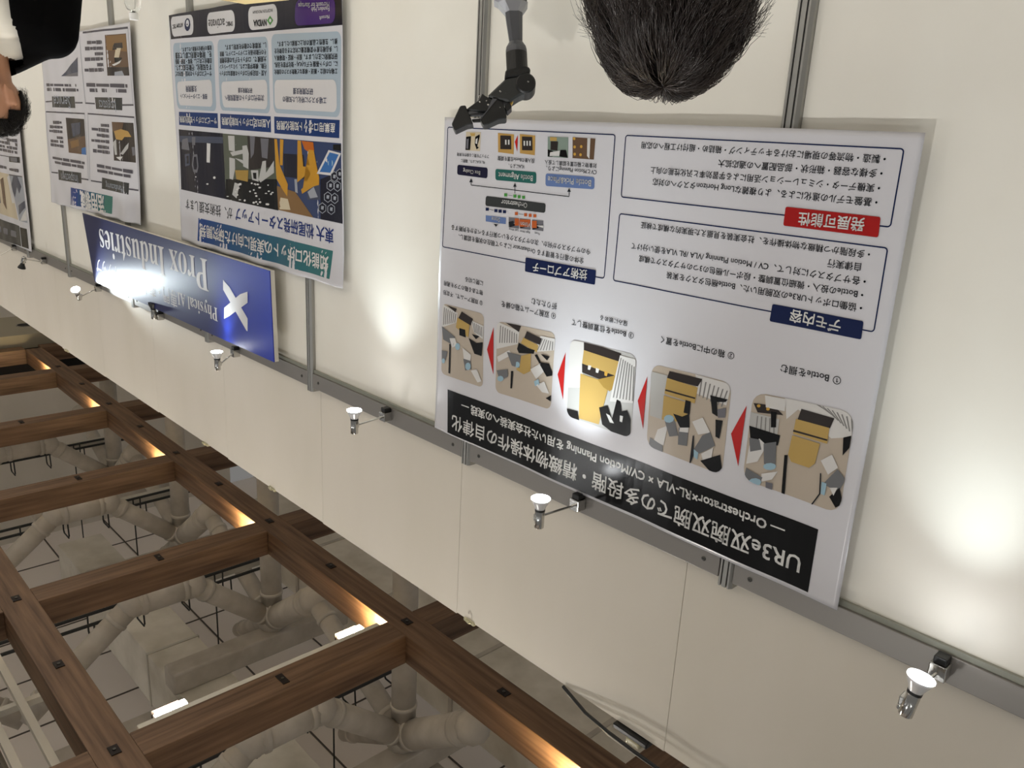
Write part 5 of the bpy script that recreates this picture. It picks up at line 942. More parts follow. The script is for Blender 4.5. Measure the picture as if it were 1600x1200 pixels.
  ('p','body_text@r2','inkgrey',2,[5.1288,1.7395,5.038,1.7405,5.0382,1.7609,5.129,1.7599]),
  ('p','body_text@r2','inkgrey',2,[5.0324,1.7408,4.9857,1.7413,4.9859,1.7613,5.0326,1.7608]),
  ('p','body_text@r2','inkgrey',2,[5.1991,1.7722,5.1256,1.7727,5.1258,1.7879,5.1993,1.7874]),
  ('p','body_text@r2','inkgrey',2,[5.1213,1.7707,5.0592,1.7712,5.0594,1.7904,5.1215,1.7899]),
  ('p','body_text@r2','inkgrey',2,[5.0549,1.7722,4.9984,1.7726,4.9986,1.7898,5.0551,1.7894]),
  ('p','body_text@r2','inkgrey',2,[4.9943,1.7732,4.9867,1.7732,4.9867,1.7892,4.9943,1.7892]),
  ('p','body_text@r2','inkgrey',2,[5.2853,1.8053,5.2366,1.8052,5.2366,1.8192,5.2853,1.8193]),
  ('p','body_text@r2','inkgrey',2,[5.2305,1.8043,5.1554,1.8041,5.1554,1.8197,5.2305,1.8199]),
  ('p','body_text@r2','inkgrey',2,[5.1494,1.8049,5.0598,1.8046,5.0598,1.8186,5.1494,1.8189]),
  ('p','body_text@r2','inkgrey',2,[5.054,1.8024,4.9923,1.8022,4.9923,1.8206,5.054,1.8208]),
  ('p','body_text@r2','inkgrey',2,[5.1977,1.8337,5.1304,1.8338,5.1304,1.8534,5.1977,1.8533]),
  ('p','body_text@r2','inkgrey',2,[5.1264,1.8348,5.0617,1.8348,5.0617,1.8524,5.1264,1.8524]),
  ('p','body_text@r2','inkgrey',2,[5.0577,1.8343,5.0374,1.8344,5.0374,1.853,5.0577,1.8529]),
  ('p','body_text@r2','inkgrey',2,[5.0335,1.8359,5.0057,1.8359,5.0057,1.8515,5.0335,1.8515]),
  ('p','body_text@r2','inkgrey',2,[5.0018,1.8523,5.0022,1.8523,5.0022,1.8351,5.0018,1.8351]),
  ('p','body_text@r2','inkgrey',2,[5.2722,1.8597,5.2134,1.8595,5.2134,1.8795,5.2722,1.8797]),
  ('p','body_text@r2','inkgrey',2,[5.2076,1.8615,5.1359,1.8613,5.1359,1.8773,5.2076,1.8775]),
  ('p','body_text@r2','inkgrey',2,[5.1303,1.8595,5.0849,1.8594,5.0849,1.8788,5.1303,1.8789]),
  ('p','body_text@r2','inkgrey',2,[5.0794,1.8596,5.0194,1.8594,5.0194,1.8784,5.0794,1.8786]),
  ('p','body_text@r2','inkgrey',2,[5.014,1.8614,4.9975,1.8613,4.9975,1.8763,5.014,1.8764]),
  ('p','body_text@r3','inkgrey',2,[5.999,1.7164,5.9548,1.7159,5.9546,1.7351,5.9988,1.7356]),
  ('p','body_text@r3','inkgrey',2,[5.9511,1.716,5.9243,1.7157,5.9241,1.7347,5.9509,1.735]),
  ('p','body_text@r3','inkgrey',2,[5.9206,1.7156,5.8595,1.7149,5.8593,1.7339,5.9204,1.7346]),
  ('p','body_text@r3','inkgrey',2,[5.8558,1.7176,5.817,1.7171,5.8168,1.7307,5.8556,1.7312]),
  ('p','body_text@r3','inkgrey',2,[6.0809,1.7442,6.0068,1.7438,6.0066,1.7632,6.0807,1.7636]),
  ('p','body_text@r3','inkgrey',2,[6.001,1.7457,5.9691,1.7456,5.9691,1.761,6.001,1.7611]),
  ('p','body_text@r3','inkgrey',2,[5.9634,1.7446,5.9165,1.7444,5.9165,1.7616,5.9634,1.7618]),
  ('p','body_text@r3','inkgrey',2,[5.911,1.7445,5.8541,1.7442,5.8541,1.761,5.911,1.7613]),
  ('p','body_text@r3','inkgrey',2,[5.8487,1.7458,5.8058,1.7456,5.8058,1.7592,5.8487,1.7594]),
  ('p','body_text@r3','inkgrey',2,[6.0977,1.7728,6.0638,1.7727,6.0638,1.7871,6.0977,1.7872]),
  ('p','body_text@r3','inkgrey',2,[6.0578,1.7729,6.0192,1.7728,6.0192,1.7868,6.0578,1.7869]),
  ('p','body_text@r3','inkgrey',2,[6.0133,1.7701,5.914,1.7699,5.914,1.7893,6.0133,1.7895]),
  ('p','body_text@r3','inkgrey',2,[5.9083,1.7711,5.8738,1.771,5.8738,1.788,5.9083,1.7881]),
  ('p','body_text@r3','inkgrey',2,[5.8682,1.7716,5.8181,1.7715,5.8181,1.7873,5.8682,1.7874]),
  ('p','body_text@r3','inkgrey',2,[5.8122,1.7883,5.8148,1.7884,5.8154,1.7704,5.8128,1.7703]),
  ('p','body_text@r3','inkgrey',2,[5.937,1.8089,5.9055,1.8088,5.9055,1.8248,5.937,1.8249]),
  ('p','body_text@r3','inkgrey',2,[5.9029,1.8089,5.8841,1.8088,5.8841,1.8246,5.9029,1.8247]),
  ('p','body_text@r3','inkgrey',2,[5.8817,1.808,5.8652,1.8079,5.865,1.8253,5.8815,1.8254]),
  ('p','body_text@r3','inkgrey',2,[5.8626,1.8085,5.8276,1.8083,5.8276,1.8245,5.8626,1.8247]),
  ('p','body_text@r3','inkgrey',2,[5.8251,1.809,5.8132,1.809,5.8132,1.8238,5.8251,1.8238]),
  ('p','body_text@r3','inkgrey',2,[6.089,1.8337,6.0329,1.8332,6.0327,1.851,6.0888,1.8515]),
  ('p','body_text@r3','inkgrey',2,[6.0272,1.8339,5.9431,1.8331,5.9429,1.8493,6.027,1.8501]),
  ('p','body_text@r3','inkgrey',2,[5.9374,1.8323,5.854,1.8314,5.8538,1.8492,5.9372,1.8501]),
  ('p','body_text@r3','inkgrey',2,[5.8485,1.8322,5.8128,1.8318,5.8126,1.848,5.8483,1.8484]),
  ('p','body_text@r3','inkgrey',2,[6.0974,1.8569,6.03,1.8571,6.03,1.8755,6.0974,1.8753]),
  ('p','body_text@r3','inkgrey',2,[6.024,1.8571,5.9633,1.8572,5.9633,1.8756,6.024,1.8755]),
  ('p','body_text@r3','inkgrey',2,[5.9575,1.8589,5.8949,1.859,5.8949,1.8742,5.9575,1.8741]),
  ('p','body_text@r3','inkgrey',2,[5.8892,1.8574,5.8224,1.8576,5.8224,1.876,5.8892,1.8758]),
  ('p','body_text@r3','inkgrey',2,[5.8168,1.8586,5.8107,1.8586,5.8107,1.875,5.8168,1.875]),
  ('p','body_text@r4','inkgrey',2,[5.2849,1.4978,5.1388,1.5007,5.1392,1.5203,5.2853,1.5174]),
  ('p','body_text@r4','inkgrey',2,[5.125,1.5026,4.9023,1.507,4.9027,1.5232,5.1254,1.5188]),
  ('p','body_text@r4','inkgrey',2,[4.8894,1.5058,4.6876,1.5098,4.688,1.5288,4.8898,1.5248]),
  ('p','body_text@r4','inkgrey',2,[4.6756,1.5111,4.6427,1.5117,4.6431,1.5285,4.676,1.5279]),
  ('p','body_text@r4','inkgrey',2,[5.2451,1.5268,5.1613,1.528,5.1615,1.5472,5.2453,1.546]),
  ('p','body_text@r4','inkgrey',2,[5.1486,1.5279,4.9852,1.5303,4.9854,1.5499,5.1488,1.5475]),
  ('p','body_text@r4','inkgrey',2,[4.9732,1.5312,4.7995,1.5337,4.7997,1.5519,4.9734,1.5494]),
  ('p','body_text@r4','inkgrey',2,[4.7882,1.5342,4.6633,1.536,4.6635,1.5534,4.7884,1.5516]),
  ('p','body_text@r5','inkgrey',2,[6.071,1.4901,5.9875,1.4914,5.9877,1.509,6.0712,1.5077]),
  ('p','body_text@r5','inkgrey',2,[5.9744,1.4931,5.9088,1.4942,5.909,1.5088,5.9746,1.5077]),
  ('p','body_text@r5','inkgrey',2,[5.896,1.4948,5.7125,1.4978,5.7127,1.5116,5.8962,1.5086]),
  ('p','body_text@r5','inkgrey',2,[5.7003,1.4978,5.6264,1.499,5.6266,1.5132,5.7005,1.512]),
  ('p','body_text@r5','inkgrey',2,[5.6145,1.4989,5.4655,1.5013,5.4657,1.5161,5.6147,1.5137]),
  ('p','body_text@r5','inkgrey',2,[6.069,1.5162,5.9949,1.5173,5.9951,1.5367,6.0692,1.5356]),
  ('p','body_text@r5','inkgrey',2,[5.9811,1.5174,5.8921,1.5187,5.8923,1.5381,5.9813,1.5368]),
  ('p','body_text@r5','inkgrey',2,[5.8786,1.519,5.7024,1.5215,5.7026,1.5407,5.8788,1.5382]),
  ('p','body_text@r5','inkgrey',2,[5.6896,1.5225,5.4799,1.5255,5.4801,1.5431,5.6898,1.5401]),
  ('p','body_text@r5','inkgrey',2,[5.4678,1.5276,5.4336,1.5281,5.4338,1.5419,5.468,1.5414]),
  ('p','body_text@r9','inkgrey',2,[5.2165,1.2771,5.1384,1.28,5.139,1.297,5.2171,1.2941]),
  ('p','body_text@r9','inkgrey',2,[5.1331,1.2815,5.0603,1.2842,5.0609,1.2986,5.1337,1.2959]),
  ('p','body_text@r9','inkgrey',2,[5.0551,1.2816,4.9818,1.2843,4.9826,1.3043,5.0559,1.3016]),
  ('p','body_text@r9','inkgrey',2,[4.9769,1.2866,4.9612,1.2872,4.9618,1.303,4.9775,1.3024]),
  ('p','body_text@r9','inkgrey',2,[5.2558,1.3057,5.1784,1.3083,5.179,1.3275,5.2564,1.3249]),
  ('p','body_text@r9','inkgrey',2,[5.1721,1.3107,5.1216,1.3124,5.122,1.3272,5.1725,1.3255]),
  ('p','body_text@r9','inkgrey',2,[5.1152,1.3111,5.065,1.3128,5.0656,1.3306,5.1158,1.3289]),
  ('p','body_text@r9','inkgrey',2,[5.0588,1.3138,4.9716,1.3167,4.9722,1.3329,5.0594,1.33]),
  ('p','body_text@r9','inkgrey',2,[4.9656,1.3169,4.9515,1.3174,4.9521,1.3336,4.9662,1.3331]),
  ('p','body_text@r9','inkgrey',2,[5.0954,1.3411,5.0682,1.3419,5.0686,1.3583,5.0958,1.3575]),
  ('p','body_text@r9','inkgrey',2,[5.0653,1.3416,5.0479,1.3421,5.0483,1.3591,5.0657,1.3586]),
  ('p','body_text@r9','inkgrey',2,[5.045,1.3425,4.9961,1.3438,4.9965,1.3602,5.0454,1.3589]),
  ('p','body_text@r9','inkgrey',2,[4.9933,1.3448,4.9556,1.3458,4.956,1.3604,4.9937,1.3594]),
  ('p','body_text@r9','inkgrey',2,[5.2725,1.3623,5.1842,1.3641,5.1846,1.3829,5.2729,1.3811]),
  ('p','body_text@r9','inkgrey',2,[5.1778,1.3651,5.0932,1.3669,5.0936,1.3841,5.1782,1.3823]),
  ('p','body_text@r9','inkgrey',2,[5.087,1.3666,5.0191,1.3681,5.0195,1.3861,5.0874,1.3846]),
  ('p','body_text@r9','inkgrey',2,[5.013,1.3699,4.9654,1.3709,4.9658,1.3855,5.0134,1.3845]),
  ('p','body_text@r9','inkgrey',2,[5.0719,1.3964,5.0587,1.3967,5.0591,1.4153,5.0723,1.415]),
  ('p','body_text@r9','inkgrey',2,[5.0566,1.3975,5.022,1.3984,5.0224,1.4156,5.057,1.4147]),
  ('p','body_text@r9','inkgrey',2,[5.0198,1.3979,4.9979,1.3985,4.9985,1.4169,5.0204,1.4163]),
  ('p','body_text@r9','inkgrey',2,[4.9959,1.4,4.9807,1.4004,4.9811,1.4158,4.9963,1.4154]),
  ('p','body_text@r9','inkgrey',2,[4.9786,1.3994,4.9694,1.3996,4.9698,1.4172,4.979,1.417]),
  ('p','body_text@r9','inkgrey',2,[5.2895,1.4211,5.2291,1.4221,5.2293,1.4373,5.2897,1.4363]),
  ('p','body_text@r9','inkgrey',2,[5.2223,1.4198,5.1323,1.4214,5.1327,1.4414,5.2227,1.4398]),
  ('p','body_text@r9','inkgrey',2,[5.1259,1.4223,5.0699,1.4232,5.0701,1.4416,5.1261,1.4407]),
  ('p','body_text@r9','inkgrey',2,[5.0634,1.4228,4.9993,1.4239,4.9997,1.4433,5.0638,1.4422]),
  ('p','body_text@r9','inkgrey',2,[4.9931,1.426,4.971,1.4264,4.9712,1.4418,4.9933,1.4414]),
  ('p','frame_line','inkgrey',2,[5.3514,2.0415,5.1719,2.039,5.1717,2.047,5.3512,2.0495]),
  ('p','frame_line','inkgrey',2,[4.7415,2.0454,4.6053,2.0424,4.6051,2.0504,4.7413,2.0534]),
  ('p','frame_line','inkgrey',2,[6.1499,2.0406,6.0081,2.0371,6.0079,2.0451,6.1497,2.0486]),
  ('p','frame_line','inkgrey',2,[5.54,2.0421,5.3908,2.0389,5.3906,2.0469,5.5398,2.0501]),
  ('p','frame_line','inkgrey',2,[5.3112,1.6607,4.5861,1.6705,4.5863,1.6785,5.3114,1.6687]),
  ('p','frame_line','inkgrey',2,[6.1324,1.6586,5.3648,1.6614,5.3648,1.6694,6.1324,1.6666]),
  ('p','frame_line','inkgrey',2,[4.7497,1.6105,4.5808,1.6097,4.5808,1.6177,4.7497,1.6185]),
  ('p','frame_line','inkgrey',2,[5.3336,1.6029,5.1858,1.6048,5.186,1.6128,5.3338,1.6109]),
  ('p','frame_line','inkgrey',2,[5.5214,1.6016,5.3828,1.6012,5.3828,1.6092,5.5214,1.6096]),
  ('p','frame_line','inkgrey',2,[6.1215,1.5966,5.9744,1.5943,5.9742,1.6023,6.1213,1.6046]),
  ('p','frame_line','inkgrey',2,[5.2721,1.2261,4.5826,1.2381,4.5828,1.2481,5.2723,1.2361]),
  ('p','frame_line','phsilver',2,[5.3089,1.667,5.3647,2.047,5.3707,2.0462,5.3149,1.6662]),
  ('p','frame_line','phsilver',2,[5.3618,1.6656,5.3877,2.0431,5.3937,2.0427,5.3678,1.6652]),
  ('p','frame_line','phsilver',2,[4.5832,1.6746,4.5987,2.045,4.6047,2.0448,4.5892,1.6744]),
  ('p','frame_line','phsilver',2,[6.1294,1.6627,6.1468,2.0447,6.1528,2.0445,6.1354,1.6625]),
  ('p','frame_line','phsilver',2,[4.5797,1.2431,4.5834,1.6135,4.5894,1.6135,4.5857,1.2431]),
  ('p','frame_line','phsilver',2,[5.3194,1.2463,5.3287,1.6073,5.3347,1.6071,5.3254,1.2461]),
 ],
 'wall_far': [
  ('p','title_banner','phblack',1,[7.1148,2.5075,6.9272,2.5005,6.9199,2.6476,7.1133,2.6539]),
  ('p','title_banner','darkgrey',1,[8.1659,2.5061,7.1278,2.5001,7.1305,2.656,8.2614,2.6846]),
  ('p','title_banner','phgrey',2,[8.0791,2.5695,7.9207,2.5658,7.9314,2.6171,8.0894,2.6196]),
  ('p','title_banner','phgrey',2,[7.8441,2.5655,7.693,2.562,7.7027,2.6121,7.8534,2.6144]),
  ('p','title_banner','phgrey',2,[7.6199,2.5617,7.4757,2.5583,7.4845,2.6073,7.6284,2.6095]),
  ('p','title_banner','phgrey',2,[7.3884,2.5578,7.251,2.5546,7.259,2.6023,7.396,2.6044]),
  ('p','demo_photograph@robot','phsilver',1,[7.2392,2.1251,6.8834,2.1198,6.8954,2.4541,7.1096,2.4586]),
  ('p','demo_photograph@robot','phslate',2,[7.1076,2.1255,7.0811,2.1227,7.0002,2.1215,6.9309,2.194,7.0024,2.2501,7.0451,2.2022,7.1479,2.2874,7.1904,2.2507,7.21,2.2003]),
  ('p','demo_photograph@robot','phslate',2.07,[6.8953,2.2923,6.9016,2.3437,7.0896,2.4128,7.0746,2.3419]),
  ('p','demo_photograph@robot','phwhite',2.14,[6.8948,2.4369,7.0758,2.4552,6.8918,2.3537]),
  ('p','demo_photograph@hand','phcream',1,[7.9206,2.1206,7.2565,2.1262,7.1417,2.4574,8.0598,2.4573]),
  ('p','demo_photograph@hand','phbrown',2,[7.5257,2.1829,7.4258,2.1586,7.4411,2.4102,7.5243,2.3632]),
  ('p','demo_photograph@hand','phwhite',2.07,[7.3193,2.1518,7.2586,2.1306,7.2425,2.1666,7.1844,2.3341,7.2721,2.3416]),
  ('p','demo_photograph@hand','phgrey',2.14,[7.7518,2.1612,7.6,2.1518,7.5991,2.3696,7.7523,2.3827]),
  ('p','body_text@w1','inkgrey',2,[7.2046,2.0779,7.1634,2.0773,7.1632,2.0935,7.2044,2.0941]),
  ('p','body_text@w1','inkgrey',2,[7.1581,2.0758,7.1003,2.0749,7.1001,2.0939,7.1579,2.0948]),
  ('p','body_text@w1','inkgrey',2,[7.0952,2.0749,7.058,2.0743,7.0576,2.0931,7.0948,2.0937]),
  ('p','body_text@w1','inkgrey',2,[7.0528,2.0726,7.0064,2.0718,7.006,2.094,7.0524,2.0948]),
  ('p','body_text@w1','inkgrey',2,[7.0013,2.0709,6.9667,2.0703,6.9663,2.0943,7.0009,2.0949]),
  ('p','body_text@w1','inkgrey',2,[6.9615,2.0718,6.9498,2.0717,6.9496,2.0925,6.9613,2.0926]),
  ('p','body_text@w2','inkgrey',2,[7.7853,2.0697,7.6722,2.0695,7.6722,2.0921,7.7853,2.0923]),
  ('p','body_text@w2','inkgrey',2,[7.6619,2.0706,7.5076,2.0704,7.5076,2.0908,7.6619,2.091]),
  ('p','body_text@w2','inkgrey',2,[7.4976,2.0697,7.3896,2.0695,7.3896,2.0913,7.4976,2.0915]),
  ('p','body_text@w2','inkgrey',2,[7.3799,2.0708,7.295,2.0707,7.295,2.0899,7.3799,2.09]),
  ('p','body_text@w3','inkgrey',2,[7.1871,1.8598,7.1079,1.8595,7.1079,1.8831,7.1871,1.8834]),
  ('p','body_text@w3','inkgrey',2,[7.1024,1.8624,7.0428,1.8622,7.0428,1.88,7.1024,1.8802]),
  ('p','body_text@w3','inkgrey',2,[7.0374,1.8602,6.9944,1.8601,6.9944,1.8819,7.0374,1.882]),
  ('p','body_text@w3','inkgrey',2,[6.989,1.8591,6.9192,1.8589,6.9192,1.8825,6.989,1.8827]),
  ('p','body_text@w3','inkgrey',2,[7.6125,1.881,7.3806,1.884,7.3808,1.902,7.6127,1.899]),
  ('p','body_text@w3','inkgrey',2,[7.3662,1.8842,7.2614,1.8855,7.2616,1.9035,7.3664,1.9022]),
  ('p','body_text@w3','inkgrey',2,[7.2474,1.8839,7.1457,1.8852,7.1459,1.9068,7.2476,1.9055]),
  ('p','body_text@w3','inkgrey',2,[7.1319,1.8846,6.9237,1.8873,6.9241,1.9105,7.1323,1.9078]),
  ('p','body_text@w3','inkgrey',2,[7.6286,1.9099,7.5053,1.9108,7.5055,1.9338,7.6288,1.9329]),
  ('p','body_text@w3','inkgrey',2,[7.4905,1.9127,7.3602,1.9136,7.3604,1.933,7.4907,1.9321]),
  ('p','body_text@w3','inkgrey',2,[7.3458,1.9151,7.1477,1.9166,7.1479,1.9332,7.346,1.9317]),
  ('p','body_text@w3','inkgrey',2,[7.134,1.9137,7.0504,1.9143,7.0506,1.9369,7.1342,1.9363]),
  ('p','body_text@w3','inkgrey',2,[7.037,1.9163,6.936,1.917,6.9362,1.9358,7.0372,1.9351]),
  ('p','body_text@w3','inkgrey',2,[7.6426,1.9378,7.4571,1.9394,7.4573,1.9608,7.6428,1.9592]),
  ('p','body_text@w3','inkgrey',2,[7.4423,1.9409,7.3677,1.9416,7.3679,1.9602,7.4425,1.9595]),
  ('p','body_text@w3','inkgrey',2,[7.3531,1.9411,7.204,1.9424,7.2042,1.9622,7.3533,1.9609]),
  ('p','body_text@w3','inkgrey',2,[7.19,1.9421,7.0846,1.943,7.0848,1.9636,7.1902,1.9627]),
  ('p','body_text@w3','inkgrey',2,[7.071,1.9438,6.9424,1.9449,6.9426,1.9641,7.0712,1.963]),
  ('p','heading_plate@t','ink',1,[7.176,1.9891,6.9013,1.983,6.9038,2.0242,7.1819,2.0302]),
  ('p','heading_plate@t','phgrey',3,[7.1358,1.9934,6.9582,1.9905,6.9578,2.0205,7.1354,2.0234]),
  ('p','frame_line','inkgrey',2,[7.2406,2.1238,6.8835,2.1158,6.8833,2.1238,7.2404,2.1318]),
  ('p','frame_line','inkgrey',2,[7.666,1.991,7.178,1.9905,7.178,1.9965,7.666,1.997]),
 ],
 'sign': [
  ('t','lettering@a','signwhite',1,'𝐏𝐫𝐨𝐱 𝐈𝐧𝐝𝐮𝐬𝐭𝐫𝐢𝐞𝐬',[3.7047,2.3726,5.1839,2.3908],-0.012,0),
  ('t','lettering@b','signwhite',1,'𝐏𝐡𝐲𝐬𝐢𝐜𝐚𝐥 𝐀𝐈',[3.6236,2.5412,4.0778,2.5381],-0.015,0),
  ('t','lettering@c','signwhite',1,'専門・東大発スタートアップ',[4.0881,2.5472,5.2854,2.5311],-0.004,0),
  ('p','emblem','signwhite',1,[3.545,2.3617,3.4824,2.386,3.3176,2.4987,3.324,2.5569,3.3335,2.5562,3.5487,2.4084]),
  ('p','emblem','signwhite',1.5,[3.3827,2.4021,3.3083,2.3777,3.3113,2.4271,3.4964,2.5203,3.5548,2.5447,3.5475,2.4915]),
 ],
}

# ------------------------------------------------------------------ prints on the wall
INK = dict(black='070707', white='f2f1ee', ink='202228', navy='14224d', navyink='27345c', navyblue='20357c', red='b3201f', redarrow='c9221f', steel='6d84b8', teal='2b6a62', nightblue='1c1b36',
 darkgrey='3c3e3e', inkgrey='55535c', green='4f9a46', orange='c8622f', paper='e4e1e2', paper2='d2d1d4', yellow='c9a860', kraft='c79f57', gold='d7a84a', lightblue='a5c6d6', robotgrey='77787a', stripe='8d8a88',
 phbeige='c9bbaa', phblack='101010', phblue='39466d', phbrown='6d5440', phcream='dccdb0', phdark='332c2a', phgold='b08f45', phgolddark='8d6a41', phgreen='8fa093', phgrey='75747a', phlight='c6c5c2', phmoss='5c6154',
 phnight='1c1c2b', phsilver='a9adb5', phslate='4c5264', phwhite='e6e4e0', purple='4b2a78', deepnavy='0b0c22', palebluepanel='b4c4d2', barblue='1d3a73', screenblue='3f74b5', armyellow='d39a2d', armorange='c8691d', signwhite='e9e9ea')
for k in range(14):
    t = k/13; INK['grad%d' % k] = '%02x%02x%02x' % (int(38+t*22), int(74+t*50), int(140-t*18))
    if k < 6: t = k/5; INK['gradb%d' % k] = '%02x%02x%02x' % (int(44+t*10), int(70+t*58), int(140-t*22))
def dim(c, k=.76): return '%02x%02x%02x' % tuple(int(round(255*((v/255)**2.2*k)**(1/2.2))) for v in (int(c[i:i+2], 16) for i in (0, 2, 4)))   # printed inks are duller than the screen colours
def ink(n): return mat('print_'+n, dim(INK[n]), .24, spec=.3)
WAVE = {}
def glyphs(s, bold):
    cu = bpy.data.curves.new('t', 'FONT'); cu.body = s; cu.size = 1; cu.resolution_u = 2; cu.offset = 0
    o = bpy.data.objects.new('t', cu); COL.objects.link(o)
    dg = bpy.context.evaluated_depsgraph_get(); dg.update()
    me = bpy.data.meshes.new_from_object(o.evaluated_get(dg)); bpy.data.objects.remove(o); bpy.data.curves.remove(cu)
    vs = [(v.co.x, v.co.y) for v in me.vertices]; fs = [tuple(p.vertices) for p in me.polygons]; bpy.data.meshes.remove(me)
    return vs, fs
def bisect(bm, lo, hi, step):
    for ax in (0, 2):
        t = lo[ax]+step
        while t < hi[ax]:
            n = [0, 0, 0]; n[ax] = 1; c = [0, 0, 0]; c[ax] = t
            bmesh.ops.bisect_plane(bm, geom=bm.verts[:]+bm.edges[:]+bm.faces[:], plane_co=c, plane_no=n, dist=1e-6); t += step
def print_parts(root, items, surf, eps=.0006, step=.03, labels={}):
    parts = {}
    for it in items:
        bm, names = parts.setdefault(it[1], (bmesh.new(), []))
        col = it[2]
        if col not in names: names.append(col)
        mi = names.index(col); layer = it[3]
        if it[0] == 'p':
            c = it[4]; P = [(c[i], c[i+1]) for i in range(0, len(c), 2)]
            a = sum(P[i][0]*P[(i+1) % len(P)][1]-P[(i+1) % len(P)][0]*P[i][1] for i in range(len(P)))
            if a < 0: P = P[::-1]
            f = bm.faces.new([bm.verts.new((x, -layer, z)) for x, z in P]); f.material_index = mi
            if len(P) > 4: bmesh.ops.triangulate(bm, faces=[f])
        else:
            s, (x0, z0, x1, z1), bold = it[4], it[5], it[6]
            vs, fs = glyphs(s, bold)
            xs = [v[0] for v in vs]; ys = [v[1] for v in vs]; w = max(xs)-min(xs); L = math.hypot(x1-x0, z1-z0); k = L/w
            cy = .34 if len(it) > 7 else 0; ym = (max(ys)+min(ys))/2; ym = .36 if ord(s[0]) > 0x2000 or ord(s[-1]) > 0x2000 else ym
            d = ((x1-x0)/L, (z1-z0)/L); q = max(0, bold)
            for ox, oy in (((-q, -q), (q, -q), (q, q), (-q, q)) if q > .004 else ((0, 0),)):   # heavier strokes: the glyph struck four times
                V_ = []
                for vx, vy in vs:
                    a = (vx+ox-min(xs))*k; b = (vy+oy-ym)*k; V_.append(bm.verts.new((x0+d[0]*a-d[1]*b, -layer, z0+d[1]*a+d[0]*b)))
                for f in fs:
                    try: F = bm.faces.new([V_[i] for i in f]); F.material_index = mi
                    except ValueError: pass
    for key, (bm, names) in parts.items():
        if step:
            xs = [v.co.x for v in bm.verts]; zs = [v.co.z for v in bm.verts]
            if not key.startswith('body_text'): bisect(bm, (min(xs), 0, min(zs)), (max(xs), 0, max(zs)), step)
        for v in bm.verts: v.co.y = surf(v.co.x, v.co.z)+v.co.y*eps
        # face the hall (-y)
        bm.normal_update()
        fl = [f for f in bm.faces if f.normal.y > 0]
        if fl: bmesh.ops.reverse_faces(bm, faces=fl)
        local(bm, root.location)
        o = mesh_obj(key.split('@')[0], bm, [ink(n) for n in names], root)
        if key in labels: o['label'] = labels[key]
def poster(key, quad, label, surf, base='paper', labels={}):
    cx = sum(q[0] for q in quad)/4; cz = sum(q[1] for q in quad)/4
    root = empty('wall_poster', (cx, -.012, cz), label, 'poster', 'printed posters on the booth wall')
    bm = bmesh.new(); n, m = 120, 84; g = {}
    for i in range(n+1):
        for j in range(m+1):
            u, v = i/n, j/m
            x = (quad[0][0]*(1-u)+quad[1][0]*u)*(1-v)+(quad[3][0]*(1-u)+quad[2][0]*u)*v
            z = (quad[0][1]*(1-u)+quad[1][1]*u)*(1-v)+(quad[3][1]*(1-u)+quad[2][1]*u)*v
            g[i, j] = bm.verts.new((x, surf(x, z), z))
    for i in range(n):
        for j in range(m): bm.faces.new((g[i, j], g[i+1, j], g[i+1, j+1], g[i, j+1]))
    bm = baked(bm, [('SOLIDIFY', dict(thickness=.0005, offset=1 if False else -1))])
    local(bm, root.location)
    mesh_obj('sheet', bm, mat('poster_paper', 'c8c7cb', .27), root, True)
    print_parts(root, PRINT[key], surf, labels=labels)
    return root
def sag(a, ph, tops=None):
    def f(x, z):
        y = -.0125+a*math.sin(x*13+ph+z*1.7)*.6+a*.6*math.sin(x*29+z*4+ph*2)*.4+a*.5*math.sin(z*9+ph+x*2)
        if tops:
            t = max(0, min(1, (z-tops[0])/(tops[1]-tops[0]))); y -= tops[2]*t*t*(.5+.5*math.sin(x*21+ph))
        return y
    return f
poster('main', [(.619, 1.643), (2.031, 1.636), (2.0445, 2.641), (.6186, 2.652)], 'large white poster with a black title banner, robot step photos and red arrows', sag(.0032, .4), labels={'title_banner': 'black title banner with large white lettering', 'heading_plate@発展可能性': 'red heading plate', 'heading_plate@デモ内容': 'navy heading plate over the right text box', 'heading_plate@技術アプローチ': 'navy heading plate over the flow diagram'})
poster('robotics', [(2.600, 1.2196), (4.067, 1.2196), (4.068, 2.2463), (2.604, 2.2545)], 'poster with yellow robot arm photo strip, three pale blue columns and blue-green banner', sag(.0034, 2.1, (2.02, 2.25, .010)), labels={'logo_strip': 'dark strip of sponsor logos'})
poster('usecase', [(4.548, 1.218), (6.10, 1.222), (6.2153, 2.2453), (4.5944, 2.2293)], 'poster of four panels with dark headings beyond the blue sign', sag(.004, .9, (2.0, 2.24, .014)))
poster('wall_far', [(6.81, 1.62), (8.27, 1.62), (8.30, 2.675), (6.865, 2.662)], 'partly seen poster with dark title at the far end of the booth wall', sag(.004, 3.3))

# blue company sign
quad = [(3.105, 2.258), (5.462, 2.2445), (5.352, 2.649), (3.092, 2.6455)]
sign = empty('company_sign', (4.25, -.03, 2.45), 'blue board sign with white lettering and cross-shaped emblem below the rail', 'sign')
m = mat('sign_blue', '14235f', .44, noise=None)
nt = m.node_tree; tc = nt.nodes.new('ShaderNodeTexCoord'); sx = nt.nodes.new('ShaderNodeSeparateXYZ'); rp = nt.nodes.new('ShaderNodeValToRGB')
mr = nt.nodes.new('ShaderNodeMapRange'); mr.inputs[1].default_value = -1.15; mr.inputs[2].default_value = 1.1
nt.links.new(tc.outputs['Object'], sx.inputs[0]); nt.links.new(sx.outputs[0], mr.inputs[0]); nt.links.new(mr.outputs[0], rp.inputs[0])
rp.color_ramp.elements[0].color = lin('1030a6'); rp.color_ramp.elements[1].color = lin('141b44'); e = rp.color_ramp.elements.new(.28); e.color = lin('121c56')
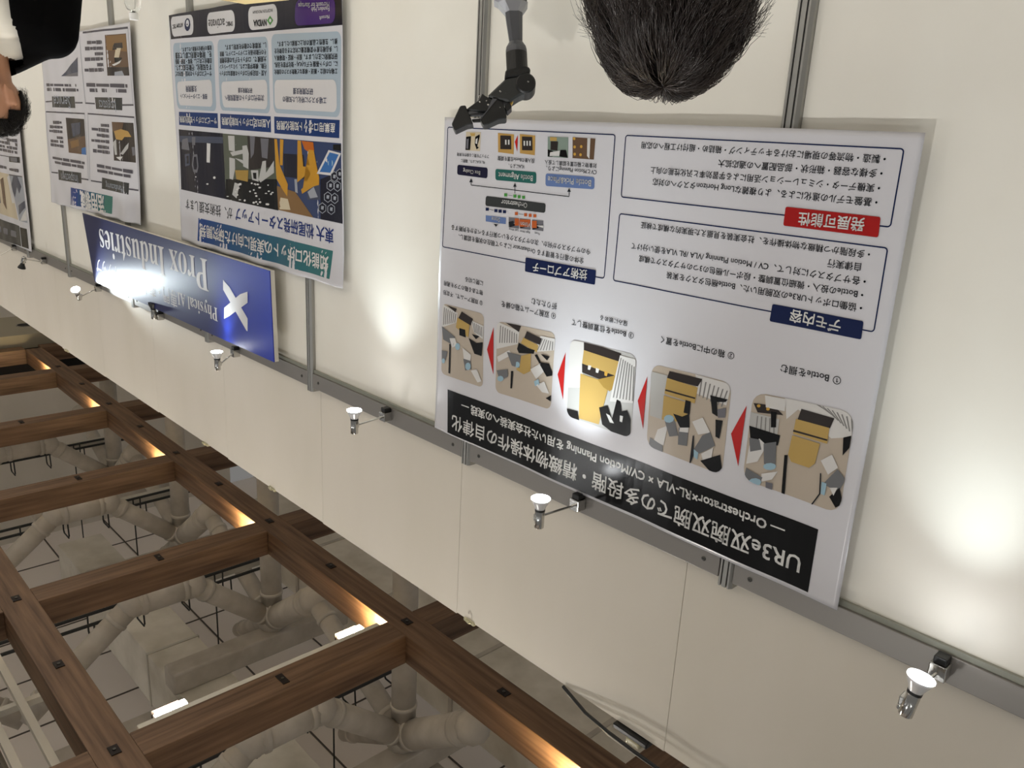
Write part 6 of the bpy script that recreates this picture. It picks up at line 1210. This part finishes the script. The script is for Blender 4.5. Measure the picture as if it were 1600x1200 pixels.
nt.links.new(rp.outputs[0], nt.nodes['Principled BSDF'].inputs['Base Color'])
bm = prism(bmesh.new(), quad, -.05, -.046, 'y'); mesh_obj('printed_face', local(bm, sign.location), m, sign)
q2 = [(quad[0][0]-.0, quad[0][1]), quad[1], quad[2], quad[3]]
bm = prism(bmesh.new(), q2, -.0455, -.027, 'y'); mesh_obj('foam_core', local(bm, sign.location), mat('foam_core', 'd8d4c8', .7), sign)
for x in (3.874, 4.864): mesh_obj('spacer', local(newbox((x-.03, -.027, 2.40), (x+.03, -.0035, 2.46)), sign.location), mat('foam_core', 'd8d4c8', .7), sign)
print_parts(sign, PRINT['sign'], lambda x, z: -.0502, .0003, 0)

# ------------------------------------------------------------------ robot arm standing on the counter below the frame
counter = empty('display_counter', (3.0, -.29, 0), 'white display counter along the booth wall carrying the robot arm, box and bottle', 'counter')
mesh_obj('worktop', newbox((-1.9, -.26, .86), (1.9, .26, .90), .004), white_panel, counter)
mesh_obj('carcass', newbox((-1.88, -.24, 0), (1.88, .24, .86)), white_panel, counter)
arm = empty('robot_arm', (1.67, -.25, .90), 'grey and black robot arm with open black gripper in front of the large poster', 'robot arm')
grey_m = mat('arm_grey', '55565a', .38, .35); light_m = mat('arm_light_grey', '9b9ca0', .35, .4); blk = mat('arm_black', '090a0a', .4)
def P(x, y, z): return V((x, y, z))-arm.location
P0_ = P
def P(x, y, z): return P0_(x, y, z-.2)

E0 = P(1.607, -.150, 1.515); W0 = P(1.566, -.174, 1.655); W1 = P(1.544, -.188, 1.742); J = P(1.522, -.180, 1.768)
mesh_obj('base', lathe(bmesh.new(), (0, 0, 0), (0, 0, 1), [(0, .08), (.02, .08), (.03, .06), (.11, .055), (.12, .045)], 28), blk, arm)
mesh_obj('shoulder', newbox((-.045, -.05, .11), (.045, .05, .21), .012), grey_m, arm)
bm = bmesh.new(); tube(bm, (0, 0, .18), E0+V((.01, -.01, -.03)), .036, 20, .03); mesh_obj('upper_arm', bm, light_m, arm, True)
a = (W1-E0).normalized(); sx, sy = basis(a)
bm = bmesh.new()
def ringbox(bm, c, wx, wy, rx, ry):
    return [bm.verts.new(c+rx*sxx*wx+ry*syy*wy) for sxx, syy in ((-1, -.55), (-.55, -1), (.55, -1), (1, -.55), (1, .55), (.55, 1), (-.55, 1), (-1, .55))]
side = V((.688, -.724, .05)).normalized(); dep = a.cross(side).normalized()
def loft(name, secs, m, smooth=False, par=arm, sd=side, dp=dep):
    bm = bmesh.new(); rs = [ringbox(bm, c, w1, w2, sd, dp) for c, w1, w2 in secs]
    for p, q in zip(rs, rs[1:]):
        for i in range(8): bm.faces.new((p[i], p[(i+1) % 8], q[(i+1) % 8], q[i]))
    bm.faces.new(rs[0][::-1]); bm.faces.new(rs[-1]); bmesh.ops.recalc_face_normals(bm, faces=bm.faces)
    return mesh_obj(name, bm, m, par, smooth)
F = lambda px, py: None
A0 = P(1.595, -.163, 1.55)
D_ = lambda t: A0+(W0-A0)*t
loft('elbow_motor', [(P(1.605, -.17, 1.50), .04, .04), (P(1.60, -.165, 1.565), .040, .04), (P(1.598, -.165, 1.572), .030, .034)], blk)
loft('elbow_shell', [(P(1.604, -.172, 1.573), .033, .03), (P(1.590, -.166, 1.578), .036, .032), (P(1.583, -.168, 1.602), .017, .024), (P(1.583, -.168, 1.604), .015, .02)], light_m)
fo = loft('forearm', [(P(1.583, -.168, 1.600), .021, .024), (P(1.566, -.172, 1.668), .0155, .020)], grey_m)
lb = empty  # (no further helper)
mesh_obj('side_label', newbox(P(1.5695, -.172, 1.612), P(1.572, -.1505, 1.662)), blk, fo)
ax = (P(1.538, -.186, 1.765)-P(1.563, -.176, 1.668)).normalized()
mesh_obj('wrist_cone', lathe(bmesh.new(), P(1.564, -.175, 1.664), ax, [(0, .017), (.012, .0245), (.02, .026), (.026, .026)], 24), grey_m, arm, False)
mesh_obj('wrist_motor', lathe(bmesh.new(), P(1.564, -.175, 1.664)+ax*.025, ax, [(0, .0255), (.002, .0262), (.052, .0262), (.054, .024)], 28), blk, arm)
# the gripper works in a plane tilted to the wall: outlines in metres in that plane, each part with its own depth
GO = V((1.5464, -0.1979, 1.5604))-arm.location; GX = V((.688, -.724, .051)); GY = V((-.239, -.160, .958)); GZ = V((.685, .671, .283))
GRIP = {'yoke': [(0.0181, -0.006), (0.0157, -0.0228), (0.011, -0.0239), (-0.0361, -0.033), (-0.0447, -0.0267), (-0.044, -0.0165), (-0.0235, -0.0086), (0.011, -0.006), (0.0181, 0.0016)], 'housing': [(0.0141, -0.0044), (-0.0157, -0.0102), (-0.0298, 0.0), (-0.0377, 0.0314), (-0.0204, 0.0369), (0.0078, 0.0549), (0.0157, 0.0505), (0.0361, 0.0474), (0.0604, 0.0396)], 'cover': [(0.011, -0.006), (-0.0141, -0.0094), (0.0361, 0.0474), (0.06, 0.0397)], 'lcar': [(0.0801, 0.0471), (0.0722, 0.0314), (0.0644, 0.0377), (0.0455, 0.0471), (0.0518, 0.0659), (0.0628, 0.0738), (0.0848, 0.073), (0.1107, 0.0694)], 'link': [(0.1052, 0.0761), (0.0628, 0.073), (0.0644, 0.0797), (0.1036, 0.0819)], 'link2': [(0.0989, 0.0882), (0.0722, 0.0856), (0.0746, 0.0942), (0.0958, 0.095)], 'rcar': [(0.0181, 0.0612), (0.0063, 0.0534), (0.0003, 0.0651), (0.0107, 0.0754), (0.0157, 0.073)], 'f1': [(0.13, 0.0699), (0.1256, 0.0615), (0.113, 0.0604), (0.1096, 0.0694), (0.1036, 0.0832), (0.0942, 0.106), (0.1099, 0.1083), (0.1389, 0.1221), (0.1468, 0.106)], 'f2': [(0.0597, 0.0738), (0.0479, 0.0471), (0.0361, 0.0474), (0.022, 0.0534), (0.0157, 0.0738), (0.0126, 0.0898), (0.0154, 0.095), (0.033, 0.0965), (0.0597, 0.1091), (0.0699, 0.1102), (0.0776, 0.095)], 'f2s': [(0.0597, 0.0738), (0.0479, 0.0471), (0.0361, 0.0474), (0.0754, 0.0965), (0.0776, 0.095)], 'amber': [(0.0063, 0.0542), (-0.0035, 0.0468), (0.0016, 0.0573)]}
def plate(name, key, d0, d1, m, bev=.0012, par=arm):
    bm = prism(bmesh.new(), GRIP[key], d0, d1, 'z')
    if bev: bmesh.ops.bevel(bm, geom=bm.edges[:], offset=bev, segments=1, affect='EDGES')
    for v in bm.verts: v.co = GO+GX*v.co.x+GY*v.co.y+GZ*v.co.z
    bmesh.ops.recalc_face_normals(bm, faces=bm.faces)
    return mesh_obj(name, bm, m, par)
yo = plate('wrist_yoke', 'yoke', -.026, .024, blk, .003)
c = GO+GX*-0.0330+GY*0.0094
jt = mesh_obj('wrist_joint', lathe(bmesh.new(), c-GZ*.030, GZ, [(0, .021), (.003, .0245), (.055, .0245), (.058, .021)], 30), blk, arm)
ho = plate('gripper_housing', 'housing', -.024, .024, mat('arm_housing', '262827', .5), .004)
plate('status_light', 'amber', -.012, .0, mat('amber', 'e6bd62', .4), 0)
plate('finger_carriage', 'lcar', -.018, .022, blk); plate('finger_carriage', 'rcar', -.020, .016, blk)
plate('finger_link', 'link', -.004, .004, grey_m); plate('finger_link', 'link2', .0, .008, blk)
fa = plate('gripper_finger', 'f1', -.020, .018, blk, .002); fb_ = plate('gripper_finger', 'f2', -.024, .014, blk, .002)
plate('finger_side', 'f2s', -.0262, -.0242, grey_m, 0, fb_)
for x, y, d, r, par in [(-0.0389, 0.0078, -0.03, 0.0022, 'j'), (0.0283, 0.0294, -0.024, 0.0026, 'h'), (0.0157, 0.0327, -0.024, 0.0014, 'h'), (0.0573, 0.0597, -0.018, 0.003, 'a'), (0.0785, 0.0526, -0.018, 0.0022, 'a'), (0.062, 0.0499, -0.018, 0.002, 'a'), (0.0801, 0.0369, -0.014, 0.002, 'a'), (0.0714, 0.0353, -0.014, 0.002, 'a'), (0.029, 0.0683, -0.026, 0.0018, 'a')]:
    mesh_obj('screw', lathe(bmesh.new(), GO+GX*x+GY*y+GZ*d, -GZ, [(-.004, r), (.0015, r), (.0025, r*.5)], 10), chrome, {'j': jt, 'h': ho, 'a': arm, 'y': yo}[par])

# ------------------------------------------------------------------ bottle and cardboard box
bt = empty('plastic_bottle', (4.229, -.108, .90), 'clear plastic bottle with a white cap, left of the robot poster', 'bottle')
glass = mat('clear_plastic', 'f4f6f6', .03, trans=1)
mesh_obj('body', lathe(bmesh.new(), (0, 0, 0), (0, 0, 1), [(0, .03), (.006, .036), (.25, .037), (.275, .036), (.295, .030), (.306, .017), (.312, .017)], 32), glass, bt, True)
mesh_obj('cap', lathe(bmesh.new(), (0, 0, .312), (0, 0, 1), [(0, .0195), (.001, .0205), (.028, .0205), (.030, .019)], 28), mat('white_cap', 'f3f2ee', .4), bt)
bt.scale = (1, 1, 1)
bx = empty('cardboard_box', (2.93, -.20, .90), 'cream cardboard box whose top corner overlaps the robot poster logos', 'box')
kraft = mat('cream_card', 'e8cf92', .7)
bx.rotation_euler = (0, 0, math.radians(-8))
mesh_obj('carton', newbox((-.13, -.085, 0), (.13, .085, .358), .002), kraft, bx)
mesh_obj('flap', newbox((-.13, -.085, .358), (.13, .09, .362)), kraft, bx)
mesh_obj('tape', newbox((-.131, -.02, .3622), (.131, .02, .3626)), mat('tape', 'd8bb78', .3), bx)

# ------------------------------------------------------------------ people
skin = mat('skin', 'b98c70', .5, noise=(9, 'ac7d61', (1, 1, 1))); hair_m = mat('dark_hair', '2e2622', .32, spec=.5)
hair_core = mat('hair_underlayer', '0c0a09', .7, spec=.2)
def person(name, loc, rz, H, label, headturn, tee, jacket, hairn, hlen, seed):
    rnd = random.Random(seed); k = H/1.74
    root = empty(name, loc, label, 'person', None, rz); root.scale = (k, k, k)
    hc = V((0, .025, 1.615)); Rh = Matrix.Rotation(headturn, 3, 'Z')
    def hd(p): return hc+Rh @ V(p)
    b = bmesh.new()
    # head: skull, jaw, nose, brow, ears
    bmesh.ops.create_uvsphere(b, u_segments=28, v_segments=20, radius=1, matrix=Matrix.Translation(hd((0, -.012, .025))) @ Rh.to_4x4() @ Matrix.Diagonal((.074, .094, .098, 1)))
    bmesh.ops.create_uvsphere(b, u_segments=24, v_segments=16, radius=1, matrix=Matrix.Translation(hd((0, .018, -.045))) @ Rh.to_4x4() @ Matrix.Diagonal((.058, .066, .072, 1)))
    capsule(b, hd((0, .083, .010)), .008, hd((0, .098, -.026)), .013)
    for s in (-1, 1):
        capsule(b, hd((0, .086, .032)), .009, hd((s*.042, .072, .034)), .010)
        capsule(b, hd((0, .082, -.062)), .008, hd((s*.018, .078, -.062)), .006)
        capsule(b, hd((s*.038, .06, -.02)), .02, hd((s*.03, .055, -.05)), .02)
        # ear
        capsule(b, hd((s*.078, -.004, .022)), .012, hd((s*.077, .006, -.030)), .009, sx=.9)
        capsule(b, hd((s*.090, -.016, .026)), .010, hd((s*.086, -.008, -.016)), .008)
        for zz in (.0,): pass
    capsule(b, hd((0, .072, -.102)), .014, hd((0, .064, -.100)), .016)
    capsule(b, hd((0, -.02, -.05)), .055, (0, -.012, 1.42), .058)
    # trunk
    for s in (-1, 1):
        capsule(b, (0, -.015, 1.44), .055, (s*.165, -.01, 1.40), .055)
        capsule(b, (s*.07, 0, 1.33), .105, (s*.06, 0, 1.10), .095); capsule(b, (s*.06, 0, 1.10), .095, (s*.075, 0, .95), .11)
        sh = V((s*.19, -.01, 1.385)); el = V((s*.235, -.04, 1.10)); wr = V((s*.235, .06, .865))
        capsule(b, sh, .052, el, .040); capsule(b, el, .040, wr, .027)
        hp = V((s*.085, 0, .92)); kn = V((s*.095, .015, .49)); an = V((s*.095, -.02, .09))
        capsule(b, hp, .09, kn, .055); capsule(b, kn, .056, an, .036); capsule(b, an, .036, (s*.105, .14, .035), .034)
        pal = wr+V((0, .022, -.075)); capsule(b, wr, .026, pal, .03, sx=.65)
        for fi, (dx, ln) in enumerate(((.030, .072), (.010, .082), (-.010, .076), (-.028, .060))):
            a0 = pal+V((0, dx, -.006)); a1 = a0+V((-s*.008, .004, -ln*.5)); a2 = a1+V((-s*.02, .004, -ln*.45))
            capsule(b, a0, .0092, a1, .0088, 8); capsule(b, a1, .0088, a2, .0076, 8)
        t0 = wr+V((-s*.006, .035, -.03)); t1 = t0+V((-s*.016, .034, -.035)); t2 = t1+V((-s*.008, .008, -.03))
        capsule(b, t0, .012, t1, .0105, 8); capsule(b, t1, .0105, t2, .009, 8)
    bb = remesh(b, .006, 4)
    mesh_obj('body', bb, skin, root, True)
    for s in (-1, 1):
        e = bmesh.new(); bmesh.ops.create_uvsphere(e, u_segments=14, v_segments=10, radius=.0115, matrix=Matrix.Translation(hd((s*.031, .078, .012)))); mesh_obj('eye', e, mat('eye_white', 'd8d2c8', .25), root, True)
        e = bmesh.new(); capsule(e, hd((s*.016, .092, .036)), .004, hd((s*.046, .080, .039)), .003, 8); mesh_obj('eyebrow', e, hair_m, root, True)
    e = bmesh.new(); capsule(e, hd((-.018, .0855, -.062)), .005, hd((.018, .0855, -.062)), .005, 8); mesh_obj('lips', e, mat('lips', '9c6253', .5), root, True)
    # clothing
    b = bmesh.new()
    for s in (-1, 1):
        capsule(b, (0, -.015, 1.445), .066, (s*.165, -.01, 1.405), .066); capsule(b, (s*.07, 0, 1.33), .116, (s*.06, 0, 1.0), .112)
        capsule(b, (s*.185, -.01, 1.39), .066, (s*.225, -.03, 1.2), .06)
    tb = remesh(b, .010, 4)
    cut = [v for v in tb.verts if (v.co.z > 1.492-.25*max(0, v.co.y)*1.0)]
    bmesh.ops.delete(tb, geom=cut, context='VERTS')
    mesh_obj('t_shirt', tb, mat('cloth_'+tee, tee, .85), root, True)
    if jacket:
        b = bmesh.new()
        for s in (-1, 1):
            capsule(b, (s*.02, -.025, 1.478), .078, (s*.165, -.012, 1.395), .082); capsule(b, (s*.085, 0, 1.33), .132, (s*.085, 0, .84), .14)
            capsule(b, (s*.205, -.012, 1.385), .088, (s*.27, -.045, 1.10), .070); capsule(b, (s*.27, -.045, 1.10), .072, (s*.262, .05, .89), .052)
        jb = remesh(b, .012, 6)
        cut = [v for v in jb.verts if (v.co.y > .02 and abs(v.co.x) < .092+.05*max(0, (v.co.z-1.2))) or (v.co.z > 1.548) or (v.co.y > -.03 and abs(v.co.x) < .075 and v.co.z > 1.40)]
        bmesh.ops.delete(jb, geom=cut, context='VERTS')
        jb = baked(jb, [('SOLIDIFY', dict(thickness=.006, offset=1)), ('SMOOTH', dict(factor=.4, iterations=2))])
        mesh_obj('jacket', jb, mat('black_jacket', '050506', .9, spec=.08), root, True)
    b = bmesh.new()
    for s in (-1, 1):
        capsule(b, (s*.075, 0, 1.0), .118, (s*.085, 0, .9), .118); capsule(b, (s*.087, 0, .92), .105, (s*.097, .015, .49), .075); capsule(b, (s*.097, .015, .49), .075, (s*.097, -.015, .13), .068)
    mesh_obj('trousers', remesh(b, .012, 4), mat('dark_trousers', '1c1e24', .85), root, True)
    for s in (-1, 1):
        b = bmesh.new(); capsule(b, (s*.097, -.045, .055), .05, (s*.107, .13, .045), .046, sy=1); sb = remesh(b, .008, 3)
        for v in sb.verts: v.co.z = max(v.co.z, .002)
        mesh_obj('shoe', sb, mat('shoe_black', '141414', .5), root, True)
    # hair: an under-layer and a coat of strands
    RX, RY, RZ = (.081, .104, .108) if hlen > .7 else (.074, .098, .104); c0 = V((0, -.016, .026))
    crown = V((.0, -.30, .95)).normalized(); cx, cy = basis(crown)
    def surf_dir(th, az): return (crown*math.cos(th)+(cx*math.cos(az)+cy*math.sin(az))*math.sin(th))
    def hairline(d):   # below this the scalp is bare
        front = d.y > .25
        return (d.z > .52-.1*abs(d.x)) if front else (d.z > -.50 and not (abs(d.x) > .62 and d.y > -.42 and d.z < .16))
    b = bmesh.new(); bmesh.ops.create_uvsphere(b, u_segments=40, v_segments=28, radius=1)
    bmesh.ops.delete(b, geom=[v for v in b.verts if not hairline(v.co)], context='VERTS')
    for v in b.verts: v.co = hd(c0+V((v.co.x*RX, v.co.y*RY, v.co.z*RZ)))
    hroot = mesh_obj('hair', baked(b, [('SOLIDIFY', dict(thickness=.004, offset=1))]), hair_core, root, True)
    b = bmesh.new(); clumps = [(rnd.uniform(0, 2*PI), rnd.uniform(.0, 1.5), rnd.uniform(-.5, .5), rnd.uniform(-.004, .010)) for _ in range(170)]
    made = 0
    while made < hairn:
        ca, ct, tw, lift = rnd.choice(clumps)
        az = ca+rnd.gauss(0, .10); th = max(.015, ct+rnd.gauss(0, .10)); d = surf_dir(th, az)
        if not hairline(d) : continue
        L = hlen*rnd.uniform(.65, 1.15); n = 8; pts = []; lay = rnd.uniform(.002, .012)
        flick = (rnd.random() < (.22 if hlen > .7 else .0)); sw = rnd.uniform(-.35, .35)
        for i in range(n):
            t = i/(n-1); d = surf_dir(th+L*t, az+tw*.55*t*math.sin(3.2*t+ct*3)+(sw*t*t if flick else sw*.25*t*t))
            if hlen < .7 and i > 2 and not hairline(d): break
            off = lay+lift*math.sin(t*PI*.9)*1.0+.006*math.sin(PI*min(1, t*1.2))
            low = max(0, .34-d.z)
            if flick: off += (.030 if low > 0 else .010)*t**2.5
            p = c0+V((d.x*(RX+off), d.y*(RY+off), d.z*(RZ+off)))
            p += V((rnd.gauss(0, .0006), rnd.gauss(0, .0006), rnd.gauss(0, .0006)))
            pts.append(hd(p))
        pathtube(b, pts, .00050 if jacket is False else .0006, 3, .25); made += 1
    mesh_obj('hair_strands', b, hair_m if hlen > .7 else mat('black_hair', '110e0d', .5, spec=.25), hroot, True)
    return root
person('person', (.607, -.845, 0), math.radians(-36), 1.618, 'person with dark tousled hair seen from behind, close to the camera', 0, '2a2c33', True, 5200, .85, 5)
person('person', (3.602, -.862, 0), math.radians(112), 1.755, 'person in black jacket over white t-shirt at the far end', math.radians(40), 'dcd8cc', True, 1500, .36, 8)
